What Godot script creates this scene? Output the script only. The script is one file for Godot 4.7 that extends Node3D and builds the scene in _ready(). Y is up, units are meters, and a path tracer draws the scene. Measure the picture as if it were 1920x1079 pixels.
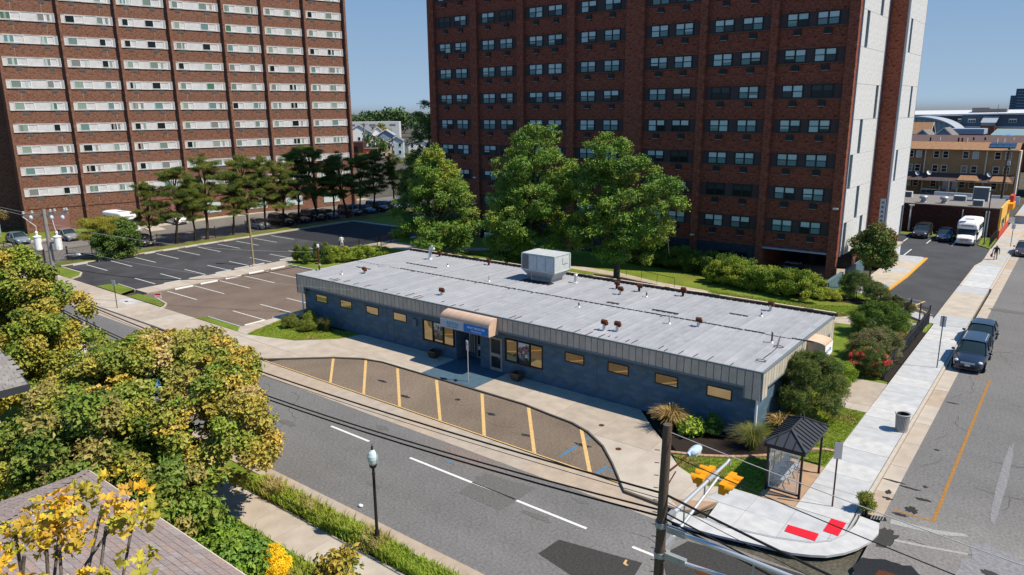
extends Node3D
# A corner clinic with a ribbed metal roof between two brick apartment towers, seen from the air.
# Metres, y up. The origin is the clinic's front right roof corner on the ground; x runs along its front, z comes towards the street.

const UP := Vector3.UP
const ORD := ["first", "second", "third", "fourth", "fifth", "sixth", "seventh", "eighth", "ninth", "tenth", "eleventh", "twelfth", "thirteenth", "fourteenth", "fifteenth", "sixteenth", "seventeenth", "eighteenth", "nineteenth", "twentieth"]
var rng := RandomNumberGenerator.new()
var taken := {}
var M := {}
var T := {}
var cluster := {}


func _ready() -> void:
	rng.seed = 20240917
	var cam := Camera3D.new()
	cam.name = "camera"
	cam.transform = Transform3D(Basis(Vector3(0.78605, -0.00913, -0.6181), Vector3(-0.13957, 0.97145, -0.19185), Vector3(0.6022, 0.23707, 0.76233)).orthonormalized(), Vector3(11.1418, 16.443, 33.8779))
	cam.fov = 43.30
	cam.near = 0.1
	cam.far = 6000.0
	add_child(cam)
	cam.current = true
	var env := Environment.new()
	env.background_mode = Environment.BG_SKY
	var sm := ProceduralSkyMaterial.new()
	sm.sky_top_color = Color(0.23, 0.45, 0.68)
	sm.sky_horizon_color = Color(0.575, 0.665, 0.745)
	sm.sky_curve = 0.16
	sm.ground_horizon_color = Color(0.50, 0.50, 0.48)
	sm.ground_bottom_color = Color(0.30, 0.29, 0.27)
	sm.sun_angle_max = 12.0
	var sky := Sky.new()
	sky.sky_material = sm
	env.sky = sky
	env.tonemap_mode = Environment.TONE_MAPPER_LINEAR
	env.tonemap_exposure = 1.3
	env.sdfgi_enabled = true
	env.ssao_enabled = true
	env.ssil_enabled = true
	var we := WorldEnvironment.new()
	we.name = "environment"
	we.environment = env
	add_child(we)
	var sun := DirectionalLight3D.new()
	sun.name = "sun"
	sun.light_energy = 1.5
	sun.light_color = Color(1.0, 0.955, 0.88)
	sun.light_angular_distance = 0.5
	sun.shadow_enabled = true
	add_child(sun)
	sun.look_at_from_position(Vector3.ZERO, Vector3(-0.675, -1.0, 0.22), UP)
	textures()
	materials()
	clusters()
	setting()
	markings()
	clinic()
	roof_items()
	tower_left()
	tower_right()
	near_houses()
	background_right()
	background_gap()
	trees()
	shrubs()
	grass_cover()
	fences()
	vehicles()
	street_things()
	wires()
	people()


# ---------------------------------------------------------------- helpers
class MB:
	var v := PackedVector3Array()
	var n := PackedVector3Array()
	var c := PackedColorArray()
	var uv := PackedVector2Array()
	var col := Color.WHITE
	var use_c := false
	var use_uv := false

	func p(a: Vector3, na: Vector3, t := Vector2.ZERO) -> void:
		v.append(a); n.append(na)
		if use_c: c.append(col)
		if use_uv: uv.append(t)

	func tri(a: Vector3, b: Vector3, d: Vector3) -> void:   # counter-clockwise seen from outside
		var nn := (b - a).cross(d - a).normalized()
		p(a, nn, Vector2(0, 1)); p(d, nn, Vector2(1, 0)); p(b, nn, Vector2(1, 1))

	func quad(a: Vector3, b: Vector3, d: Vector3, e: Vector3) -> void:
		var nn := (d - a).cross(e - b).normalized()
		p(a, nn, Vector2(0, 1)); p(d, nn, Vector2(1, 0)); p(b, nn, Vector2(1, 1))
		p(a, nn, Vector2(0, 1)); p(e, nn, Vector2(0, 0)); p(d, nn, Vector2(1, 0))

	func squad(a: Vector3, b: Vector3, d: Vector3, e: Vector3, na: Vector3, nb: Vector3, nd: Vector3, ne: Vector3) -> void:
		p(a, na); p(d, nd); p(b, nb)
		p(a, na); p(e, ne); p(d, nd)

	func box(ce: Vector3, s: Vector3, bs := Basis.IDENTITY) -> void:
		var x := bs.x * s.x * 0.5
		var y := bs.y * s.y * 0.5
		var z := bs.z * s.z * 0.5
		quad(ce - x - y + z, ce + x - y + z, ce + x + y + z, ce - x + y + z)
		quad(ce + x - y - z, ce - x - y - z, ce - x + y - z, ce + x + y - z)
		quad(ce + x - y + z, ce + x - y - z, ce + x + y - z, ce + x + y + z)
		quad(ce - x - y - z, ce - x - y + z, ce - x + y + z, ce - x + y - z)
		quad(ce - x + y + z, ce + x + y + z, ce + x + y - z, ce - x + y - z)
		quad(ce - x - y - z, ce + x - y - z, ce + x - y + z, ce - x - y + z)

	func span(x0: float, x1: float, y0: float, y1: float, z0: float, z1: float) -> void:
		box(Vector3(x0 + x1, y0 + y1, z0 + z1) * 0.5, Vector3(absf(x1 - x0), absf(y1 - y0), absf(z1 - z0)))

	func bar(a: Vector3, b: Vector3, w: float, h: float) -> void:
		var d := (b - a)
		var z := d.normalized()
		var x := z.cross(Vector3.UP)
		x = Vector3.RIGHT if x.length() < 0.01 else x.normalized()
		box((a + b) * 0.5, Vector3(w, h, d.length()), Basis(x, z.cross(x) * -1.0, z))

	func cyl(a: Vector3, b: Vector3, ra: float, rb: float, k := 8, caps := true) -> void:
		var z := (b - a).normalized()
		var x := z.cross(Vector3.UP)
		x = Vector3.RIGHT if x.length() < 0.01 else x.normalized()
		var y := z.cross(x)
		for i in k:
			var t0 := TAU * i / k
			var t1 := TAU * (i + 1) / k
			var d0 := x * cos(t0) + y * sin(t0)
			var d1 := x * cos(t1) + y * sin(t1)
			squad(a + d0 * ra, a + d1 * ra, b + d1 * rb, b + d0 * rb, d0, d1, d1, d0)
			if caps:
				if rb > 0.001: tri(b, b + d0 * rb, b + d1 * rb)
				if ra > 0.001: tri(a, a + d1 * ra, a + d0 * ra)

	func tube(pts: Array, r0: float, r1: float, k := 6) -> void:
		for i in pts.size() - 1:
			var f0 := float(i) / (pts.size() - 1)
			var f1 := float(i + 1) / (pts.size() - 1)
			cyl(pts[i], pts[i + 1], lerpf(r0, r1, f0), lerpf(r0, r1, f1), k, i == 0 or i == pts.size() - 2)

	func lathe(at: Vector3, prof: Array, k := 16) -> void:   # prof of Vector2(radius, height), upwards
		for j in prof.size() - 1:
			var a: Vector2 = prof[j]
			var b: Vector2 = prof[j + 1]
			var sl := Vector2(b.y - a.y, a.x - b.x).normalized()
			for i in k:
				var t0 := TAU * i / k
				var t1 := TAU * (i + 1) / k
				var d0 := Vector3(cos(t0), 0, -sin(t0))
				var d1 := Vector3(cos(t1), 0, -sin(t1))
				var n0 := d0 * sl.x + Vector3(0, sl.y, 0)
				var n1 := d1 * sl.x + Vector3(0, sl.y, 0)
				squad(at + d0 * a.x + Vector3(0, a.y, 0), at + d1 * a.x + Vector3(0, a.y, 0), at + d1 * b.x + Vector3(0, b.y, 0), at + d0 * b.x + Vector3(0, b.y, 0), n0, n1, n1, n0)

	func prism(poly: PackedVector2Array, y0: float, y1: float) -> void:   # points are (x, z)
		var q := poly
		if not Geometry2D.is_polygon_clockwise(q):
			q = q.duplicate(); q.reverse()
		var t := Geometry2D.triangulate_polygon(q)
		for i in range(0, t.size(), 3):
			var a := q[t[i]]; var b := q[t[i + 1]]; var d := q[t[i + 2]]
			var A := Vector3(a.x, y1, a.y); var B := Vector3(b.x, y1, b.y); var D := Vector3(d.x, y1, d.y)
			if (B - A).cross(D - A).y > 0: tri(A, B, D)
			else: tri(A, D, B)
		var k := q.size()
		for i in k:
			var a := q[i]; var b := q[(i + 1) % k]
			var s := Vector3(b.x - a.x, 0, b.y - a.y)
			# outward of a clockwise polygon (in x,z with z down the page)
			var A := Vector3(a.x, y0, a.y); var B := Vector3(b.x, y0, b.y)
			var U := Vector3(0, y1 - y0, 0)
			if s.length() > 0.0001:
				quad(B, A, A + U, B + U)

	func ball(ce: Vector3, r: Vector3, k := 10, m := 6) -> void:
		for j in m:
			var p0 := PI * j / m - PI / 2
			var p1 := PI * (j + 1) / m - PI / 2
			for i in k:
				var t0 := TAU * i / k
				var t1 := TAU * (i + 1) / k
				var a := Vector3(cos(p0) * cos(t0), sin(p0), -cos(p0) * sin(t0))
				var b := Vector3(cos(p0) * cos(t1), sin(p0), -cos(p0) * sin(t1))
				var d := Vector3(cos(p1) * cos(t1), sin(p1), -cos(p1) * sin(t1))
				var e := Vector3(cos(p1) * cos(t0), sin(p1), -cos(p1) * sin(t0))
				squad(ce + a * r, ce + b * r, ce + d * r, ce + e * r, a, b, d, e)

	func mesh(m: Material = null, into: ArrayMesh = null) -> ArrayMesh:
		var am := into if into else ArrayMesh.new()
		if v.is_empty(): return am
		var arr := []
		arr.resize(Mesh.ARRAY_MAX)
		arr[Mesh.ARRAY_VERTEX] = v
		arr[Mesh.ARRAY_NORMAL] = n
		if use_c: arr[Mesh.ARRAY_COLOR] = c
		if use_uv: arr[Mesh.ARRAY_TEX_UV] = uv
		am.add_surface_from_arrays(Mesh.PRIMITIVE_TRIANGLES, arr)
		if m: am.surface_set_material(am.get_surface_count() - 1, m)
		return am


func V(x: float, y: float, z: float) -> Vector3:
	return Vector3(x, y, z)


func numbered(parent: Node, called: String) -> String:
	var key := str(parent.get_instance_id()) + called
	var k: int = taken.get(key, 0)
	taken[key] = k + 1
	return called if k == 0 else "%s_%03d" % [called, k]


func obj(called: String, mb, m: Material, parent: Node = self) -> MeshInstance3D:   # one named mesh
	var o := MeshInstance3D.new()
	o.name = numbered(parent, called)
	if mb is MB:
		o.mesh = mb.mesh()
	else:
		o.mesh = mb
	if m: o.material_override = m
	parent.add_child(o, true)
	return o


func tag(o: Node, label: String, category: String, group := "") -> Node:
	o.set_meta("label", label)
	o.set_meta("category", category)
	if group: o.set_meta("group", group)
	return o


func thing(called: String, label: String, category: String, at := Vector3.ZERO, turn := 0.0, group := "") -> Node3D:
	var o := Node3D.new()
	o.name = numbered(self, called)
	add_child(o, true)
	o.position = at
	o.rotation.y = turn
	tag(o, label, category, group)
	return o


func struct(called: String, mb, m: Material, parent: Node = self) -> MeshInstance3D:
	var o := obj(called, mb, m, parent)
	if parent == self: o.set_meta("kind", "structure")
	return o


func stuff(o: Node) -> Node:
	o.set_meta("kind", "stuff")
	return o


func dup(root: Node3D, at: Vector3, turn: float, label: String) -> Node3D:
	var r: Node3D = root.duplicate()
	r.name = numbered(self, String(root.name).rstrip("0123456789_"))
	add_child(r, true)
	r.position = at
	r.rotation.y = turn
	r.set_meta("label", label)
	return r


func P2(a: Array) -> PackedVector2Array:
	var q := PackedVector2Array()
	for i in range(0, a.size(), 2): q.append(Vector2(a[i], a[i + 1]))
	return q


func rect(x0: float, x1: float, z0: float, z1: float) -> PackedVector2Array:
	return PackedVector2Array([Vector2(x0, z0), Vector2(x1, z0), Vector2(x1, z1), Vector2(x0, z1)])


func rn(a: float, b: float) -> float:
	return rng.randf_range(a, b)


func rv() -> Vector3:   # a random direction
	var z := rn(-1, 1)
	var t := rn(0, TAU)
	var r := sqrt(1 - z * z)
	return Vector3(r * cos(t), z, r * sin(t))


# a flat sheet over a polygon whose vertex colours come from a function of (x, z); cells of a given size
func sheet(poly: PackedVector2Array, y: float, cell: float, f: Callable) -> MB:
	var mb := MB.new()
	mb.use_c = true
	var lo := poly[0]
	var hi := poly[0]
	for q in poly:
		lo = lo.min(q); hi = hi.max(q)
	var nx := int(ceil((hi.x - lo.x) / cell))
	var nz := int(ceil((hi.y - lo.y) / cell))
	var cols := PackedColorArray()
	cols.resize((nx + 1) * (nz + 1))
	var ins := PackedByteArray()
	ins.resize((nx + 1) * (nz + 1))
	for j in nz + 1:
		for i in nx + 1:
			var q := Vector2(minf(lo.x + i * cell, hi.x), minf(lo.y + j * cell, hi.y))
			cols[j * (nx + 1) + i] = f.call(q.x, q.y)
			ins[j * (nx + 1) + i] = 1 if Geometry2D.is_point_in_polygon(q, poly) else 0
	for j in nz:
		for i in nx:
			var k := j * (nx + 1) + i
			var x0 := lo.x + i * cell
			var z0 := lo.y + j * cell
			var x1 := minf(x0 + cell, hi.x)
			var z1 := minf(z0 + cell, hi.y)
			var s := ins[k] + ins[k + 1] + ins[k + nx + 1] + ins[k + nx + 2]
			if s == 4 and poly.size() <= 4 or s == 4:
				var ids := [k, k + nx + 2, k + nx + 1, k, k + 1, k + nx + 2]
				var ps := [V(x0, y, z0), V(x1, y, z1), V(x0, y, z1), V(x0, y, z0), V(x1, y, z0), V(x1, y, z1)]
				for t in 6:
					mb.col = cols[ids[t]]
					mb.p(ps[t], UP)
			else:
				for part in Geometry2D.intersect_polygons(rect(x0, x1, z0, z1), poly):
					var tr := Geometry2D.triangulate_polygon(part)
					mb.col = cols[k]
					for t in range(0, tr.size(), 3):
						var a := V(part[tr[t]].x, y, part[tr[t]].y)
						var b := V(part[tr[t + 1]].x, y, part[tr[t + 1]].y)
						var d := V(part[tr[t + 2]].x, y, part[tr[t + 2]].y)
						if (b - a).cross(d - a).y > 0: mb.tri(a, b, d)
						else: mb.tri(a, d, b)
	return mb


func noise(seed_: int, freq: float, oct := 3) -> FastNoiseLite:
	var q := FastNoiseLite.new()
	q.seed = seed_
	q.noise_type = FastNoiseLite.TYPE_SIMPLEX_SMOOTH
	q.frequency = freq
	q.fractal_octaves = oct
	return q


# ---------------------------------------------------------------- textures (tone and grain only)
func grain(key: String, size: int, layers: Array, lo: float, hi: float, speck := 0.0) -> void:
	var acc := PackedFloat32Array()
	acc.resize(size * size)
	var s := 11 + key.length() * 7
	for l in layers:
		s += 1
		var d := noise(s, l[0], l[2] if l.size() > 2 else 2).get_seamless_image(size, size).get_data()
		for i in size * size: acc[i] += (d[i] / 255.0 - 0.5) * l[1]
	var out := PackedByteArray()
	out.resize(size * size * 3)
	for i in size * size:
		var t := clampf(0.5 + acc[i] + (rng.randf() - 0.5) * speck, 0, 1)
		var b := int(255 * lerpf(lo, hi, t))
		out[i * 3] = b; out[i * 3 + 1] = b; out[i * 3 + 2] = b
	T[key] = ImageTexture.create_from_image(Image.create_from_data(size, size, false, Image.FORMAT_RGB8, out))


func brick_tex(key: String, w: int, h: int, bw: int, bh: int, mort: Color, spread: float) -> void:
	var im := Image.create(w, h, false, Image.FORMAT_RGB8)
	im.fill(mort)
	var row := 0
	for y in range(0, h, bh):
		var off := (bw / 2) if row % 2 else 0
		for x in range(0, w, bw):
			var k := 1.0 + rn(-spread, spread)
			var warm := rn(-0.05, 0.06)
			if spread > 0.1 and rng.randf() < 0.08: k *= 0.72
			var c := Color(clampf(0.86 * k + warm, 0, 1), clampf(0.86 * k, 0, 1), clampf(0.86 * k - warm, 0, 1))
			var xx := (x + off) % w
			im.fill_rect(Rect2i(xx, y, mini(bw - 1, w - xx), bh - 1), c)
			if xx + bw - 1 > w: im.fill_rect(Rect2i(0, y, xx + bw - 1 - w, bh - 1), c)
		row += 1
	T[key] = ImageTexture.create_from_image(im)


func textures() -> void:
	grain("asphalt", 512, [[0.02, 0.5, 4], [0.2, 0.7, 2]], 0.62, 1.0, 0.75)
	grain("concrete", 512, [[0.008, 0.7, 4], [0.09, 0.25, 2]], 0.84, 1.0, 0.22)
	grain("marble", 512, [[0.012, 0.9, 5], [0.05, 0.5, 3]], 0.86, 1.0, 0.1)
	grain("soft", 256, [[0.01, 0.8, 3]], 0.88, 1.0, 0.06)
	grain("grass", 512, [[0.015, 0.6, 3], [0.2, 0.8, 2]], 0.62, 1.0, 0.5)
	grain("mulch", 256, [[0.12, 1.2, 3]], 0.35, 1.0, 0.9)
	grain("wood", 256, [[0.05, 0.9, 3]], 0.6, 1.0, 0.4)
	grain("shingle", 256, [[0.02, 0.5, 3]], 0.7, 1.0, 0.7)
	brick_tex("brick", 512, 512, 32, 12, Color(0.62, 0.56, 0.53), 0.2)
	brick_tex("block", 512, 512, 128, 64, Color(0.74, 0.74, 0.74), 0.06)


func mat(key: String, r: float, g: float, b: float, rough := 0.85, tex := "", scale := 1.0, world := true) -> StandardMaterial3D:
	var m := StandardMaterial3D.new()
	m.resource_name = key
	m.albedo_color = Color(r, g, b).linear_to_srgb()
	m.roughness = rough
	m.metallic_specular = 0.35
	if tex:
		m.albedo_texture = T[tex]
		m.uv1_triplanar = true
		m.uv1_world_triplanar = world
		m.uv1_scale = Vector3.ONE * scale
		m.uv1_triplanar_sharpness = 4.0
	M[key] = m
	return m


func vmat(key: String, rough := 0.9, tex := "", scale := 1.0) -> StandardMaterial3D:   # base colour from the vertices
	var m := mat(key, 1, 1, 1, rough, tex, scale)
	m.vertex_color_use_as_albedo = true
	return m


func materials() -> void:
	vmat("vroad", 0.93, "asphalt", 0.55)
	vmat("vconcrete", 0.9, "concrete", 0.22)
	vmat("vgrass", 0.95, "grass", 0.5)
	vmat("vplain", 0.8)
	var lf := vmat("leaf", 0.55)
	lf.backlight_enabled = true
	lf.backlight = Color(0.40, 0.50, 0.14)
	vmat("blade", 0.7)
	mat("dirt", 0.16, 0.125, 0.09, 0.95, "mulch", 0.4)
	mat("earth", 0.13, 0.12, 0.09, 0.95, "grass", 0.05)
	mat("slab_new", 0.52, 0.535, 0.55, 0.9, "concrete", 0.3)
	mat("slab_new_b", 0.47, 0.485, 0.50, 0.9, "concrete", 0.27)
	mat("slab_new_c", 0.58, 0.585, 0.585, 0.9, "concrete", 0.33)
	mat("slab_old", 0.49, 0.42, 0.345, 0.92, "concrete", 0.2)
	mat("slab_old_b", 0.45, 0.385, 0.315, 0.92, "concrete", 0.24)
	mat("slab_old_c", 0.52, 0.46, 0.385, 0.92, "concrete", 0.17)
	mat("slab_rust", 0.46, 0.30, 0.19, 0.92, "concrete", 0.3)
	mat("gutter", 0.46, 0.375, 0.29, 0.93, "concrete", 0.25)
	mat("kerb", 0.55, 0.49, 0.41, 0.92, "concrete", 0.4)
	mat("kerb_dark", 0.13, 0.11, 0.09, 0.92, "concrete", 0.4)
	mat("kerb_yellow", 0.72, 0.38, 0.06, 0.8, "concrete", 0.6)
	mat("paint_white", 0.78, 0.78, 0.76, 0.8, "concrete", 1.5)
	mat("paint_worn", 0.50, 0.50, 0.48, 0.85, "asphalt", 0.7)
	mat("paint_yellow", 0.70, 0.47, 0.19, 0.85, "concrete", 0.8)
	mat("paint_orange", 0.50, 0.26, 0.07, 0.85, "asphalt", 0.6)
	mat("paint_blue", 0.10, 0.30, 0.50, 0.85, "asphalt", 0.6)
	mat("tactile_red", 0.62, 0.012, 0.03, 0.75)
	mat("entry_blue", 0.075, 0.135, 0.185, 0.8, "concrete", 0.5)
	mat("patch_dark", 0.075, 0.073, 0.07, 0.95, "asphalt", 0.6)
	mat("patch_fresh", 0.028, 0.031, 0.036, 0.9, "asphalt", 0.6)
	mat("patch_mid", 0.20, 0.196, 0.186, 0.95, "asphalt", 0.6)
	mat("patch_grey", 0.34, 0.34, 0.355, 0.95, "asphalt", 0.45)
	mat("crack", 0.035, 0.033, 0.03, 0.95)
	mat("oil", 0.03, 0.028, 0.026, 0.6)
	mat("rust", 0.20, 0.065, 0.028, 0.9, "mulch", 1.0)
	mat("mulchm", 0.055, 0.038, 0.028, 0.95, "mulch", 0.9)
	mat("wall_blue", 0.115, 0.195, 0.265, 0.85, "block", 0.65)
	mat("trim_blue", 0.12, 0.165, 0.20, 0.7)
	mat("trim_teal", 0.16, 0.20, 0.225, 0.6)
	mat("fascia", 0.56, 0.51, 0.42, 0.6, "soft", 0.5)
	mat("fascia_b", 0.52, 0.475, 0.395, 0.6, "soft", 0.5)
	mat("roof_a", 0.40, 0.415, 0.445, 0.6, "concrete", 0.16)
	mat("roof_b", 0.37, 0.385, 0.415, 0.6, "concrete", 0.2)
	mat("roof_c", 0.43, 0.445, 0.475, 0.6, "concrete", 0.13)
	mat("rib", 0.33, 0.34, 0.37, 0.6)
	mat("seam", 0.06, 0.06, 0.065, 0.8, "mulch", 0.8)
	mat("tar", 0.085, 0.062, 0.05, 0.9, "mulch", 0.6)
	mat("galv", 0.40, 0.43, 0.45, 0.45, "soft", 1.5).metallic = 0.35
	mat("unit_panel", 0.52, 0.56, 0.56, 0.55, "soft", 0.7)
	mat("unit_dark", 0.16, 0.145, 0.14, 0.7)
	mat("canvas", 0.66, 0.47, 0.345, 0.85, "soft", 1.0)
	mat("sign_pale", 0.44, 0.56, 0.63, 0.6)
	mat("sign_blue", 0.012, 0.20, 0.58, 0.5)
	mat("text_blue", 0.02, 0.22, 0.42, 0.6)
	mat("text_white", 0.85, 0.88, 0.9, 0.6)
	mat("black", 0.018, 0.018, 0.02, 0.45)
	mat("black_matte", 0.02, 0.02, 0.022, 0.8)
	mat("charcoal", 0.045, 0.05, 0.06, 0.5)
	mat("rubber", 0.018, 0.018, 0.018, 0.9)
	mat("bronze", 0.025, 0.02, 0.017, 0.4)
	mat("planter", 0.085, 0.065, 0.048, 0.45, "soft", 1.0)
	mat("door_frame", 0.36, 0.32, 0.26, 0.5)
	mat("white", 0.80, 0.80, 0.79, 0.6)
	mat("white_panel", 0.68, 0.70, 0.71, 0.7, "marble", 0.35)
	mat("white_band", 0.66, 0.67, 0.685, 0.65, "soft", 0.4)
	mat("grey_trim", 0.33, 0.37, 0.42, 0.6)
	mat("slit", 0.03, 0.055, 0.075, 0.18)
	mat("brick_a", 0.29, 0.15, 0.105, 0.9, "brick", 0.42, false)
	mat("brick_a_fin", 0.31, 0.16, 0.112, 0.9, "brick", 0.42, false)
	mat("brick_b", 0.31, 0.098, 0.062, 0.9, "brick", 0.42)
	mat("brick_b_pier", 0.34, 0.11, 0.068, 0.9, "brick", 0.42)
	mat("brick_shop", 0.10, 0.042, 0.034, 0.9, "brick", 0.5)
	mat("strip_brown", 0.075, 0.052, 0.052, 0.7, "soft", 1.0)
	mat("strip_sill", 0.12, 0.075, 0.065, 0.8)
	mat("frame_dark", 0.02, 0.03, 0.033, 0.5)
	mat("base_blue", 0.05, 0.065, 0.08, 0.85, "block", 0.6)
	mat("teal_wall", 0.10, 0.17, 0.20, 0.8, "soft", 0.5)
	mat("interior", 0.02, 0.02, 0.022, 0.9)
	mat("garage", 0.26, 0.12, 0.11, 0.8)
	mat("pole_wood", 0.17, 0.125, 0.09, 0.9, "wood", 1.4)
	mat("pole_pale", 0.42, 0.40, 0.37, 0.9, "wood", 1.2)
	mat("alu", 0.58, 0.60, 0.62, 0.4).metallic = 0.5
	mat("steel_brown", 0.10, 0.045, 0.04, 0.6)
	mat("signal_yellow", 0.72, 0.30, 0.01, 0.45)
	mat("glass_lamp", 0.55, 0.66, 0.66, 0.15)
	mat("bark", 0.085, 0.062, 0.045, 0.95, "wood", 1.0)
	mat("bark_grey", 0.20, 0.17, 0.14, 0.95, "wood", 1.0)
	mat("tan_wall", 0.40, 0.25, 0.115, 0.85, "soft", 0.2)
	mat("tan_roof", 0.44, 0.25, 0.135, 0.9, "shingle", 0.2)
	mat("brown_roof", 0.155, 0.10, 0.085, 0.9, "shingle", 0.25)
	mat("cream", 0.62, 0.53, 0.36, 0.8, "soft", 0.6)
	mat("trim_cream", 0.68, 0.58, 0.46, 0.7)
	mat("flat_roof", 0.34, 0.31, 0.29, 0.9, "asphalt", 0.3)
	mat("yellow_wall", 0.68, 0.40, 0.09, 0.8)
	mat("red_wall", 0.46, 0.06, 0.045, 0.8)
	mat("school_grey", 0.115, 0.16, 0.20, 0.7, "soft", 0.05)
	mat("school_glass", 0.24, 0.33, 0.34, 0.25)
	mat("tower_glass", 0.055, 0.10, 0.15, 0.25)
	mat("house_blue", 0.29, 0.35, 0.43, 0.8)
	mat("roof_grey", 0.26, 0.245, 0.235, 0.9, "shingle", 0.2)
	mat("pink_wall", 0.62, 0.36, 0.24, 0.8)
	mat("solar", 0.035, 0.075, 0.14, 0.2)
	mat("cable", 0.012, 0.012, 0.012, 0.7)
	mat("cable_pale", 0.40, 0.40, 0.39, 0.6)
	mat("edging", 0.50, 0.32, 0.22, 0.9, "concrete", 1.0)
	mat("chrome", 0.55, 0.56, 0.57, 0.2).metallic = 0.8
	mat("car_glass", 0.02, 0.035, 0.042, 0.06)
	mat("lamp_clear", 0.62, 0.64, 0.66, 0.15)
	mat("lamp_red", 0.35, 0.012, 0.012, 0.25)
	mat("plate", 0.62, 0.60, 0.5, 0.6)
	mat("bin", 0.40, 0.39, 0.38, 0.5)
	for k in [["shin_a", 0.40, 0.315, 0.29], ["shin_b", 0.36, 0.30, 0.285], ["shin_c", 0.44, 0.33, 0.285], ["shin_d", 0.33, 0.275, 0.265], ["shin_e", 0.42, 0.365, 0.35]]:
		mat(k[0], k[1], k[2], k[3], 0.95, "shingle", 1.6)
	for k in [["shinl_a", 0.33, 0.31, 0.295], ["shinl_b", 0.29, 0.27, 0.26], ["shinl_c", 0.37, 0.345, 0.33]]:
		mat(k[0], k[1], k[2], k[3], 0.95, "shingle", 1.6)
	# window panes of the far towers: glass over the blinds and curtains behind it
	for k in [["p_dark", 0.012, 0.018, 0.02], ["p_dim", 0.04, 0.05, 0.05], ["p_blind", 0.50, 0.62, 0.62], ["p_blind_b", 0.40, 0.54, 0.53], ["p_teal", 0.13, 0.24, 0.24], ["p_sage", 0.24, 0.33, 0.28], ["p_sage_b", 0.17, 0.24, 0.21], ["p_rose", 0.33, 0.28, 0.265], ["p_grey", 0.20, 0.215, 0.21], ["p_green", 0.07, 0.17, 0.11]]:
		mat(k[0], k[1], k[2], k[3], 0.12)
	var pane := StandardMaterial3D.new()
	pane.transparency = BaseMaterial3D.TRANSPARENCY_ALPHA
	pane.albedo_color = Color(0.75, 0.82, 0.82, 0.12)
	pane.roughness = 0.05
	M["pane"] = pane
	var tint := StandardMaterial3D.new()
	tint.albedo_color = Color(0.66, 0.60, 0.47)
	tint.roughness = 0.04
	tint.metallic = 0.9
	M["tint"] = tint


# ---------------------------------------------------------------- the setting
func slabs(parent: Node, poly: PackedVector2Array, sx: float, sz: float, mats: Array, y1 := 0.03, called := "slab", off := Vector2.ZERO, y0 := -0.22) -> void:
	var lo := poly[0]
	var hi := poly[0]
	for q in poly:
		lo = lo.min(q); hi = hi.max(q)
	lo += off
	var x := lo.x - (sx if off.x > 0 else 0.0)
	while x < hi.x - 0.01:
		var z := lo.y - (sz if off.y > 0 else 0.0)
		while z < hi.y - 0.01:
			var g := 0.008
			for q in Geometry2D.intersect_polygons(rect(x + g, x + sx - g, z + g, z + sz - g), poly):
				if q.size() >= 3 and not Geometry2D.triangulate_polygon(q).is_empty():
					var mb := MB.new()
					mb.prism(q, y0, y1 + rn(-0.004, 0.004))
					obj(called, mb, M[mats[rng.randi() % mats.size()]], parent)
			z += sz
		x += sx


func flat(called: String, poly: PackedVector2Array, y: float, m: Material, parent: Node = self) -> MeshInstance3D:
	var mb := MB.new()
	mb.prism(poly, y - 0.1, y)
	return struct(called, mb, m, parent)


func ribbon(pts: Array, w: float, y0: float, y1: float) -> MB:   # a kerb along a polyline of Vector2(x, z)
	var mb := MB.new()
	for i in pts.size() - 1:
		var a: Vector2 = pts[i]
		var b: Vector2 = pts[i + 1]
		var d := (b - a).normalized()
		var nn := Vector2(-d.y, d.x) * w * 0.5
		var e := d * 0.01
		mb.prism(PackedVector2Array([a - nn - e, b - nn + e, b + nn + e, a + nn - e]), y0, y1 + 0.0005 * (i % 3))
	return mb


func road_tone() -> Callable:
	var n1 := noise(3, 0.035, 4)
	var n2 := noise(5, 0.22, 4)
	var n3 := noise(8, 0.9, 3)
	return func(x: float, z: float) -> Color:
		var k := 0.245 + 0.028 * n1.get_noise_2d(x, z * 1.6) + 0.032 * n2.get_noise_2d(x * 0.5, z) + 0.015 * n3.get_noise_2d(x, z)
		var warm := 0.004
		# wheel paths of the two lanes
		for c in [10.3, 12.4, 14.1, 15.7]:
			k -= 0.010 * exp(-pow((z - c) / 0.35, 2.0)) * (1.0 if x < 6.4 else 0.0)
		# the worn, pale junction
		var j := smoothstep(-3.0, 6.0, x) * smoothstep(-3.0, 5.0, z)
		k += j * (0.055 + 0.11 * maxf(0.0, n2.get_noise_2d(x * 2.0 + 40, z * 2.0)))
		warm += j * 0.012
		# rusty run from the parking bay
		var ru := exp(-pow((x + 10.8) / 2.2, 2.0)) * exp(-pow((z - 9.6) / 0.7, 2.0))
		return Color(k + warm + ru * 0.10, k + ru * 0.03, k - warm * 0.8)


func lot_tone(r: float, g: float, b: float, amp: float, sd: int) -> Callable:
	var n1 := noise(sd, 0.05, 4)
	var n2 := noise(sd + 1, 0.3, 4)
	return func(x: float, z: float) -> Color:
		var k := 1.0 + amp * n1.get_noise_2d(x, z) + amp * 0.9 * n2.get_noise_2d(x, z)
		return Color(r * k, g * k, b * k)


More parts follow.
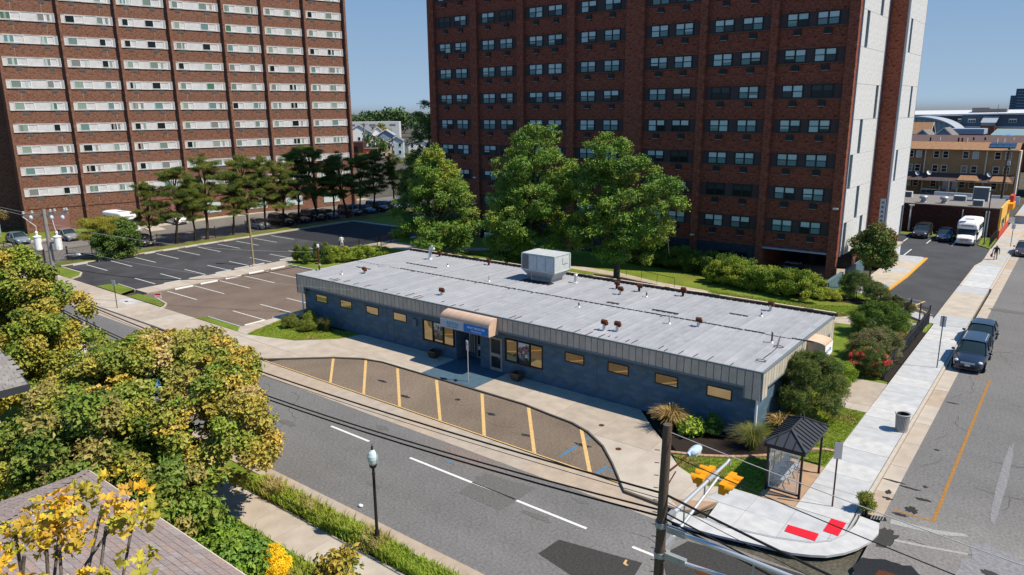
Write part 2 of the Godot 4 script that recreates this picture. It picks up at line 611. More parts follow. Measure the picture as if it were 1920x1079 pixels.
func setting() -> void:
	var mb := MB.new()
	mb.quad(V(-4000, -0.30, 4000), V(4000, -0.30, 4000), V(4000, -0.30, -4000), V(-4000, -0.30, -4000))
	struct("ground", mb, M.earth)
	# roads
	struct("front_street", sheet(rect(-150, 6.45, 9.1, 16.35), -0.10, 0.45, road_tone()), M.vroad)
	struct("side_street", sheet(PackedVector2Array([Vector2(6.45, -60), Vector2(18, -60), Vector2(18, 40), Vector2(6.45, 40), Vector2(6.45, 9.1)]), -0.10, 0.4, road_tone()), M.vroad)
	struct("far_side_street", sheet(rect(6.45, 18, -260, -60), -0.10, 3.0, road_tone()), M.vroad)
	struct("cross_street", sheet(rect(-60, 6.45, -100.5, -93.5), -0.12, 3.0, road_tone()), M.vroad)
	struct("parking_bay", sheet(PackedVector2Array([Vector2(-31, 7.4), Vector2(-3.2, 7.4), Vector2(-3.2, 7.2), Vector2(-3.9, 6.9), Vector2(-4.9, 5.9), Vector2(-6.2, 4.6), Vector2(-7.7, 3.65), Vector2(-9, 3.2), Vector2(-10.7, 3.0), Vector2(-12.6, 2.75), Vector2(-24.7, 2.72), Vector2(-26.4, 3.1), Vector2(-28.1, 4.1), Vector2(-30.4, 6.1)]), -0.07, 0.4, lot_tone(0.285, 0.222, 0.168, 0.22, 21)), M.vroad)
	struct("brown_parking_lot", sheet(rect(-57.1, -39.6, -12.6, 5.0), -0.06, 0.6, lot_tone(0.265, 0.20, 0.158, 0.22, 31)), M.vroad)
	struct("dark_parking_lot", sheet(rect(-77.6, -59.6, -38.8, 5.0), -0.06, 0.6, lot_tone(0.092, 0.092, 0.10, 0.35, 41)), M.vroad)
	struct("tower_parking_lot", sheet(rect(-98.2, -80.7, -75, 3.4), -0.08, 0.8, lot_tone(0.26, 0.24, 0.22, 0.22, 51)), M.vroad)
	struct("driveway", sheet(P2([-1.37, -35.5, 0.26, -33.4, 1.5, -31.9, 3.0, -31.06, 3.1, -38.8, 3.1, -55.5, 3.5, -58.5, 3.3, -70, 1.9, -69.6, 1.7, -76.3, -16, -76.3, -16, -58, -4.2, -57.6, -2.1, -57.8, -1.6, -57, -1.45, -45.5, -1.9, -38.8, -1.9, -37]), -0.06, 0.6, lot_tone(0.10, 0.103, 0.112, 0.3, 61)), M.vroad)
	# lawns
	var lawn := func(x: float, z: float) -> Color:
		var k := 1.0 + 0.35 * noise_lawn.get_noise_2d(x, z)
		var dry := maxf(0.0, noise_dry.get_noise_2d(x, z)) * 0.9
		return Color(0.20 * k + dry * 0.12, 0.28 * k + dry * 0.03, 0.030 * k + dry * 0.03)
	struct("lawn", sheet(P2([-59.3, -39, -59.3, -16.2, -58.2, -12.8, -53.2, -12.8, -39.5, -12.8, -39.5, -0.38, -30.6, -0.38, -0.3, -0.38, -0.3, -12.7, 1.45, -12.8, 3.3, -13, 3.3, -28.8, 1.6, -30.1, -0.9, -33.8, -1.9, -34.6, -4.8, -37, -6.0, -39, -6, -39.2]), -0.01, 0.9, lawn), M.vgrass)
	struct("corner_lawn", sheet(P2([-2.9, 3.5, -2.1, 4.5, -1.1, 5.0, -0.24, 5.42, 0.47, 4.93, 1.77, 4.88, 1.83, 4.15, 1.85, 0.4, 3.36, 0.4, 3.36, -7.5, 1.72, -7.5, 1.5, -12.7, -0.35, -12.7, -0.35, -2.9, 1.0, -2.9, 1.2, -0.5, 0.8, 0.7, 0, 1.45, -1.4, 2.5]), 0.0, 0.5, lawn), M.vgrass)
	struct("street_lawn", sheet(P2([-39.0, 1.2, -37.7, 4.9, -33.3, 3.6, -31.0, 1.3, -30.5, -0.36, -39.0, -0.36]), 0.0, 0.5, lawn), M.vgrass)
	struct("lot_verge", sheet(P2([-79.4, 4.6, -76.9, 3.0, -72, 3.0, -70.6, 3.8, -70.2, 4.88]), 0.02, 0.5, lawn), M.vgrass)
	struct("lot_verge", sheet(P2([-64.1, 4.7, -64, 3.6, -63.2, 3.1, -59.6, 3.2, -58.8, 4.78]), 0.02, 0.5, lawn), M.vgrass)
	struct("lot_verge", sheet(P2([-57.4, 4.78, -57.5, 3.72, -54.4, 3.65, -51.8, 4.1, -51.2, 4.75]), 0.02, 0.5, lawn), M.vgrass)
	struct("lot_verge", sheet(P2([-45.45, 4.82, -44.7, 4.1, -39.0, 4.08, -38.8, 4.86]), 0.02, 0.5, lawn), M.vgrass)
	struct("pine_verge", sheet(P2([-80.7, 3.4, -80.7, -75, -78, -75, -77.9, -39, -77.6, -10, -77.2, 2.7, -79.4, 4.7, -86, 4.7, -86, 3.4]), 0.0, 1.0, func(x: float, z: float) -> Color: return Color(0.16, 0.125, 0.05).lerp(lawn.call(x, z), clampf(0.6 + noise_dry.get_noise_2d(x * 3, z * 3), 0, 1))), M.vgrass)
	struct("tower_lawn", sheet(P2([-118, 8, -118, -40, -108, -40, -104, -16, -100.4, -12, -100.4, 3, -96, 4.2, -96, 8]), -0.02, 1.5, lawn), M.vgrass)
	struct("tower_lawn", sheet(rect(-101, -99.9, -62, -12), -0.02, 1.2, lawn), M.vgrass)
	struct("street_verge", sheet(rect(-90, 12, 17.05, 18.12), -0.01, 0.5, lawn), M.vgrass)
	struct("house_lawn", sheet(rect(-60, 6, 19.85, 34), -0.02, 0.7, lawn), M.vgrass)
	struct("lot_end_lawn", sheet(rect(-77.6, -59.4, -46, -39.1), 0.0, 1.0, lawn), M.vgrass)
	struct("drive_verge", sheet(P2([1.85, -69.7, 3.3, -67.6, 3.3, -76.3, 1.7, -76.3]), 0.02, 0.6, lawn), M.vgrass)
	struct("drive_verge", sheet(rect(-14, 1.6, -76.4, -72.6), 0.0, 0.8, func(x: float, z: float) -> Color: return lawn.call(x, z) if z < -73.4 else Color(0.07, 0.07, 0.075)), M.vgrass)
	var bed := P2([-6.5, -0.37, -5.0, 1.3, -3.75, 2.25, -2.8, 3.2, -2.1, 2.85, -1.4, 2.5, -0.5, 1.9, 0, 1.45, 0.8, 0.7, 1.2, -0.5, 1.0, -2.95, -0.38, -2.95, -0.38, -0.37])
	flat("mulch_bed", bed, 0.03, M.mulchm)
	flat("mulch_bed", P2([2.75, -13.4, 3.3, -13.3, 3.3, -26, 2.75, -26]), 0.02, M.mulchm)
	flat("mulch_bed", P2([-38.9, -2.2, -38.5, 1.2, -36.2, 2.2, -33.5, 1.5, -32.2, -0.4, -37.4, -0.4, -37.6, -2.2]), 0.02, M.mulchm)
	flat("mulch_bed", P2([-27.5, -28.6, -25, -26, -20.5, -26, -19.5, -27.6, -23, -29.2]), 0.01, M.mulchm)
	flat("mulch_bed", P2([-5.2, -33.2, -1.4, -33.4, 2.4, -29.3, 2.4, -28.9, -1.2, -32.0, -5.2, -31.6]), 0.01, M.mulchm)
	# gutters, pavements and kerbs, slab by slab
	var old := ["slab_old", "slab_old_b", "slab_old_c"]
	var gut := struct("front_gutter", ribbon([Vector2(-150, 8.25), Vector2(-0.9, 8.25)], 1.7, -0.3, -0.16), M.dirt)
	slabs(gut, rect(-110, -1.0, 7.46, 9.1), 3.0, 1.64, ["gutter", "slab_old_b"], -0.098, "gutter_slab")
	var ng := struct("near_kerb", ribbon([Vector2(-150, 16.7), Vector2(16, 16.7)], 0.7, -0.3, -0.16), M.dirt)
	slabs(ng, rect(-60, 5.6, 16.36, 17.04), 3.0, 0.68, ["gutter", "slab_old_b"], 0.02, "kerb_slab")
	var nw := struct("near_pavement", ribbon([Vector2(-150, 19), Vector2(16, 19)], 1.7, -0.3, -0.2), M.dirt)
	slabs(nw, rect(-50, 5.6, 18.12, 19.82), 1.8, 1.7, ["slab_old_c", "slab_old"], 0.02)
	var fp := struct("front_pavement", ribbon([Vector2(-150, 6.4), Vector2(-1, 6.4)], 2.0, -0.3, -0.2), M.dirt)
	slabs(fp, rect(-110, -38.02, 4.9, 8.05), 2.4, 3.15, old)
	slabs(fp, P2([-38, 4.92, -38, 8.05, -34.5, 8.08, -31.5, 7.2, -30.3, 6.15, -28.1, 4.25, -26.3, 3.2, -24.6, 2.85, -20.95, 2.83, -20.95, -0.36, -30.5, -0.36, -31.0, 1.35, -33.3, 3.65, -37.6, 4.92]), 3.3, 2.9, ["slab_old_c", "slab_old"])
	slabs(fp, P2([-16.4, -0.36, -16.4, 2.83, -12.5, 2.84, -10.6, 3.12, -8.9, 3.3, -7.6, 3.75, -6.1, 4.72, -4.8, 6.02, -3.9, 7.02, -3.1, 7.95, -0.36, 7.98, 0.0, 7.7, 0.65, 6.42, 0.06, 6.34, 0.45, 4.96, -0.24, 5.45, -1.09, 5.02, -2.1, 4.53, -3.0, 3.6, -4.1, 2.33, -5.0, 1.5, -6.75, -0.36]), 3.1, 4.3, ["slab_old_b", "slab_old", "slab_old_c"])
	slabs(fp, P2([-39.9, 4.06, -39.9, -3.5, -39.0, -3.5, -39.0, 1.2, -37.75, 4.88, -38.9, 4.88]), 1.5, 2.0, ["slab_old_c", "slab_old"])
	flat("entry_pad", P2([-20.92, -1.6, -20.92, 2.82, -16.42, 2.82, -16.42, -0.36, -17.8, -0.36, -17.8, -1.6]), 0.034, M.entry_blue, fp)
	flat("rust_stain", P2([-1.1, 7.4, -0.3, 7.0, 0.6, 6.5, 0.2, 7.6, -0.5, 7.9]), 0.041, M.slab_rust, fp)
	var mw := struct("median_walk", ribbon([Vector2(-58.4, 4.8), Vector2(-58.6, -16)], 1.2, -0.3, -0.2), M.dirt)
	slabs(mw, P2([-59.5, 3.1, -57.15, 3.1, -57.15, -12.7, -58.3, -12.8, -59.3, -16.4, -59.9, -16.4]), 2.6, 3.0, ["slab_old_c", "slab_old"])
	slabs(mw, P2([-60.3, -16.4, -59.3, -16.4, -58.4, -38.6, -59.4, -38.6]), 1.2, 3.0, ["slab_old_c", "slab_old"])
	slabs(mw, P2([-58.8, -26.6, -57, -26.4, -52, -26.4, -50.5, -28, -46, -31, -43, -33.5, -43, -35, -47, -32.6, -53, -29.6, -58.6, -29.6]), 3.0, 3.0, ["slab_old", "slab_old_b"], 0.02)
	slabs(mw, P2([-45, -33.5, -38, -33.6, -36.5, -37.9, -38.3, -37.9, -39.6, -35, -45, -34.9]), 2.5, 2.5, ["slab_old", "slab_new_b"], 0.024)
	var sp := struct("side_pavement", ribbon([Vector2(4.4, 4.8), Vector2(4.4, -120)], 2.0, -0.3, -0.2), M.dirt)
	var nws := ["slab_new", "slab_new_b", "slab_new_c", "slab_new"]
	slabs(sp, rect(3.38, 5.52, -28.9, 4.85), 2.14, 1.56, nws, 0.03)
	slabs(sp, rect(3.1, 5.52, -44.5, -28.92), 2.42, 3.1, ["slab_old_c", "slab_new_b"], 0.03)
	slabs(sp, rect(3.28, 5.52, -56.3, -44.52), 2.24, 1.56, ["slab_new_c", "slab_new"], 0.03)
	slabs(sp, rect(3.45, 5.52, -93.4, -56.32), 2.2, 1.56, ["slab_new_b", "slab_old_c"], 0.03)
	slabs(sp, rect(3.3, 5.52, -160, -100.6), 2.2, 4.0, ["slab_new_b", "slab_old_c"], 0.03)
	slabs(sp, P2([0.66, 6.4, 0.08, 6.33, 0.5, 4.95, 3.37, 4.87, 5.52, 4.87, 5.56, 5.74, 5.26, 6.48, 4.7, 7.06, 3.5, 7.58, 1.7, 8.0, 0.78, 7.93]), 1.66, 1.55, ["slab_new_c", "slab_new"], 0.03, "slab", Vector2(0.1, 0.0))
	flat("corner_apron", P2([0.58, 8.96, 1.7, 8.78, 3.33, 8.40, 4.3, 8.22, 4.92, 7.92, 5.42, 7.6, 5.9, 7.0, 6.22, 6.4, 6.5, 5.6, 6.62, 4.78, 6.48, 4.0, 5.74, 3.9, 5.74, 4.74, 5.6, 5.76, 5.3, 6.53, 4.72, 7.12, 3.53, 7.64, 1.72, 8.07, 0.75, 8.0, -0.5, 8.1, -0.9, 8.96]), 0.0, M.slab_new_c, sp)
	slabs(sp, P2([1.79, 4.83, 3.36, 4.83, 3.36, 0.42, 1.86, 0.42]), 1.7, 2.3, ["slab_rust", "slab_old_b"], 0.012)
	slabs(sp, P2([1.5, -12.75, 3.34, -12.9, 3.36, -8.6, 1.6, -8.5]), 2.2, 4.6, ["slab_old_b"], 0.012)
	slabs(sp, P2([1.6, -8.48, 3.36, -8.58, 3.36, -7.54, 1.74, -7.54]), 0.9, 1.2, ["slab_old_c"], 0.014)
	var gu := struct("side_gutter", ribbon([Vector2(6.08, 3.3), Vector2(6.08, -200)], 0.5, -0.3, -0.16), M.dirt)
	slabs(gu, rect(5.71, 6.45, -110, 3.35), 0.8, 3.0, ["slab_old", "gutter", "slab_old_c"], -0.096, "gutter_slab")
	struct("side_kerb", ribbon([Vector2(5.62, 3.9), Vector2(5.62, -30.9)], 0.15, -0.3, 0.028), M.kerb)
	struct("side_kerb", ribbon([Vector2(5.62, -44.6), Vector2(5.62, -110)], 0.15, -0.3, 0.028), M.kerb)
	struct("corner_kerb", ribbon([Vector2(5.62, 3.9), Vector2(5.62, 5.0), Vector2(5.58, 5.74), Vector2(5.28, 6.5), Vector2(4.7, 7.09), Vector2(3.52, 7.61), Vector2(1.7, 8.03), Vector2(0.7, 7.98)], 0.06, -0.3, 0.016), M.slab_new_b)
	struct("bay_kerb", ribbon([Vector2(-46, 8.12), Vector2(-38.9, 8.12), Vector2(-34.5, 8.16), Vector2(-31.5, 7.28), Vector2(-30.25, 6.22), Vector2(-28.05, 4.3), Vector2(-26.25, 3.26), Vector2(-24.6, 2.84), Vector2(-12.5, 2.86), Vector2(-10.6, 3.14), Vector2(-8.9, 3.34), Vector2(-7.6, 3.8), Vector2(-6.08, 4.77), Vector2(-4.78, 6.05), Vector2(-3.88, 7.05), Vector2(-3.0, 8.0), Vector2(-0.4, 8.06)], 0.12, -0.3, 0.022), M.kerb_dark)
	struct("lot_kerb", ribbon([Vector2(-77.2, 2.95), Vector2(-72, 2.95), Vector2(-70.5, 3.7), Vector2(-69.8, 4.85)], 0.16, -0.3, 0.06), M.kerb)
	struct("lot_kerb", ribbon([Vector2(-77.55, 2.9), Vector2(-77.75, -10), Vector2(-78.0, -38.6)], 0.3, -0.3, 0.09), M.kerb)
	struct("lot_kerb", ribbon([Vector2(-78.0, -38.9), Vector2(-60, -38.9)], 0.2, -0.3, 0.07), M.slab_new)
	struct("lot_kerb", ribbon([Vector2(-54.4, 3.55), Vector2(-51.7, 4.0), Vector2(-50.9, 4.6), Vector2(-50.6, 5.2)], 0.15, -0.3, 0.07), M.kerb)
	struct("lot_kerb", ribbon([Vector2(-44.7, 4.02), Vector2(-39.9, 4.02)], 0.12, -0.3, 0.05), M.slab_new_b)
	struct("lot_kerb", ribbon([Vector2(-63.3, 3.0), Vector2(-59.5, 3.12)], 0.12, -0.3, 0.05), M.kerb)
	struct("lot_kerb", ribbon([Vector2(-58.1, -12.7), Vector2(-39.6, -12.7)], 0.18, -0.3, 0.06), M.slab_new_b)
	struct("drive_kerb", ribbon([Vector2(-1.66, -57.2), Vector2(-1.62, -45.5), Vector2(-1.86, -38.8), Vector2(-1.9, -37.1), Vector2(-1.4, -35.6)], 0.28, -0.3, 0.05), M.kerb_yellow)
	struct("drive_kerb", ribbon([Vector2(3.2, -44.6), Vector2(3.2, -55.5), Vector2(3.6, -58.5), Vector2(3.45, -67.5)], 0.16, -0.3, 0.05), M.kerb)
	var ew := struct("entrance_walk", ribbon([Vector2(-3, -56), Vector2(-3, -36)], 1.6, -0.3, -0.2), M.dirt)
	slabs(ew, P2([-4.6, -57.4, -2.2, -57.6, -1.8, -57, -1.78, -45.5, -2.02, -38.8, -2.05, -37.1, -1.55, -35.4, -1.9, -34.7, -4.6, -36.6]), 3.2, 2.0, ["slab_old_c", "slab_new_b"], 0.03)
	slabs(ew, P2([-1.85, -34.65, -1.4, -35.45, 0.26, -33.35, 1.5, -31.93, 3.0, -31.04, 3.36, -28.95, 2.9, -28.95, 1.6, -30.2, -0.9, -33.85]), 2.0, 2.0, nws, 0.028)
	var gp := struct("garden_path", ribbon([Vector2(-3, -25.6), Vector2(0, -26)], 1.0, -0.3, -0.2), M.dirt)
	slabs(gp, P2([-34, -31.2, -25.4, -30.6, -20.4, -29.2, -15.4, -28.7, -12.6, -27.3, -8, -26.6, -3.2, -26.5, -1.9, -27.7, 1.6, -28.9, 3.1, -27.6, 2.6, -25.6, -1.2, -24.9, -3, -24.7, -8, -25.3, -13.3, -26.0, -18.1, -27.7, -24, -28.9, -34, -29.6]), 2.4, 2.4, ["slab_old_c", "slab_old"], 0.02)
	var tw := struct("tower_walk", ribbon([Vector2(-99, 3), Vector2(-99, -60)], 1.0, -0.3, -0.2), M.dirt)
	slabs(tw, P2([-99.9, 3.2, -98.2, 3.2, -98.2, -60, -99.9, -60]), 2.0, 3.0, ["slab_old_c", "slab_old"], 0.02)
	slabs(tw, P2([-98.2, -16.2, -94.2, -15.2, -94.2, -17.5, -98.2, -18.2]), 2.0, 2.0, ["slab_old_c", "slab_old"], 0.021)
	# storm drain, covers and the brick edging round the bed
	var sd := struct("storm_drain", ribbon([Vector2(6.05, 3.55), Vector2(6.6, 3.35)], 0.34, -0.3, -0.088), M.black_matte)
	for i in 5: obj("grate_bar", box1(V(6.1 + i * 0.1, -0.08, 3.53 - i * 0.036), V(0.03, 0.012, 0.36)), M.galv, sd)
	var eg := Curve2D.new()
	for q in [Vector2(-2.95, 3.38), Vector2(-2.3, 3.12), Vector2(-1.5, 2.74), Vector2(-0.6, 2.18), Vector2(0.05, 1.66), Vector2(0.9, 0.85), Vector2(1.3, 0.1), Vector2(1.9, -0.6), Vector2(2.4, -1.1), Vector2(2.85, -1.42), Vector2(3.3, -1.5)]: eg.add_point(q)
	var ed := struct("bed_edging", ribbon([Vector2(-2.8, 3.3), Vector2(-1.5, 2.74)], 0.05, -0.2, -0.1), M.dirt)
	var L := eg.get_baked_length()
	var s := 0.0
	while s < L:
		var a := eg.sample_baked(s)
		var b := eg.sample_baked(minf(s + 0.1, L))
		var d := b - a
		obj("edging_block", box1(V(a.x, 0.03, a.y), V(0.245, 0.12, 0.2), Basis(UP, -d.angle())), M.edging if rng.randf() < 0.6 else M.slab_rust, ed)
		s += 0.26
	for q in [Vector2(-7.42, 2.75), Vector2(-5.29, 4.65)]:
		mb = MB.new()
		mb.lathe(V(q.x, 0.03, q.y), [Vector2(0.15, 0), Vector2(0.15, 0.012), Vector2(0.0, 0.014)], 14)
		tag(obj("access_cover", mb, M.rust), "rusty round access cover on the %s" % ["pale pavement beside the kerb, nearer the clinic wall", "pavement corner, nearer the street"][0 if q.x < -6 else 1], "manhole cover", "round access covers")
	mb = MB.new()
	mb.lathe(V(2.05, -0.1, 11.18), [Vector2(0.28, 0), Vector2(0.28, 0.02), Vector2(0.0, 0.024)], 16)
	tag(obj("manhole_cover", mb, M.rust), "round brown manhole cover in the dark asphalt patch under the signal arm", "manhole cover")


var noise_lawn := noise(71, 0.25, 4)
var noise_dry := noise(72, 0.12, 3)


func box1(ce: Vector3, s: Vector3, bs := Basis.IDENTITY) -> MB:
	var mb := MB.new()
	mb.box(ce, s, bs)
	return mb


func mark(poly: PackedVector2Array, m: Material, called: String, parent: Node, y := -0.092) -> void:
	var mb := MB.new()
	mb.prism(poly, y - 0.003, y)
	obj(called, mb, m, parent)


func blob(cx: float, cz: float, rx: float, rz: float, k := 26, rough := 0.16, turn := 0.0) -> PackedVector2Array:
	var q := PackedVector2Array()
	var f := rn(0, 100)
	for i in k:
		var t := TAU * i / k
		var r := 1.0 + rough * (noise_dry.get_noise_2d(f + cos(t) * 14, sin(t) * 14) * 2.0 + rn(-0.3, 0.3))
		q.append(Vector2(cx, cz) + Vector2(cos(t) * rx * r, sin(t) * rz * r).rotated(turn))
	return q


func markings() -> void:
	var fs := get_node("front_street")
	var ss := get_node("side_street")
	var pb := get_node("parking_bay")
	var l1 := get_node("dark_parking_lot")
	var l2 := get_node("brown_parking_lot")
	var dw := get_node("driveway")
	for q in [[-54.2, -51.4], [-43.3, -40.3], [-31.0, -27.6], [-19.2, -16.1], [-13.1, -2.85], [-0.75, 0.2]]:
		mark(rect(q[0], q[1], 11.35, 11.49), M.paint_white, "lane_line", fs)
	mark(rect(-31.5, -3.2, 7.36, 7.44), M.paint_yellow, "edge_line", pb, -0.062)
	var tops := [-28.1, -26.1, -22.95, -19.38, -15.6, -12.1, -8.6]
	var bots := [-24.44, -21.28, -18.15, -14.93, -11.75, -8.49, -5.25]
	for i in 7:
		var x0: float = tops[i]
		var x1: float = bots[i]
		var z0 := 3.0 if i else 4.2
		mark(PackedVector2Array([Vector2(x0 - 0.1, z0 + 0.06), Vector2(x0 + 0.1, z0), Vector2(x1 + 0.1, 7.34), Vector2(x1 - 0.14, 7.34)]), M.paint_yellow, "stall_line", pb, -0.063)
	for i in 11:
		var z := 0.63 - 2.665 * i
		if i < 9: mark(rect(-64.9, -60.6, z - 0.05, z + 0.05), M.paint_white, "stall_line", l1, -0.053)
		if i < 10: mark(rect(-76.5, -71.3, z - 0.05, z + 0.05), M.paint_white, "stall_line", l1, -0.053)
	mark(rect(-77.2, -60.6, -38.3, -24.1), mat("dark_lot_end", 0.042, 0.046, 0.055, 0.95, "asphalt", 0.5), "dark_lot_end", l1, -0.0555)  # darker blue-grey sheet over the far end of the lot
	for z in [1.44, -1.28, -4.0, -6.75, -9.43]: mark(rect(-56.6, -51.2, z - 0.05, z + 0.05), M.paint_white, "stall_line", l2, -0.053)
	for z in [1.6, -1.08, -3.8, -6.5]: mark(rect(-45.0, -39.95, z - 0.05, z + 0.05), M.paint_white, "stall_line", l2, -0.053)
	# right hand lot
	for x in [-5.95, -3.35, -0.62]: mark(rect(x - 0.06, x + 0.06, -71.3, -67.7), M.paint_white, "stall_line", dw, -0.053)
	for i in 4: mark(PackedVector2Array([Vector2(-5.6, -58.6 - i * 0.9), Vector2(-4.2, -59.3 - i * 0.9), Vector2(-4.2, -59.45 - i * 0.9), Vector2(-5.6, -58.75 - i * 0.9)]), M.paint_blue, "hatch_line", dw, -0.053)
	mark(rect(-4.15, -4.02, -62.4, -57.9), M.paint_white, "hatch_line", dw, -0.052)
	for q in [[0.2, -36.6, 1.7, -36.2], [0.0, -35.6, 1.3, -35.1], [0.1, -34.5, 1.1, -34.1]]:
		mark(PackedVector2Array([Vector2(q[0], q[1]), Vector2(q[2], q[3]), Vector2(q[2], q[3] + 0.1), Vector2(q[0], q[1] + 0.1)]), M.paint_worn, "worn_marking", dw, -0.053)
	mark(P2([1.5, -36.4, 1.62, -36.4, 1.25, -34.6, 1.5, -33.6, 2.8, -32.0, 2.7, -31.95, 1.35, -33.5, 1.1, -34.6]), M.paint_yellow, "worn_marking", dw, -0.0535)
	mark(rect(0.1, 0.7, -33.75, -33.45), M.paint_white, "stencil", dw, -0.0535)
	# street markings on the right
	mark(rect(8.10, 8.24, -17.7, 2.4), M.paint_orange, "kerb_lane_line", ss)
	mark(rect(7.3, 8.09, -17.7, -17.58), M.paint_orange, "kerb_lane_line", ss)
	mark(rect(6.7, 8.09, 2.3, 2.42), M.paint_orange, "kerb_lane_line", ss)
	mark(blob(10.08, -3.4, 0.17, 4.6, 40, 0.10), M.patch_grey, "asphalt_patch", ss)
	mark(P2([6.75, 3.2, 7.5, 3.12, 8.4, 2.98, 9.3, 2.62, 9.5, 2.75, 8.7, 3.22, 7.7, 3.46, 6.8, 3.6]), M.paint_worn, "stop_line", ss)
	mark(P2([6.9, 4.75, 8.2, 4.45, 9.6, 4.05, 9.6, 4.2, 8.2, 4.62, 6.9, 4.95]), M.paint_worn, "stop_line", ss)
	mark(blob(10.6, 5.2, 1.15, 2.2, 44, 0.2), M.patch_grey, "asphalt_patch", ss)
	mark(blob(10.4, 5.0, 0.28, 0.2, 20, 0.2), M.patch_dark, "asphalt_patch", ss, -0.088)
	mark(blob(7.6, 7.6, 1.25, 1.3, 40, 0.14), M.patch_fresh, "asphalt_patch", ss)
	mark(P2([7.12, 7.8, 7.15, 7.2, 7.98, 7.1, 8.6, 7.7, 8.0, 8.6, 7.3, 8.4]), M.rust, "asphalt_patch", ss, -0.0875)
	mark(blob(6.85, 4.9, 0.4, 0.75, 30, 0.35), M.patch_dark, "asphalt_patch", ss, -0.0885)
	mark(P2([0.8, 9.75, 3.46, 9.3, 5.9, 9.1, 6.4, 10.4, 3.6, 10.9, 1.2, 12.4, 0.4, 11.2]), M.patch_dark, "asphalt_patch", fs)
	mark(P2([-3.3, 12.75, 0.05, 12.1, 0.25, 13.3, -1.4, 14.4, -3.4, 14.0]), M.patch_dark, "asphalt_patch", fs)
	mark(P2([-9.17, 10.4, -6.42, 10.04, -6.5, 12.5, -8.94, 12.45]), M.patch_mid, "asphalt_patch", fs)
	for q in [[5.75, 0.1, 6.6, 0.25], [6.5, 0.35, 7.3, 0.3]]: mark(blob((q[0] + q[2]) / 2, q[1] - 0.4, 0.45, 0.07, 20, 0.3), M.oil, "oil_stain", ss, -0.086)
	for q in [[7.4, -0.6, 0.1, 0.1], [7.5, 0.7, 0.28, 0.1], [7.3, 1.9, 0.22, 0.3], [6.3, 1.5, 0.2, 0.12], [6.2, 0.9, 0.12, 0.2], [7.0, 2.6, 0.3, 0.12], [7.2, -5, 0.14, 0.08], [6.9, -12.2, 0.3, 0.07], [7.6, -37, 1.3, 0.5]]:
		mark(blob(q[0], q[1], q[2], q[3], 18, 0.4), M.oil if q[2] < 1 else M.patch_mid, "oil_stain", ss, -0.086)
	for q in [[-12.5, 14.3], [-9, 10.9], [-21.5, 12.6], [-28.4, 13.4], [-16.8, 9.9], [-34, 10.7], [-5.1, 11.9], [-4.2, 9.8]]:
		mark(blob(q[0], q[1], rn(0.25, 0.8), rn(0.08, 0.25), 20, 0.35), M.patch_mid, "oil_stain", fs, -0.0915)
	for q in [[-22, 5.2], [-19, 6.1], [-13.2, 5.0], [-10.1, 6.0], [-16.2, 4.6], [-7.1, 5.2]]:
		mark(blob(q[0], q[1], rn(0.15, 0.5), rn(0.1, 0.2), 16, 0.35), M.oil, "oil_stain", pb, -0.0665)
	for q in [[-7.25, 6.1, 0.09, 0.75], [-7.24, 4.4, 0.08, 0.28], [-4.9, 6.9, 0.1, 0.5], [-4.4, 6.6, 0.4, 0.08], [-11.2, 10.6, 0.3, 0.05]]:
		mark(blob(q[0], q[1], q[2], q[3], 16, 0.3), M.paint_blue, "utility_mark", pb if q[1] < 7 else fs, -0.066 if q[1] < 7 else -0.09)
	mark(P2([-0.55, 12.3, -0.47, 12.3, -0.42, 12.5, -0.28, 12.55, -0.34, 12.62, -0.5, 12.58]), M.paint_yellow, "utility_mark", fs, -0.09)
	for r: PackedVector2Array in [P2([3.60, 6.43, 4.78, 6.35, 4.80, 6.95, 3.64, 6.99]), P2([4.86, 4.88, 5.43, 4.88, 5.42, 6.06, 4.85, 6.02])]:
		var mb := MB.new()
		mb.prism(r, 0.0, 0.052)
		for i in 9:
			for j in 4:
				var a: Vector2 = r[0].lerp(r[1], (i + 0.6) / 9.6) if r[0].distance_to(r[1]) > 0.8 else r[0].lerp(r[3], (i + 0.6) / 9.6)
				var b: Vector2 = r[3].lerp(r[2], (i + 0.6) / 9.6) if r[0].distance_to(r[1]) > 0.8 else r[1].lerp(r[2], (i + 0.6) / 9.6)
				var q: Vector2 = a.lerp(b, (j + 0.6) / 4.4)
				mb.box(V(q.x, 0.054, q.y), V(0.028, 0.008, 0.028))
		obj("tactile_panel", mb, M.tactile_red, get_node("side_pavement"))
	# fine cracks, tar lines and worn joints of the asphalt
	for k in [[fs, -110.0, 4.0, 9.6, 16.0, 26, -0.0925], [ss, 6.8, 17.0, -50.0, 8.5, 46, -0.0925], [pb, -24.0, -6.0, 3.6, 7.1, 7, -0.0665], [l1, -76.0, -61.0, -36.0, 3.0, 16, -0.0565], [l2, -56.0, -41.0, -12.0, 3.5, 14, -0.0565], [dw, -3.0, 2.6, -66.0, -34.0, 8, -0.0565]]:
		var mb := MB.new()
		for i in k[5]:
			var p := Vector2(rn(k[1], k[2]), rn(k[3], k[4]))
			var a := (rn(-0.3, 0.3) if rng.randf() < 0.5 else PI / 2 + rn(-0.3, 0.3))
			for j in int(rn(6, 22)):
				var q := p + Vector2.from_angle(a) * rn(0.15, 0.4)
				if q.x < k[1] or q.x > k[2] or q.y < k[3] or q.y > k[4]: break
				var nn := (q - p).normalized().orthogonal() * rn(0.006, 0.016)
				mb.tri(V(p.x + nn.x, k[6], p.y + nn.y), V(q.x, k[6], q.y), V(p.x - nn.x, k[6], p.y - nn.y))
				mb.tri(V(p.x - nn.x, k[6], p.y - nn.y), V(q.x, k[6], q.y), V(q.x - nn.x, k[6], q.y - nn.y))
				p = q
				a += rn(-0.5, 0.5)
		stuff(obj("cracks", mb, M.crack, k[0]))


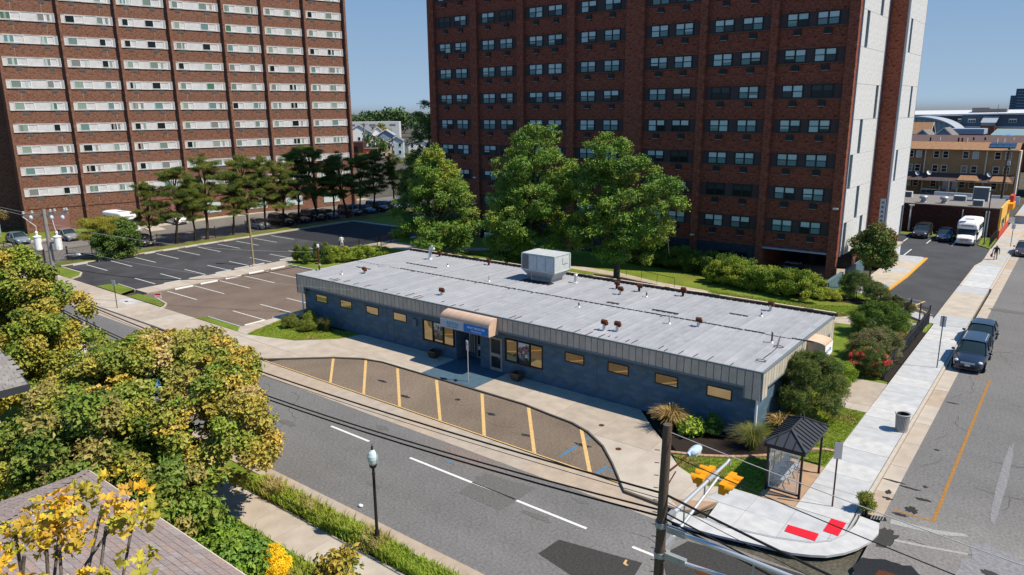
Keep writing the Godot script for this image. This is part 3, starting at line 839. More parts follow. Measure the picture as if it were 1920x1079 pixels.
# ---------------------------------------------------------------- the clinic
func letters(text: String, size: float, m: Material, parent: Node, at: Vector3, turn := 0.0, called := "lettering") -> void:
	var t := TextMesh.new()
	var f := SystemFont.new()
	f.font_names = PackedStringArray(["Droid Sans"])
	t.font = f
	t.text = text
	t.font_size = 48
	t.pixel_size = size / 48.0
	t.depth = 0.012
	var o := obj(called, t, m, parent)
	o.position = at
	o.rotation.y = turn


func poster(key: String, base: Color, sd: int) -> StandardMaterial3D:   # the print: a loose crowd of blurred figures
	rng.seed = sd
	var im := Image.create(64, 104, false, Image.FORMAT_RGB8)
	im.fill(Color(0.80, 0.84, 0.86))
	im.fill_rect(Rect2i(0, 74, 64, 30), base)
	for i in 26:
		var x := rn(2, 62)
		var y := rn(14, 74)
		var r := rn(5, 9)
		var cl := Color.from_hsv(rng.randf(), rn(0.1, 0.6), rn(0.25, 0.85))
		var sk := Color(0.45, 0.28, 0.2).lerp(Color(0.85, 0.65, 0.53), rng.randf())
		for yy in range(int(y), mini(int(y + r * 2.6), 92)):
			for xx in range(int(maxf(0, x - r)), int(minf(63, x + r))): im.set_pixel(xx, yy, cl)
		for yy in range(int(maxf(0, y - r)), int(minf(103, y + 2))):
			for xx in range(int(maxf(0, x - r)), int(minf(63, x + r))):
				var d := Vector2((xx - x) / (r * 0.62), (yy - y + r * 0.3) / (r * 0.75)).length()
				if d < 1.0: im.set_pixel(xx, yy, sk if yy > y - r * 0.65 else Color(0.08, 0.06, 0.05))
	for x in range(18, 44): im.set_pixel(x, 88 + (x * 7) % 3, Color(0.6, 0.8, 0.85))
	var m := StandardMaterial3D.new()
	m.albedo_texture = ImageTexture.create_from_image(im)
	m.roughness = 0.3
	M[key] = m
	return m


func small_window(parent: Node3D, x0: float, x1: float, y0: float, y1: float, z: float) -> Node3D:
	var fr := MB.new()
	fr.span(x0, x1, y0, y0 + 0.055, z - 0.06, z + 0.035)
	fr.span(x0, x1, y1 - 0.055, y1, z - 0.06, z + 0.035)
	fr.span(x0, x0 + 0.055, y0 + 0.055, y1 - 0.055, z - 0.06, z + 0.033)
	fr.span(x1 - 0.055, x1, y0 + 0.055, y1 - 0.055, z - 0.06, z + 0.033)
	var w := obj("window", fr, M.bronze, parent)
	obj("pane", box1(V((x0 + x1) / 2, (y0 + y1) / 2, z + 0.004), V(x1 - x0 - 0.1, y1 - y0 - 0.1, 0.016)), M.tint, w)
	return w


func clinic() -> void:
	var cl := thing("clinic_building", "long low blue block clinic with ribbed grey metal roof and beige fascia", "building")
	var wl := MB.new()
	var zf := -0.38
	wl.span(-37.3, -23.95, 0, 3.5, -0.62, zf)              # front wall, pierced for the two poster windows and the entry
	wl.span(-23.95, -20.88, 0, 0.86, -0.62, zf)
	wl.span(-23.95, -20.88, 2.38, 3.5, -0.62, zf)
	wl.span(-20.88, -20.76, 0, 3.5, -1.62, zf)
	wl.span(-20.76, -19.0, 0, 3.5, -1.9, -1.62)
	wl.span(-18.62, -17.84, 0, 2.3, -1.62, zf)
	wl.span(-20.76, -16.78, 2.3, 3.5, -0.62, zf)
	wl.span(-16.78, -16.56, 0, 3.5, -0.62, zf)
	wl.span(-16.56, -13.56, 0, 0.86, -0.62, zf)
	wl.span(-16.56, -13.56, 2.44, 3.5, -0.62, zf)
	wl.span(-13.56, -0.38, 0, 3.5, -0.62, zf)
	wl.span(-37.3, -37.05, 0, 3.5, -12.4, -0.62)
	wl.span(-0.63, -0.38, 0, 3.5, -12.4, -0.62)
	wl.span(-37.05, -0.63, 0, 3.5, -12.4, -12.15)
	wl.span(-37.05, -0.63, -0.1, 0.0, -12.15, -0.62)
	var wall := obj("wall", wl, M.wall_blue, cl)
	# shallow pilaster strips of the block wall and the downpipes at its corners
	for x in [-30.0, -27.6, -26.9, -9.75]: obj("wall_joint", box1(V(x, 1.5, zf + 0.012), V(0.035, 2.95, 0.03)), M.trim_blue, wall)
	# the flat roof deck, its panels, ribs and seam
	var dk := MB.new()
	dk.span(-37.66, -0.02, 3.5, 3.80, -12.8, -0.02)
	var roof := obj("roof", dk, M.trim_blue, cl)
	var pw := 0.409
	var n := 92
	var mats := ["roof_a", "roof_b", "roof_c", "roof_a"]
	for i in n:
		var x := -37.66 + i * pw
		for h in 2:
			var z0 := -0.04 if h == 0 else -6.34
			var z1 := -6.22 if h == 0 else -12.62
			var pm := MB.new()
			var y0 := 3.835
			var y1 := 3.875
			var ya := y0 if h == 0 else y1
			var yb := y1 if h == 0 else y0
			pm.quad(V(x + 0.02, ya, z0), V(x + pw - 0.02, ya, z0), V(x + pw - 0.02, yb, z1), V(x + 0.02, yb, z1))
			pm.quad(V(x + 0.02, ya - 0.04, z0), V(x + pw - 0.02, ya - 0.04, z0), V(x + pw - 0.02, ya, z0), V(x + 0.02, ya, z0))
			pm.quad(V(x + 0.02, ya, z0), V(x + 0.02, yb, z1), V(x, yb + 0.035, z1), V(x, ya + 0.035, z0))
			pm.quad(V(x + pw - 0.02, yb, z1), V(x + pw - 0.02, ya, z0), V(x + pw, ya + 0.035, z0), V(x + pw, yb + 0.035, z1))
			obj("roof_panel", pm, M[mats[rng.randi() % 4]], roof)
	var rb := MB.new()
	for i in n - 1:
		var x := -37.66 + (i + 1) * pw
		rb.box(V(x, 3.872, -3.13), V(0.026, 0.05, 6.1), Basis(Vector3.RIGHT, 0.0064))
		rb.box(V(x, 3.872, -9.48), V(0.026, 0.05, 6.2), Basis(Vector3.RIGHT, -0.0064))
	stuff(obj("roof_ribs", rb, M.rib, roof))
	var seam := MB.new()
	var x := -32.3
	while x < -0.3:
		var l := rn(0.5, 1.7)
		seam.box(V(x + l / 2, 3.895, -6.28 + rn(-0.02, 0.02)), V(l - rn(0.03, 0.25), 0.045, rn(0.06, 0.14)))
		if rng.randf() < 0.16: seam.box(V(x, 3.88, -6.08), V(0.1, 0.03, 0.25))
		x += l
	obj("seam_strip", seam, M.seam, roof)
	for s in [[-33.6, -29.9, -8.2, 0.1], [-35.8, -34.0, -4.6, 0.1], [-9.7, -7.9, -7.1, 0.22], [-13.0, -12.1, -7.0, 0.2], [-5.4, -4.2, -9.2, 0.1], [-2.1, -0.6, -6.3, 0.3]]:
		obj("tar_patch", box1(V((s[0] + s[1]) / 2, 3.905, s[2]), V(s[1] - s[0], 0.03, s[3])), M.seam if s[3] < 0.25 else M.rib, roof)
	for i in 34:   # rust at the lower rib ends
		var xr := -37.66 + pw * int(rn(8, 91))
		obj("rust_streak", box1(V(xr + 0.02, 3.885, -rn(0.2, 0.75)), V(0.035, 0.016, rn(0.25, 0.9))), M.rust, roof)
	obj("hatch_cover", cap(-34.2, -6.3, 0.62, 0.05), M.roof_b, roof)
	# parapet with the torn tar edge at the back
	var pa := MB.new()
	pa.span(-37.7, 0.02, 3.8, 4.02, -12.87, -12.74)
	obj("parapet", pa, M.trim_cream, roof)
	var tr := MB.new()
	x = -37.6
	while x < -0.1:
		var l := rn(0.2, 0.7)
		tr.box(V(x + l / 2, 3.92 + rn(-0.02, 0.05), -12.64), V(l, 0.10 + rn(0, 0.08), 0.19 + rn(0, 0.1)), Basis(UP, rn(-0.05, 0.05)))
		x += l
	obj("tar_edge", tr, M.tar, roof)
	# fascia: standing panels, a dark cap and a dark lower trim; deeper at the corners
	var fa := MB.new()
	fa.span(-37.68, 0.0, 2.95, 3.82, -0.10, -0.05)
	fa.span(-37.68, -37.63, 2.95, 3.82, -12.8, -0.10)
	fa.span(-0.05, 0.0, 2.95, 3.82, -12.8, -0.10)
	var fas := obj("fascia", fa, M.fascia_b, cl)
	for i in n:
		var xa := -37.67 + i * pw
		var yb := 2.34 if i < 2 or i > n - 3 else 2.95
		obj("fascia_panel", box1(V(xa + pw / 2, (yb + 3.80) / 2, -0.02), V(pw - 0.045, 3.80 - yb, 0.05)), M.fascia if i % 3 else M.fascia_b, fas)
	for i in 31:
		var za := -0.06 - i * pw
		var yb := 2.34 if i < 2 or i > 28 else 2.90
		obj("fascia_panel", box1(V(-0.015, (yb + 3.80) / 2, za - pw / 2), V(0.06, 3.80 - yb, pw - 0.045)), M.fascia if i % 3 else M.fascia_b, fas)
		obj("fascia_panel", box1(V(-37.665, (yb + 3.80) / 2, za - pw / 2), V(0.06, 3.80 - yb, pw - 0.045)), M.fascia, fas)
	var cp := MB.new()
	cp.span(-37.74, 0.06, 3.79, 3.87, -0.03, 0.06)
	cp.span(-0.01, 0.07, 3.79, 3.88, -12.86, -0.03)
	cp.span(-37.74, -37.67, 3.79, 3.88, -12.86, -0.03)
	obj("roof_edge_cap", cp, M.trim_teal, fas)
	var lt := MB.new()
	lt.span(-36.86, -0.82, 2.85, 2.95, -0.12, 0.03)
	lt.span(-36.86, -36.78, 2.34, 2.85, -0.12, 0.03)
	lt.span(-0.90, -0.82, 2.34, 2.85, -0.12, 0.03)
	lt.span(-0.03, 0.06, 2.34, 3.79, -0.03, 0.035)
	lt.span(-37.73, -37.65, 2.34, 3.79, -0.03, 0.035)
	lt.span(-0.12, 0.03, 2.80, 2.90, -12.0, -0.90)
	lt.span(-37.2, -0.4, 2.86, 2.93, -0.36, -0.14)     # soffit
	lt.span(-0.36, -0.14, 2.82, 2.89, -12.0, -0.5)
	obj("fascia_trim", lt, M.trim_teal, fas)
	for q in [[-37.45, -0.22, -1], [-0.24, -0.2, 1]]:
		var dp := MB.new()
		dp.cyl(V(q[0], 0, q[1]), V(q[0], 2.6, q[1]), 0.06, 0.06, 8)
		dp.cyl(V(q[0], 2.45, q[1]), V(q[0] + 0.02, 2.9, q[1] + 0.05), 0.07, 0.09, 8)
		obj("downpipe", dp, M.white, cl)
	# high slot windows
	for k in [-35.82, -32.84, -29.83, -26.88, -11.93, -8.96, -5.97, -2.97]:
		small_window(cl, k, k + 1.37, 1.82, 2.44, zf)
	# poster windows either side of the entry
	poster("poster_a", Color(0.13, 0.2, 0.2), 5)
	poster("poster_b", Color(0.05, 0.12, 0.14), 9)
	rng.seed = 77
	for q in [[-23.93, "poster_a"], [-16.54, "poster_b"]]:
		var x0: float = q[0]
		var fr := MB.new()
		for y in [0.87, 2.33]: fr.span(x0, x0 + 2.97, y, y + 0.07, zf - 0.16, zf + 0.03)
		for dx in [0.0, 0.95, 1.93, 2.90]: fr.span(x0 + dx, x0 + dx + 0.07, 0.94, 2.33, zf - 0.16, zf + 0.028)
		var w := obj("display_window", fr, M.bronze, cl)
		for j in [0, 2]: obj("pane", box1(V(x0 + 0.515 + j * 0.975, 1.635, zf - 0.05), V(0.9, 1.39, 0.016)), M.tint, w)
		obj("pane", box1(V(x0 + 1.475, 1.635, zf - 0.07), V(0.9, 1.39, 0.016)), M.tint, w)
		var pm := MB.new()
		pm.use_uv = true
		pm.quad(V(x0 + 1.03, 0.98 if q[1] == "poster_b" else 1.1, zf - 0.05), V(x0 + 1.92, 0.98 if q[1] == "poster_b" else 1.1, zf - 0.05), V(x0 + 1.92, 2.31, zf - 0.05), V(x0 + 1.03, 2.31, zf - 0.05))
		obj("poster", pm, M[q[1]], w)
	# entry: the glazed back door, side lights and the second door
	var df := MB.new()
	df.span(-19.0, -18.62, 0, 2.3, -1.75, -1.64)
	df.span(-19.95, -19.87, 0, 2.25, -1.62, -1.56)
	df.span(-20.76, -19.0, 2.1, 2.25, -1.62, -1.56)
	df.span(-19.1, -19.0, 0, 2.25, -1.62, -1.56)
	df.span(-20.0, -19.0, 0, 0.16, -1.62, -1.56)
	var d1 := obj("door", df, M.door_frame, cl)
	obj("pane", box1(V(-19.5, 1.13, -1.6), V(0.8, 1.95, 0.02)), M.car_glass, d1)
	obj("push_bar", box1(V(-19.48, 1.0, -1.53), V(0.7, 0.05, 0.05)), M.galv, d1)
	obj("notice", box1(V(-19.72, 0.75, -1.585), V(0.36, 0.26, 0.006)), M.white, d1)
	for i in 3: obj("vertical_blind", box1(V(-20.62 + i * 0.2, 1.2, -1.6), V(0.07, 1.7, 0.03)), M.cream if i else M.white, d1)
	df = MB.new()
	df.span(-17.8, -17.7, 0, 2.28, -0.46, -0.36)
	df.span(-16.9, -16.78, 0, 2.28, -0.46, -0.36)
	df.span(-17.7, -16.9, 2.16, 2.28, -0.46, -0.36)
	df.span(-17.7, -16.9, 0.98, 1.2, -0.46, -0.36)
	df.span(-17.7, -16.9, 0, 0.22, -0.46, -0.36)
	var d2 := obj("door", df, M.door_frame, cl)
	obj("pane", box1(V(-17.3, 1.68, -0.42), V(0.8, 0.96, 0.02)), M.car_glass, d2)
	obj("pane", box1(V(-17.3, 0.6, -0.42), V(0.8, 0.76, 0.02)), M.car_glass, d2)
	obj("handle", box1(V(-16.99, 1.05, -0.33), V(0.05, 0.3, 0.05)), M.galv, d2)
	obj("entry_soffit", box1(V(-19.3, 2.28, -1.1), V(2.9, 0.06, 1.0)), M.trim_blue, cl)
	obj("interior", box1(V(-18.6, 1.2, -3.2), V(4.6, 2.4, 0.1)), M.interior, cl)
	# side door under the second awning
	var sdm := MB.new()
	sdm.span(-0.40, -0.34, 0, 2.2, -8.9, -7.9)
	obj("side_door", sdm, M.bronze, cl)
	obj("side_window", box1(V(-0.36, 1.7, -11.6), V(0.06, 1.0, 0.9)), M.tint, cl)
	obj("meter_box", box1(V(-24.6, 2.02, zf + 0.08), V(0.34, 0.52, 0.16)), M.trim_blue, cl)
	# awnings: barrel canvas over a frame, with printed valances
	var aw := thing("entrance_awning", "beige barrel awning with pale and bright blue sign band over the clinic entrance", "awning", V(-18.86, 0, 0))
	obj("canvas", awning_shape(4.18, 0.92, 3.76, 3.32, 2.70), M.canvas, aw)
	var fr2 := MB.new()
	for s in [-2.07, 2.07]: fr2.bar(V(s, 2.70, 0.02), V(s, 2.70, 0.9), 0.03, 0.03)
	obj("frame", fr2, M.alu, aw)
	var v1 := obj("valance", box1(V(-1.03, 3.01, 0.935), V(2.03, 0.56, 0.012)), M.sign_pale, aw)
	letters("Act", 0.33, M.text_blue, v1, V(-1.27, 3.07, 0.945))
	letters("i", 0.42, M.text_blue, v1, V(-0.95, 3.14, 0.945))
	letters("On", 0.33, M.text_blue, v1, V(-0.65, 3.07, 0.945))
	letters("community health", 0.11, M.text_blue, v1, V(-1.0, 2.86, 0.945))
	var v2 := obj("valance", box1(V(1.03, 3.01, 0.935), V(2.03, 0.56, 0.012)), M.sign_blue, aw)
	letters("ADULT MEDICINE", 0.19, M.text_white, v2, V(1.05, 3.09, 0.945))
	letters("1301 Baltic Ave", 0.13, M.text_white, v2, V(1.05, 2.88, 0.945))
	var aw2 := thing("side_awning", "small beige barrel awning with a pale blue emblem on the clinic's right end", "awning", V(0, 0, -7.86), PI / 2)
	obj("canvas", awning_shape(1.5, 1.0, 3.70, 3.5, 2.68), M.canvas, aw2)
	var v3 := obj("valance", box1(V(0, 3.12, 1.015), V(1.5, 0.68, 0.012)), M.white, aw2)
	letters("Act", 0.3, M.sign_blue, v3, V(-0.3, 3.1, 1.025))
	letters("iOn", 0.3, M.sign_blue, v3, V(0.22, 3.12, 1.025))
	# planters
	for q in [[-22.35, 0.17, "square brown tapered planter under the left poster window of the clinic"], [-15.15, 0.17, "square brown tapered planter right of the entrance, under the right poster window"]]:
		var pl := thing("planter", q[2], "planter", V(q[0], 0.03, q[1]), 0.0, "brown planters by the clinic wall")
		var pm := MB.new()
		var pr := [[0.20, 0.0], [0.27, 0.12], [0.34, 0.45], [0.33, 0.53], [0.27, 0.53], [0.25, 0.42]]
		for i in pr.size() - 1:
			var a: float = pr[i][0]
			var b: float = pr[i + 1][0]
			var y0: float = pr[i][1]
			var y1: float = pr[i + 1][1]
			for s in 4:
				var bs := Basis(UP, s * PI / 2)
				pm.quad(bs * V(-a, y0, a), bs * V(a, y0, a), bs * V(b, y1, b), bs * V(-b, y1, b))
		obj("pot", pm, M.planter, pl)
		obj("soil", box1(V(0, 0.40, 0), V(0.5, 0.04, 0.5)), M.mulchm, pl)


func awning_shape(w: float, d: float, top: float, fr: float, bot: float) -> MB:
	var mb := MB.new()
	var k := 9
	var pr := []
	for i in k + 1:
		var t := PI / 2 * i / k
		pr.append(Vector2(sin(t) * d, fr + (top - fr) * cos(t)))
	for i in k:
		var a: Vector2 = pr[i]
		var b: Vector2 = pr[i + 1]
		var na := V(0, cos(PI / 2 * i / k), sin(PI / 2 * i / k))
		var nb := V(0, cos(PI / 2 * (i + 1) / k), sin(PI / 2 * (i + 1) / k))
		mb.squad(V(-w / 2, b.y, b.x), V(w / 2, b.y, b.x), V(w / 2, a.y, a.x), V(-w / 2, a.y, a.x), nb, nb, na, na)
		for s in [-1.0, 1.0]:
			var x: float = s * w / 2
			mb.quad(V(x, bot, a.x), V(x, bot, b.x), V(x, b.y, b.x), V(x, a.y, a.x))
	mb.quad(V(-w / 2, bot, d), V(w / 2, bot, d), V(w / 2, fr, d), V(-w / 2, fr, d))
	return mb


func cap(x: float, z: float, r: float, h: float) -> MB:
	var mb := MB.new()
	mb.lathe(V(x, 3.87, z), [Vector2(r, 0), Vector2(r, h * 0.5), Vector2(r * 0.8, h), Vector2(0.01, h)], 18)
	return mb


func roof_items() -> void:
	# the big rooftop unit on its tapering curb
	var un := thing("rooftop_unit", "big grey box air handling unit on a tapered metal curb on the clinic roof", "air conditioner")
	var a := [-21.75, -18.7, -11.05, -8.98]
	var hp := MB.new()
	var b := [-21.15, -19.25, -10.8, -9.3]
	var yb := 3.88
	var yt := 4.72
	var cb := [V(b[0], yb, b[3]), V(b[1], yb, b[3]), V(b[1], yb, b[2]), V(b[0], yb, b[2])]
	var ct := [V(a[0], yt, a[3]), V(a[1], yt, a[3]), V(a[1], yt, a[2]), V(a[0], yt, a[2])]
	for i in 4:
		var j := (i + 1) % 4
		var m0: Vector3 = cb[i] + V(0, 0.2, 0)
		var m1: Vector3 = cb[j] + V(0, 0.2, 0)
		hp.quad(cb[i], cb[j], m1, m0)
		hp.quad(m0, m1, ct[j], ct[i])
	obj("curb", hp, M.galv, un)
	var cs := MB.new()
	cs.span(a[0] + 0.03, a[1] - 0.03, 4.72, 5.94, a[2] + 0.03, a[3] - 0.03)
	var casing := obj("casing", cs, M.unit_panel, un)
	var tp := MB.new()
	tp.span(a[0], a[1], 5.94, 6.0, a[2], a[3])
	tp.span(a[0], a[1], 4.70, 4.78, a[2], a[3])
	for q in [[a[0], a[3]], [a[1], a[3]], [a[1], a[2]], [a[0], a[2]]]: tp.box(V(q[0] * 0.985 + (a[0] + a[1]) / 2 * 0.015, 5.35, q[1] * 0.985 + (a[2] + a[3]) / 2 * 0.015), V(0.09, 1.2, 0.09))
	obj("edge_trim", tp, M.unit_panel, un)
	obj("intake_grille", box1(V(-21.38, 5.34, a[3] - 0.01), V(0.52, 1.06, 0.05)), M.unit_dark, un)
	obj("access_panel", box1(V(-20.72, 5.34, a[3] - 0.015), V(0.74, 1.06, 0.05)), M.unit_panel, un)
	obj("access_panel", box1(V(-19.92, 5.34, a[3] - 0.01), V(0.74, 1.08, 0.05)), M.unit_panel, un)
	obj("access_panel", box1(V(-19.14, 5.34, a[3] - 0.015), V(0.68, 1.06, 0.05)), M.unit_panel, un)
	obj("access_panel", box1(V(a[1] - 0.01, 5.5, -10.4), V(0.05, 0.45, 0.7)), M.unit_panel, un)
	obj("condensate_pipe", rod(V(-20.9, 3.9, -9.1), V(-20.9, 4.5, -9.15), 0.02), M.alu, un)
	obj("flashing", box1(V(-20.3, 3.895, -9.0), V(2.6, 0.03, 0.7)), M.tar, un)
	# vents, hoods and pipes, each its own thing
	var spots := [
		[-33.4, -3.4, 0.34, 0, "rusty hood vent standing alone on the front slope near the left end of the roof"],
		[-23.47, -1.9, 0.36, 0, "rusty hood vent on the front slope left of the entrance awning"],
		[-9.91, -1.45, 0.48, 0, "taller of two rusty hood vents close together at the front roof edge, the left one"],
		[-9.2, -1.75, 0.44, 0, "right hand one of two rusty hood vents close together at the front roof edge"],
		[-14.44, -10.71, 0.42, 0, "left most of three rusty hood vents right of the rooftop unit"],
		[-13.4, -9.4, 0.42, 0, "front one of three rusty hood vents right of the rooftop unit"],
		[-12.75, -10.95, 0.42, 0, "rear right one of three rusty hood vents right of the rooftop unit"],
		[-9.7, -11.6, 0.46, 0, "rusty hood vent at the back parapet right of the group of three"],
		[-3.57, -11.4, 0.46, 0, "rusty hood vent at the back parapet nearest the right end of the roof"],
		[-5.77, -5.35, 0.42, 0, "rusty hood vent just in front of the seam, right half of the roof"],
		[-33.3, -12.0, 0.34, 0, "rusty hood vent at the back parapet next to the silver elbow hood"],
		[-27.4, -11.8, 0.34, 0, "rusty hood vent at the back parapet between silver elbow and rooftop unit"],
	]
	for s in spots:
		var o := thing("roof_vent", s[4], "roof vent", V(s[0], 3.87, s[1]), rn(-0.4, 0.4), "rusty hood vents on the clinic roof")
		var h: float = s[2]
		obj("pipe", rod(V(0, 0, 0), V(0, h, 0), 0.085), M.alu if rng.randf() < 0.6 else M.rust, o)
		var hd := MB.new()
		hd.cyl(V(-0.14, h + 0.02, 0), V(0.16, h + 0.02, 0), 0.15, 0.15, 12)
		hd.span(-0.15, 0.15, h - 0.02, h + 0.1, -0.13, 0.13)
		hd.span(0.1, 0.22, h - 0.16, h + 0.03, -0.12, 0.12)
		obj("hood", hd, M.rust, o)
	var pipes := [
		[-29.8, -9.3, 0.22, "charcoal", "thin dark pipe stub on the rear slope, left half of the roof"],
		[-7.41, -4.9, 0.5, "alu", "thin pale pipe in front of the seam between two hood vents"],
		[-3.57, -9.8, 0.24, "charcoal", "small dark pipe stub at the rear slope near the right end"],
		[-1.25, -4.9, 0.62, "steel_brown", "tall brown and white pipe in front of the seam near the right end"],
		[-17.89, -10.6, 0.62, "alu", "thick silver pipe standing right of the rooftop unit"],
		[-23.4, -7.05, 0.42, "alu", "short silver pipe with a cap left of the rooftop unit, near the seam"],
		[-34.6, -2.1, 0.3, "alu", "thin silver pipe in front of the lone left hood vent"],
		[-13.9, -4.9, 0.3, "charcoal", "slim dark pipe on the front slope before the right tar patch"],
		[-11.6, -9.9, 0.34, "steel_brown", "slim brown pipe on the rear slope right of the three hood vents"],
	]
	for s in pipes:
		var o := thing("vent_pipe", s[4], "pipe", V(s[0], 3.87, s[1]), 0.0, "vent pipes on the clinic roof")
		var r := 0.12 if String(s[4]).begins_with("thick") else 0.05
		obj("pipe", rod(V(0, 0, 0), V(0, s[2], 0), r), M[s[3]], o)
		obj("flashing", cone(V(0, 0, 0), r * 2.4, r * 1.1, 0.09), M.alu, o)
		obj("cap", cone(V(0, s[2] - 0.02, 0), r * 1.35, r * 0.9, 0.07), M.alu, o)
	var el := thing("elbow_hood", "silver elbow hood pipe at the back left corner of the clinic roof", "roof vent", V(-33.1, 3.87, -10.6))
	var em := MB.new()
	em.tube([V(0, 0, 0), V(0, 0.75, 0), V(0.05, 0.98, 0), V(0.2, 1.1, 0), V(0.38, 1.05, 0), V(0.46, 0.88, 0)], 0.13, 0.15, 10)
	obj("pipe", em, M.alu, el)
	obj("flashing", cone(V(0, 0, 0), 0.32, 0.14, 0.14), M.alu, el)
	var sm := thing("service_mast", "rusty service mast with white insulators at the left rear of the clinic roof", "mast", V(-37.35, 3.35, -2.0))
	obj("pipe", rod(V(0, 0, 0), V(0, 2.5, 0), 0.07), M.rust, sm)
	var wh := MB.new()
	wh.lathe(V(0, 2.4, 0), [Vector2(0.09, 0), Vector2(0.12, 0.1), Vector2(0.1, 0.24), Vector2(0.02, 0.3)], 10)
	obj("weather_head", wh, M.lamp_clear, sm)
	obj("clamp", box1(V(0.1, 1.0, 0.05), V(0.25, 0.12, 0.12)), M.alu, sm)
	for q in [[-0.46, -4.4, "loop of dark cable lying at the front right of the roof panels"], [-0.42, -1.6, "black cable coil at the front right corner of the roof"]]:
		var lo := MB.new()
		var pts := []
		for i in 11: pts.append(V(q[0] - 0.2 + 0.25 * cos(i * 0.6), 3.93, q[1] + 0.25 * sin(i * 0.6) + i * 0.02))
		lo.tube(pts, 0.018, 0.018, 5)
		tag(obj("cable_loop", lo, M.cable), q[2], "cable", "loose cables on the clinic roof")
	var cd := MB.new()
	cd.tube([V(-0.65, 3.94, -1.9), V(-0.62, 3.94, -3.0), V(-0.66, 3.95, -4.1), V(-1.2, 3.95, -6.2)], 0.015, 0.015, 5)
	tag(obj("roof_cable", cd, M.cable), "thin dark cable running along the right end of the clinic roof", "cable")


func rod(a: Vector3, b: Vector3, r: float, k := 10) -> MB:
	var mb := MB.new()
	mb.cyl(a, b, r, r, k)
	return mb


func cone(at: Vector3, r0: float, r1: float, h: float, k := 12) -> MB:
	var mb := MB.new()
	mb.lathe(at, [Vector2(r0, 0), Vector2(r1, h), Vector2(0.001, h + 0.005)], k)
	return mb


# ---------------------------------------------------------------- the two apartment towers
func pick(a: Array):
	return a[rng.randi() % a.size()]


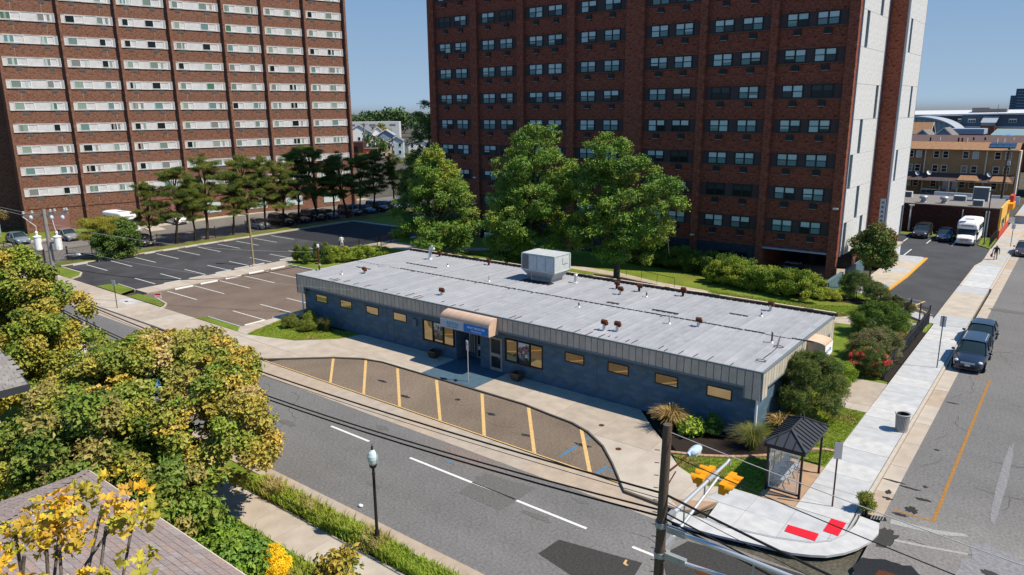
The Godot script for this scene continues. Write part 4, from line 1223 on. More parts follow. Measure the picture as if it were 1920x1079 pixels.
func tower_left() -> void:
	rng.seed = 501
	var t := thing("apartment_tower", "brown brick apartment tower on the left with white window bands and brick fins", "apartment building", V(-107, 0, -3.9), deg_to_rad(76))
	var H := 44.0
	var b := MB.new()
	b.span(0, 51.2, -0.2, H, -17, 0)
	b.span(-0.02, 51.22, H, H + 0.9, -17.02, 0.02)
	b.span(-14, 0.0, -0.2, H, -15, -6.5)
	var wall := obj("wall", b, M.brick_a, t)
	var bays := [[0.36, 7.24], [7.93, 14.5], [15.25, 21.65], [22.4, 29.6], [30.4, 35.9], [36.65, 43.08], [43.84, 50.38]]
	for i in 8:
		var u: float = [-0.02, 7.62, 14.85, 22.05, 30.02, 36.32, 43.5, 50.78][i]
		var w: float = 0.36 if i else 0.34
		obj("brick_fin", box1(V(u + w / 2 - 0.04, H / 2 + 0.4, 0.30), V(w, H + 0.9, 0.64)), M.brick_a_fin, wall)
	obj("roof_coping", box1(V(25.6, H + 0.94, -8.4), V(51.6, 0.1, 18)), M.grey_trim, wall)
	# a brick course line of slightly darker headers above each band, and pale streaks below the coolers
	var frame_wide := window_frame(2.36, 0.98)
	var frame_mid := window_frame(1.78, 0.98)
	var frame_nar := window_frame(1.62, 0.98)
	var quads := {}
	for w in [2.36, 1.78, 1.62]:
		var q := MB.new()
		q.box(V(0, 0, 0), V(w / 2 - 0.085, 0.86, 0.02))
		quads[w] = q.mesh()
	var half := MB.new()
	half.box(V(0, 0, 0), V(0.28, 0.84, 0.02))
	var half_mesh := half.mesh()
	var frames := {2.36: frame_wide, 1.78: frame_mid, 1.62: frame_nar}
	var acm := MB.new()
	acm.span(-0.36, 0.36, -0.2, 0.2, -0.05, 0.03)
	for k in 6: acm.span(-0.33, 0.33, -0.17 + k * 0.062, -0.14 + k * 0.062, 0.03, 0.045)
	var ac_mesh := acm.mesh()
	var bands := {}
	for i in 7:
		var u0: float = bays[i][0]
		var u1: float = bays[i][1]
		var mb := MB.new()
		mb.span(u0, u1, 0.05, 1.15, -0.05, 0.07)
		mb.span(u0 - 0.02, u1 + 0.02, 0.0, 0.06, -0.05, 0.115)
		mb.span(u0 - 0.02, u1 + 0.02, 1.14, 1.2, -0.05, 0.115)
		mb.span(u0 - 0.02, u0 + 0.05, 0.06, 1.14, -0.05, 0.11)
		mb.span(u1 - 0.05, u1 + 0.02, 0.06, 1.14, -0.05, 0.11)
		bands[i] = mb.mesh()
	var streak := MB.new()
	for k in 12:
		var y := 5.15 + 2.98 * k
		for i in 7:
			var u0: float = bays[i][0]
			var u1: float = bays[i][1]
			var bd := obj("window_band", bands[i], M.white_band, t)
			bd.position = V(0, y, 0)
			obj("band_end", box1(V(u1 - 0.16, 0.6, 0.085), V(0.22, 1.06, 0.02)), M.grey_trim, bd)
			var ws := []
			if i < 2: ws = [[u0 + 0.54, 2.36], [u1 - 2.07, 1.62]]
			elif i == 4: ws = [[u0 + 0.12, 1.78], [u1 - 2.05, 1.62]]
			else: ws = [[u0 + 0.46, 1.62], [u1 - 2.86, 2.36]]
			for q in ws:
				var w: float = q[1]
				var wn := obj("window", frames[w], M.white, t)
				wn.position = V(q[0] + w / 2, y + 0.6, 0.085)
				for s in [-1, 1]:
					var p: String = pick(["p_sage", "p_sage", "p_sage_b", "p_teal", "p_dark", "p_grey"]) if s < 0 else pick(["p_rose", "p_grey", "p_sage_b", "p_dark", "p_rose", "p_dim", "p_sage"])
					if rng.randf() < 0.05: p = "p_green"
					var pn := obj("pane", quads[w], M[p], wn)
					pn.position = V(s * (w / 4 - 0.01), 0, -0.005 - 0.012 * (s + 1))
					if rng.randf() < 0.3:
						var cu := obj("curtain", half_mesh, M[pick(["p_rose", "p_sage", "p_grey", "p_blind_b"])], wn)
						cu.position = V(s * (w / 4) + rn(-0.16, 0.16), 0, 0.008)
				var ac := obj("wall_cooler", ac_mesh, M.unit_dark, t)
				ac.position = V(q[0] + w / 2 + rn(-0.1, 0.1), y - 0.33, 0.0)
				if rng.randf() < 0.55:
					var x: float = q[0] + w / 2 + rn(-0.25, 0.3)
					var l := rn(0.3, 1.1)
					var z := 0.006
					streak.quad(V(x - 0.03, y - 0.6 - l, z), V(x + 0.025, y - 0.6 - l, z), V(x + rn(0.05, 0.1), y - 0.56, z), V(x - rn(0.04, 0.09), y - 0.56, z))
	stuff(obj("mineral_streaks", streak, mat("streak", 0.33, 0.22, 0.17, 0.9, "concrete", 1.5), wall))
	# ground floor
	for q in [[3.2, 5.3], [10.1, 12.3], [19.4, 21.6]]:
		var gd := obj("garage_door", box1(V((q[0] + q[1]) / 2, 1.25, 0.01), V(q[1] - q[0], 2.6, 0.06)), M.garage, t)
		for k in 4: obj("door_groove", box1(V((q[0] + q[1]) / 2, 0.6 + k * 0.55, 0.045), V(q[1] - q[0] - 0.05, 0.03, 0.012)), M.unit_dark, gd)
	obj("ledger_line", box1(V(25.6, 3.35, 0.008), V(51.0, 0.1, 0.05)), M.brick_shop, wall)
	for u in [25.5, 33.2, 39.5, 46.5]: obj("shop_window", box1(V(u, 1.5, 0.02), V(3.0, 1.6, 0.1)), M.p_blind, t)
	for k in 10:
		for q in [-3.5, -8.5]:
			var w2 := obj("window", frame_nar, M.white, t)
			w2.position = V(q, 5.75 + 2.98 * k, -6.48)


func window_frame(w: float, h: float) -> ArrayMesh:
	var mb := MB.new()
	var f := 0.055
	for s in [-1, 1]:
		mb.box(V(0, s * (h / 2 - f / 2), 0), V(w, f, 0.09))
		mb.box(V(s * (w / 2 - f / 2), 0, 0), V(f, h - 2 * f, 0.088))
	mb.box(V(0, 0, 0), V(f * 1.1, h - 2 * f, 0.086))
	return mb.mesh()


func tower_right() -> void:
	rng.seed = 502
	var t := thing("apartment_tower", "dark red brick apartment tower on the right with brown window strips and white end panels", "apartment building")
	var H := 46.0
	var zf := -38.9
	var b := MB.new()
	b.span(-59.7, -6.72, 2.72, H, -58.0, zf)
	b.span(-59.7, -13.9, -0.2, 2.72, -58.0, zf - 0.45)
	b.span(-13.9, -6.72, -0.2, 2.72, -58.0, zf - 7)
	var wall := obj("wall", b, M.brick_b, t)
	# elevator shaft at the end
	obj("shaft", box1(V(-6.0, H / 2, -53.6), V(2.3, H + 0.3, 8.5)), M.brick_b_pier, t)
	var piers := [[-59.85, -58.75], [-52.45, -51.38], [-45.0, -44.02], [-37.72, -36.7], [-30.08, -27.88], [-21.56, -20.83], [-14.43, -13.71], [-7.46, -6.58]]
	for q in piers:
		obj("brick_pier", box1(V((q[0] + q[1]) / 2, H / 2 - 0.1, zf + 0.05), V(q[1] - q[0], H, 0.7)), M.brick_b_pier, wall)
	var bays := [[-58.72, -52.48], [-51.36, -45.02], [-44.0, -37.74], [-36.68, -30.1], [-27.86, -21.58], [-20.81, -14.45], [-13.69, -7.48]]
	# base storey and the patio under the last bay
	obj("base_wall", box1(V(-36.7, 1.3, zf - 0.12), V(45.4, 2.9, 0.6)), M.base_blue, t)
	for q in [[-50, -48.2], [-42, -40.4], [-24.5, -22.9], [-18.6, -15.2]]:
		var wi := obj("base_window", box1(V((q[0] + q[1]) / 2, 1.5, zf + 0.2), V(q[1] - q[0], 1.1, 0.06)), M.frame_dark, t)
		obj("pane", box1(V((q[0] + q[1]) / 2, 1.5, zf + 0.235), V(q[1] - q[0] - 0.2, 0.9, 0.02)), M.p_dark, wi)
	obj("slab_edge", box1(V(-10.6, 2.75, zf + 0.18), V(6.2, 0.12, 0.42)), M.grey_trim, t)
	var pf := obj("patio_floor", box1(V(-10.3, 0.05, zf - 3.4), V(7.1, 0.12, 6.9)), M.slab_old_b, t)
	obj("patio_back_wall", box1(V(-10.3, 1.36, zf - 6.8), V(7.1, 2.6, 0.2)), M.base_blue, t)
	for x in [-12.0, -9.4]: obj("patio_window", box1(V(x, 1.3, zf - 6.66), V(1.9, 1.9, 0.06)), M.p_dark, t)
	var pw := MB.new()
	pw.span(-9.1, -5.9, -0.1, 1.25, zf + 5.85, zf + 6.05)
	pw.span(-6.05, -5.75, -0.1, 1.25, zf + 0.5, zf + 6.04)
	pw.span(-6.6, -5.7, -0.1, 1.3, -46.5, -46.3)
	pw.span(-5.9, -5.7, -0.1, 1.3, -46.4, -39.5)
	obj("patio_wall", pw, M.teal_wall, t)
	# window strips
	var fr := MB.new()
	var w := 2.0
	var h := 1.2
	for s in [-1, 1]:
		fr.box(V(0, s * (h / 2 - 0.03), 0), V(w, 0.06, 0.1))
		fr.box(V(s * (w / 2 - 0.03), 0, 0), V(0.06, h - 0.12, 0.098))
	fr.box(V(0, 0, 0), V(0.13, h - 0.12, 0.096))
	fr.box(V(0, 0.02, 0), V(w - 0.12, 0.06, 0.094))
	var frm := fr.mesh()
	var pu := box1(V(0, 0, 0), V(0.81, 0.5, 0.02)).mesh()
	var pl := box1(V(0, 0, 0), V(0.81, 0.5, 0.02)).mesh()
	var shade := box1(V(0, 0, 0), V(0.79, 0.2, 0.01)).mesh()
	var am := MB.new()
	am.span(-0.34, 0.34, -0.25, 0.25, -0.05, 0.16)
	for k in 6: am.span(-0.30, 0.30, -0.2 + k * 0.07, -0.165 + k * 0.07, 0.16, 0.175)
	var acm := am.mesh()
	var lip := box1(V(0, 0, 0), V(0.66, 0.035, 0.06)).mesh()
	var strip := {}
	for i in 7:
		var mb := MB.new()
		mb.span(bays[i][0], bays[i][1], 0.06, 1.37, -0.05, 0.012)
		strip[i] = mb.mesh()
	for k in 10:
		var y := 4.40 + 3.217 * k
		for i in 7:
			var x0: float = bays[i][0]
			var x1: float = bays[i][1]
			var st := obj("window_strip", strip[i], M.strip_brown, t)
			st.position = V(0, y, zf)
			var sb := MB.new()
			sb.span(x0, x1, -0.03, 0.07, -0.05, 0.10)
			obj("sill", sb, M.strip_sill, st)
			var br := MB.new()
			br.span(x0, x1, 1.37, 1.47, -0.05, 0.06)
			obj("soldier_course", br, M.brick_b, st)
			for c in [x0 + 1.66, x1 - 1.83]:
				var wn := obj("window", frm, M.frame_dark, t)
				wn.position = V(c, y + 0.70, zf + 0.05)
				var dark := rng.randf() < 0.10
				for s in [-1, 1]:
					var up := obj("pane", pu, M[pick(["p_blind", "p_blind", "p_blind_b", "p_blind"]) if not dark else "p_dim"], wn)
					up.position = V(s * 0.49, 0.285, 0.0)
					var lo := obj("pane", pl, M[pick(["p_teal", "p_teal", "p_dim", "p_dark", "p_blind_b", "p_teal"]) if not dark else "p_dark"], wn)
					lo.position = V(s * 0.49, -0.27, 0.012)
					if rng.randf() < 0.35 and not dark:
						var sh := obj("blind", shade, M[pick(["p_blind_b", "p_grey", "p_sage"])], wn)
						sh.position = V(s * 0.49, -0.14, 0.024)
				var ac := obj("wall_cooler", acm, M.frame_dark, t)
				ac.position = V(c + rn(-0.05, 0.12), y - 0.43, zf)
				var li := obj("lip", lip, M.grey_trim, ac)
				li.position = V(0, -0.24, 0.16)
	# white stone end panels, storey by storey, with tall slit windows
	var slits := {0: [-40.15, -46.3], 1: [-43.75], 2: [-40.0], 3: [-42.4], 4: [-47.4], 5: [], 6: [-41.1], 7: [-46.0], 8: [-41.5], 9: [-44.0]}
	for k in 11:
		var y0 := 2.5 + 3.215 * k
		var y1 := y0 + 3.19
		var pm := MB.new()
		var cuts: Array = slits.get(k, [])
		var z := -39.30
		var arr := cuts.duplicate()
		arr.sort(); arr.reverse()
		for c in arr:
			if z - (c + 0.55) > 0.05: pm.span(-6.72, -6.46, y0, y1, c + 0.55, z)
			z = c - 0.55
		pm.span(-6.72, -6.46, y0, y1, -49.3, z)
		obj("end_panel", pm, M.white_panel, t)
		for c in arr: obj("slit_window", box1(V(-6.62, (y0 + y1) / 2, c), V(0.1, y1 - y0, 1.1)), M.slit, t)
		var p2 := MB.new()
		var sl2: Array = [[-57.2], [], [-50.85], [], [-54.7], [], [-50.9], [], [-54.2], [], []][k]
		z = -49.55
		for c in sl2:
			p2.span(-4.86, -4.68, y0, y1, c + 0.5, z)
			z = c - 0.5
		if z > -57.7: p2.span(-4.86, -4.68, y0, y1, -57.75, z)
		obj("end_panel", p2, M.white_panel, t)
		for c in sl2: obj("slit_window", box1(V(-4.80, (y0 + y1) / 2, c), V(0.08, y1 - y0, 1.0)), M.slit, t)
	var ed := MB.new()
	ed.span(-6.70, -6.44, 2.5, 38, -39.30, -39.22)
	ed.span(-4.9, -4.66, 2.5, 38, -49.55, -49.36)
	ed.span(-4.9, -4.66, 2.5, 38, -57.85, -57.75)
	obj("panel_edge", ed, M.grey_trim, t)
	# entrance block with its low canopy and the upright name board (letters too small to read)
	obj("porch", box1(V(-5.3, 1.45, -50.9), V(3.2, 1.3, 4.6)), M.white_panel, t)
	obj("porch_roof", box1(V(-5.3, 2.15, -50.9), V(3.5, 0.14, 5.0)), M.slab_old_b, t)
	obj("porch_sign", box1(V(-3.68, 1.5, -50.6), V(0.05, 0.36, 0.42)), M.slit, t)
	obj("porch_pier", box1(V(-4.3, 0.4, -49.2), V(0.5, 0.85, 0.5)), M.brick_b_pier, t)
	obj("porch_pier", box1(V(-4.3, 0.4, -52.7), V(0.5, 0.85, 0.5)), M.brick_b_pier, t)
	var nb := obj("name_board", box1(V(-5.15, 4.85, -49.30), V(0.5, 4.7, 0.14)), M.grey_trim, t)
	for k in 9:
		for s in 3:
			obj("letter_stroke", box1(V(-5.15 + (s - 1) * 0.09, 6.8 - k * 0.48, -49.22), V(0.04, 0.26, 0.02), Basis(Vector3.BACK, (s - 1) * 0.35 + (k % 3 - 1) * 0.2)), M.black, nb)
	# wall lights and the exit light on the piers
	for q in [[-21.2, 3.4, 0], [-7.0, 7.2, 0], [-51.9, 8.0, 0], [-51.9, 4.6, 0]]:
		var li := obj("wall_light", box1(V(q[0], q[1], zf + 0.55), V(0.45, 0.14, 0.4)), M.alu, t)
		obj("lens", box1(V(q[0], q[1] - 0.08, zf + 0.58), V(0.35, 0.03, 0.3)), M.lamp_clear, li)
	obj("door_frame", box1(V(-50.6, 1.2, zf + 0.22), V(1.6, 2.4, 0.06)), M.p_dark, t)
	obj("window_cooler", box1(V(-49.7, 0.55, zf + 0.42), V(1.5, 0.6, 0.4)), M.white, t)
	var tb := thing("picnic_table", "small dark table with benches in the shaded patio under the right tower", "table", V(-11.6, 0.11, -42.2))
	obj("tabletop", box1(V(0, 0.72, 0), V(1.6, 0.06, 0.8)), M.grey_trim, tb)
	for s in [-1, 1]:
		obj("bench", box1(V(0, 0.42, s * 0.75), V(1.6, 0.05, 0.3)), M.grey_trim, tb)
		obj("leg", box1(V(s * 0.6, 0.35, 0), V(0.08, 0.7, 1.5)), M.charcoal, tb)


# ---------------------------------------------------------------- houses near and far
# shingle tabs laid over a sloping face: o = eave corner, u along the eave, w up the slope
func shingles(parent: Node, o: Vector3, u: Vector3, w: Vector3, poly: PackedVector2Array, tab: float, expo: float, mats: Array, single: Callable) -> void:
	var nn := u.cross(w).normalized()
	if nn.y < 0: nn = -nn
	var bs := Basis(u, nn, u.cross(nn))
	var wz := u.cross(nn)
	var dir := 1.0 if wz.dot(w) > 0 else -1.0
	var rest := []
	for i in mats.size(): rest.append(MB.new())
	var hi := Vector2.ZERO
	var lo := poly[0]
	for q in poly:
		hi = hi.max(q); lo = lo.min(q)
	var tilt := Basis(u, -dir * 0.055)
	var m1 := box1(V(0, 0, 0), V(tab - 0.014, 0.016, expo + 0.06)).mesh()
	var row := 0
	var y := lo.y
	while y < hi.y:
		var x := lo.x - (tab * 0.5 if row % 2 else 0.0) + rn(-0.01, 0.01)
		while x < hi.x:
			var c := Vector2(x + tab / 2, y + expo / 2)
			if Geometry2D.is_point_in_polygon(c, poly):
				var p := o + u * c.x + w * c.y + nn * (0.024 + rn(0, 0.006))
				var k := rng.randi() % mats.size()
				if single.call(c):
					var s := obj("shingle", m1, M[mats[k]], parent)
					s.transform = Transform3D(tilt * bs, p)
				else:
					rest[k].box(p, V(tab - 0.014, 0.016, expo + 0.06), tilt * bs)
			x += tab
		y += expo
		row += 1
	for k in mats.size():
		if rest[k].v.size(): stuff(obj("shingle_field", rest[k], M[mats[k]], parent))


func near_houses() -> void:
	rng.seed = 601
	var h := thing("hip_roof_house", "house in the bottom left corner with a pinkish brown shingled hip roof", "house")
	var s := 0.30
	var x0 := -11.3
	var x1 := 1.7
	var z0 := 26.2
	var e := 6.0
	var hw := (x1 - x0) / 2
	obj("wall", box1(V((x0 + x1) / 2, 2.9, z0 + 8.5), V(x1 - x0 - 0.9, 6.0, 16.1)), M.cream, h)
	var dk := MB.new()
	var a := V(x0, e, z0)
	var b := V(x1, e, z0)
	var ap := V((x0 + x1) / 2, e + hw * s, z0 + hw)
	var c := V(x0, e, z0 + 17)
	var d := V(x1, e, z0 + 17)
	var ap2 := V((x0 + x1) / 2, e + hw * s, z0 + 17 - hw)
	dk.tri(b, a, ap)
	dk.quad(a, c, ap2, ap)
	dk.quad(d, b, ap, ap2)
	dk.tri(c, d, ap2)
	dk.quad(a, b, d, c)
	var roof := obj("roof", dk, M.shin_d, h)
	var up := V(0, s, 1).normalized()
	var L := hw * sqrt(1 + s * s)
	var n := Vector2(0, 0)
	shingles(roof, a, Vector3.RIGHT, up, PackedVector2Array([Vector2(0.02, 0), Vector2(x1 - x0 - 0.02, 0), Vector2(hw, L)]), 0.33, 0.20, ["shin_a", "shin_b", "shin_c", "shin_a", "shin_e", "shin_b"], func(q: Vector2) -> bool: return q.y < 4.2 and q.x > 3.6 - q.y * 0.3 and q.x < 9.4 - q.y * 0.2 and q.x > q.y and posmod(int(q.x * 31.0 + q.y * 17.0), 9) < 6)
	shingles(roof, a, V(0, 0, 1), V(1, s, 0).normalized(), PackedVector2Array([Vector2(0, 0), Vector2(hw, L), Vector2(9, L), Vector2(9, 0)]), 0.33, 0.20, ["shin_b", "shin_e", "shin_a"], func(_q: Vector2) -> bool: return false)
	var hp := MB.new()
	for i in 20: hp.box(a.lerp(ap, (i + 0.5) / 20.0) + V(0, 0.045, 0), V(0.2, 0.02, 0.36), Basis.looking_at(ap - a))
	obj("hip_cap", hp, M.shin_b, roof)
	var gt := MB.new()
	gt.span(x0 - 0.06, x1 + 0.06, e - 0.16, e - 0.01, z0 - 0.08, z0 - 0.01)
	gt.span(x0 - 0.08, x0 - 0.01, e - 0.16, e - 0.01, z0 - 0.08, z0 + 17)
	obj("gutter", gt, M.trim_cream, h)
	# the neighbour, only a corner of it in view
	var g := thing("cream_house", "cream house at the left edge with a grey shingled gable roof and dark eave", "house")
	obj("wall", box1(V(-27.4, 2.9, 33.0), V(11.2, 6.0, 15.1)), M.cream, g)
	var gd := MB.new()
	var ga := V(-21.0, 6.0, 24.5)
	var gs := 0.33
	gd.quad(ga, ga + V(0, 0, 17), ga + V(-6.2, 6.2 * gs, 17), ga + V(-6.2, 6.2 * gs, 0))
	gd.quad(ga + V(-12.4, 0, 17), ga + V(-12.4, 0, 0), ga + V(-6.2, 6.2 * gs, 0), ga + V(-6.2, 6.2 * gs, 17))
	var gr := obj("roof", gd, M.shinl_b, g)
	shingles(gr, ga + V(0, 0, 17), V(0, 0, -1), V(-1, gs, 0).normalized(), PackedVector2Array([Vector2(0, 0), Vector2(17, 0), Vector2(17, 6.4), Vector2(0, 6.4)]), 0.33, 0.20, ["shinl_a", "shinl_b", "shinl_c", "shinl_a"], func(q: Vector2) -> bool: return q.x > 13.2 and q.y < 3.8)
	var fc := MB.new()
	fc.span(-21.02, -20.94, 5.72, 5.99, 24.45, 41.5)
	fc.bar(ga + V(0, -0.14, -0.03), ga + V(-6.2, 6.2 * gs - 0.14, -0.03), 0.05, 0.24)
	obj("fascia_board", fc, M.charcoal, g)
	obj("soffit", box1(V(-21.4, 5.80, 33), V(0.7, 0.04, 16.5)), M.cream, g)
	obj("corner_board", box1(V(-21.78, 2.9, 25.5), V(0.1, 5.9, 0.12)), M.trim_cream, g)
	var ds := thing("satellite_dish", "pale oval satellite dish on the cream wall at the left edge", "satellite dish", V(-21.25, 2.1, 26.15))
	var dm := MB.new()
	dm.lathe(V(0, 0, 0), [Vector2(0.0, 0.0), Vector2(0.16, 0.015), Vector2(0.30, 0.06), Vector2(0.31, 0.065)], 20)
	var di := obj("reflector", dm, M.sign_pale, ds)
	di.rotation = V(-0.6, 0, -0.9)
	obj("arm", rod(V(-0.5, -0.25, 0), V(0.05, -0.05, 0), 0.025), M.alu, ds)


func gable_house(called: String, label: String, at: Vector3, turn: float, w: float, d: float, h: float, rh: float, wm: String, rm: String, cols := 3, grp := "") -> Node3D:
	var t := thing(called, label, "house", at, turn, grp)
	var mb := MB.new()
	mb.span(-w / 2, w / 2, -0.3, h, -d / 2, d / 2)
	for s in [-1.0, 1.0]: mb.tri(V(-w / 2 * s, h, d / 2 * s), V(w / 2 * s, h, d / 2 * s), V(0, h + rh, d / 2 * s))
	obj("wall", mb, M[wm], t)
	var r := MB.new()
	for s in [-1.0, 1.0]:
		var a := V(s * (w / 2 + 0.4), h - 0.25, 0)
		var b := V(0, h + rh + 0.1, 0)
		var z := V(0, 0, d / 2 + 0.35)
		if s > 0: r.quad(a + z, a - z, b - z, b + z)
		else: r.quad(a - z, a + z, b + z, b - z)
		r.bar(a + z, b + z, 0.08, 0.22)
	obj("roof", r, M[rm], t)
	var tr := MB.new()
	for s in [-1.0, 1.0]: tr.bar(V(s * (w / 2 + 0.42), h - 0.3, d / 2 + 0.4), V(0, h + rh + 0.05, d / 2 + 0.4), 0.06, 0.2)
	obj("gable_trim", tr, M.white, t)
	for f in 2:
		for i in cols:
			var x := (i - (cols - 1) / 2.0) * w / cols
			var y := h * (0.3 + 0.42 * f)
			var wf := obj("window", box1(V(x, y, d / 2 + 0.03), V(1.1, 1.5, 0.08)), M.white, t)
			obj("pane", box1(V(x, y, d / 2 + 0.075), V(0.85, 1.25, 0.03)), M.p_dark, wf)
	return t


func background_right() -> void:
	rng.seed = 602
	# the single storey shop across the side lot
	var sh := thing("corner_shop", "single storey dark brick shop with grey flat roof and yellow and red side front", "shop")
	var wl := MB.new()
	wl.span(-16, 3.1, -0.2, 3.75, -89, -76.45)
	obj("wall", wl, M.brick_shop, sh)
	obj("roof", box1(V(-6.4, 3.72, -82.7), V(18.8, 0.1, 12.2)), M.flat_roof, sh)
	var pp := MB.new()
	pp.span(-16.05, 3.15, 3.74, 3.86, -76.6, -76.4)
	obj("parapet_coping", pp, M.slab_old_b, sh)
	obj("front_wall", box1(V(3.22, 2.3, -82.6), V(0.24, 3.2, 12.2)), M.yellow_wall, sh)
	obj("front_plinth", box1(V(3.24, 0.35, -82.6), V(0.28, 1.2, 12.3)), M.red_wall, sh)
	obj("sign_box", box1(V(3.6, 3.2, -86.5), V(0.6, 0.8, 4.0)), M.signal_yellow, sh)
	obj("sign_box", box1(V(3.45, 4.0, -88.4), V(0.5, 0.9, 3.0)), M.red_wall, sh)
	for z in [-78.5, -80.5, -83.5]: obj("shop_window", box1(V(3.36, 1.6, z), V(0.06, 1.2, 1.2)), M.p_dark, sh)
	for q in [[-6.9, 3.5], [-0.9, 3.4], [2.0, 3.4], [1.7, 3.4]]: obj("wall_pipe", rod(V(q[0], 0, -76.3), V(q[0], q[1], -76.3), 0.09), M.alu, sh)
	for q in [[-5.9, -78.5, "roof fan left of the pair on the corner shop roof"], [-3.5, -78.9, "roof fan right of the pair on the corner shop roof"]]:
		var f := thing("roof_fan", "grey mushroom " + q[2], "roof fan", V(q[0], 3.76, q[1]))
		var fm := MB.new()
		fm.lathe(V(0, 0, 0), [Vector2(0.45, 0), Vector2(0.4, 0.18), Vector2(0.3, 0.3), Vector2(0.3, 0.5), Vector2(0.55, 0.55), Vector2(0.55, 0.8), Vector2(0.4, 0.95), Vector2(0.05, 1.0)], 14)
		obj("cowl", fm, M.galv, f)
	for q in [[-8.9, -84.4, 1.2, 0.8, 0.9, "small pale box unit at the left of the corner shop roof"], [-2.2, -83.4, 1.5, 0.7, 1.2, "low grey box unit in the middle of the corner shop roof"], [0.1, -84.6, 1.9, 1.9, 1.4, "tall dark faced condenser on the corner shop roof"], [0.5, -78.2, 1.2, 0.8, 1.0, "white framed box unit at the front of the corner shop roof"]]:
		var u := thing("roof_condenser", q[5], "air conditioner", V(q[0], 3.77, q[1]))
		obj("casing", box1(V(0, q[3] / 2, 0), V(q[2], q[3], q[4])), M.unit_panel, u)
		obj("coil_face", box1(V(0, q[3] / 2, q[4] / 2 + 0.01), V(q[2] - 0.16, q[3] - 0.16, 0.04)), M.school_grey, u)
	# the terrace of three storey houses behind
	var tr := thing("terrace_house", "long three storey tan terrace with tan roof, white trimmed windows and porches", "house")
	var mb := MB.new()
	mb.span(-46, -14.4, -0.3, 8.5, -138, -130.35)
	mb.span(-14.4, 0.8, -0.3, 8.5, -138, -130)
	obj("wall", mb, M.tan_wall, tr)
	mb = MB.new()
	mb.quad(V(-46, 8.45, -129.6), V(0.9, 8.45, -129.6), V(0.9, 9.75, -133.2), V(-46, 9.75, -133.2))
	mb.quad(V(-46, 8.3, -129.6), V(0.9, 8.3, -129.6), V(0.9, 8.45, -129.6), V(-46, 8.45, -129.6))
	var rf := obj("roof", mb, M.tan_roof, tr)
	mb = MB.new()
	mb.quad(V(-46, 9.7, -133.2), V(4, 9.7, -133.2), V(4, 10.5, -150), V(-46, 10.5, -150))
	mb.quad(V(4, 0, -133), V(4, 0, -150), V(4, 10.5, -150), V(4, 9.7, -133.2))
	obj("rear_roof", mb, M.brown_roof, tr)
	obj("end_wall", box1(V(0.98, 4.2, -133), V(0.3, 8.5, 6.2)), M.trim_cream, tr)  # tan wall in a paler cream: the sunlight on it put into its colour
	mb = MB.new()
	mb.quad(V(-46, 2.75, -127.6), V(0.7, 2.75, -127.6), V(0.7, 3.9, -130), V(-46, 3.9, -130))
	mb.span(-46, 0.7, 2.55, 2.75, -127.75, -127.6)
	obj("porch_roof", mb, M.brown_roof, tr)
	obj("porch_fascia", box1(V(-22.6, 2.62, -127.55), V(46.7, 0.16, 0.1)), M.trim_cream, tr)
	for q in [[-8.2, -4.4], [-3.0, 0.6]]:
		mb = MB.new()
		mb.quad(V(q[0], 2.9, -126.9), V(q[1], 2.9, -126.9), V(q[1] - 0.8, 3.75, -128.6), V(q[0] + 0.4, 3.75, -128.6))
		obj("bay_roof", mb, M.tan_roof, tr)
	for x in [-14.35, -4.15, -9.4]:
		obj("downpipe", box1(V(x, 4.3 if x != -9.4 else 1.4, -129.9 if x != -9.4 else -127.6), V(0.22, 8.4 if x != -9.4 else 2.8, 0.16)), M.trim_cream, tr)
	var wf := MB.new()
	for s in [-1, 1]:
		wf.box(V(0, s * 0.66, 0), V(1.05, 0.12, 0.1))
		wf.box(V(s * 0.47, 0, 0), V(0.12, 1.22, 0.1))
	wf.box(V(0, 0, 0.0), V(0.84, 0.06, 0.08))
	var wm := wf.mesh()
	var pm := box1(V(0, 0, 0), V(0.86, 1.22, 0.04)).mesh()
	var xs := [-15.5, -16.9, -12.45, -10.9, -7.55, -5.95, -2.4, -0.75, -20.4, -22.0, -25.0]
	for f in 3:
		for x in xs:
			var y: float = [1.85, 4.75, 7.45][f]
			var w := obj("window", wm, M.trim_cream, tr)
			w.position = V(x, y, -129.95)
			var p := obj("pane", pm, M[pick(["p_dark", "p_dark", "p_grey", "p_blind_b", "p_dim"])], w)
			p.position = V(0, 0, -0.02)
	for x in [-10.3, -8.7]:
		obj("door", box1(V(x, 1.4, -129.9), V(1.0, 2.1, 0.1)), M.white, tr)
		mb = MB.new()
		for k in 4: mb.span(x - 0.6, x + 0.6, -0.1, 0.9 - k * 0.22, -129 + k * 0.35, -128.6 + k * 0.35)
		obj("porch_steps", mb, M.edging, tr)
		for s in [-0.65, 0.65]: obj("hand_rail", box1(V(x + s, 0.9, -128.2), V(0.12, 1.0, 1.6), Basis(Vector3.RIGHT, 0.35)), M.trim_cream, tr)
	for q in [[-13.2, 3.9, "white satellite dish over the left porch of the tan terrace"], [-15.2, 3.7, "smaller grey satellite dish beside the left downpipe of the tan terrace"], [-3.3, 3.9, "grey satellite dish over the right porch of the tan terrace"]]:
		var ds := thing("satellite_dish", q[2], "satellite dish", V(q[0], q[1], -128.6))
		var dm := MB.new()
		dm.lathe(V(0, 0, 0), [Vector2(0, 0), Vector2(0.3, 0.04), Vector2(0.45, 0.13)], 12)
		obj("reflector", dm, M.white if q[0] == -13.2 else M.grey_trim, ds).rotation = V(0.9, 0.4, -0.3)
		obj("mast", rod(V(0, -0.5, 0), V(0, 0, 0), 0.04), M.alu, ds)
	var sp := thing("solar_panels", "dark blue solar panels on the right end of the tan terrace roof", "solar panel", V(-1.9, 9.15, -131.3), 0.0)
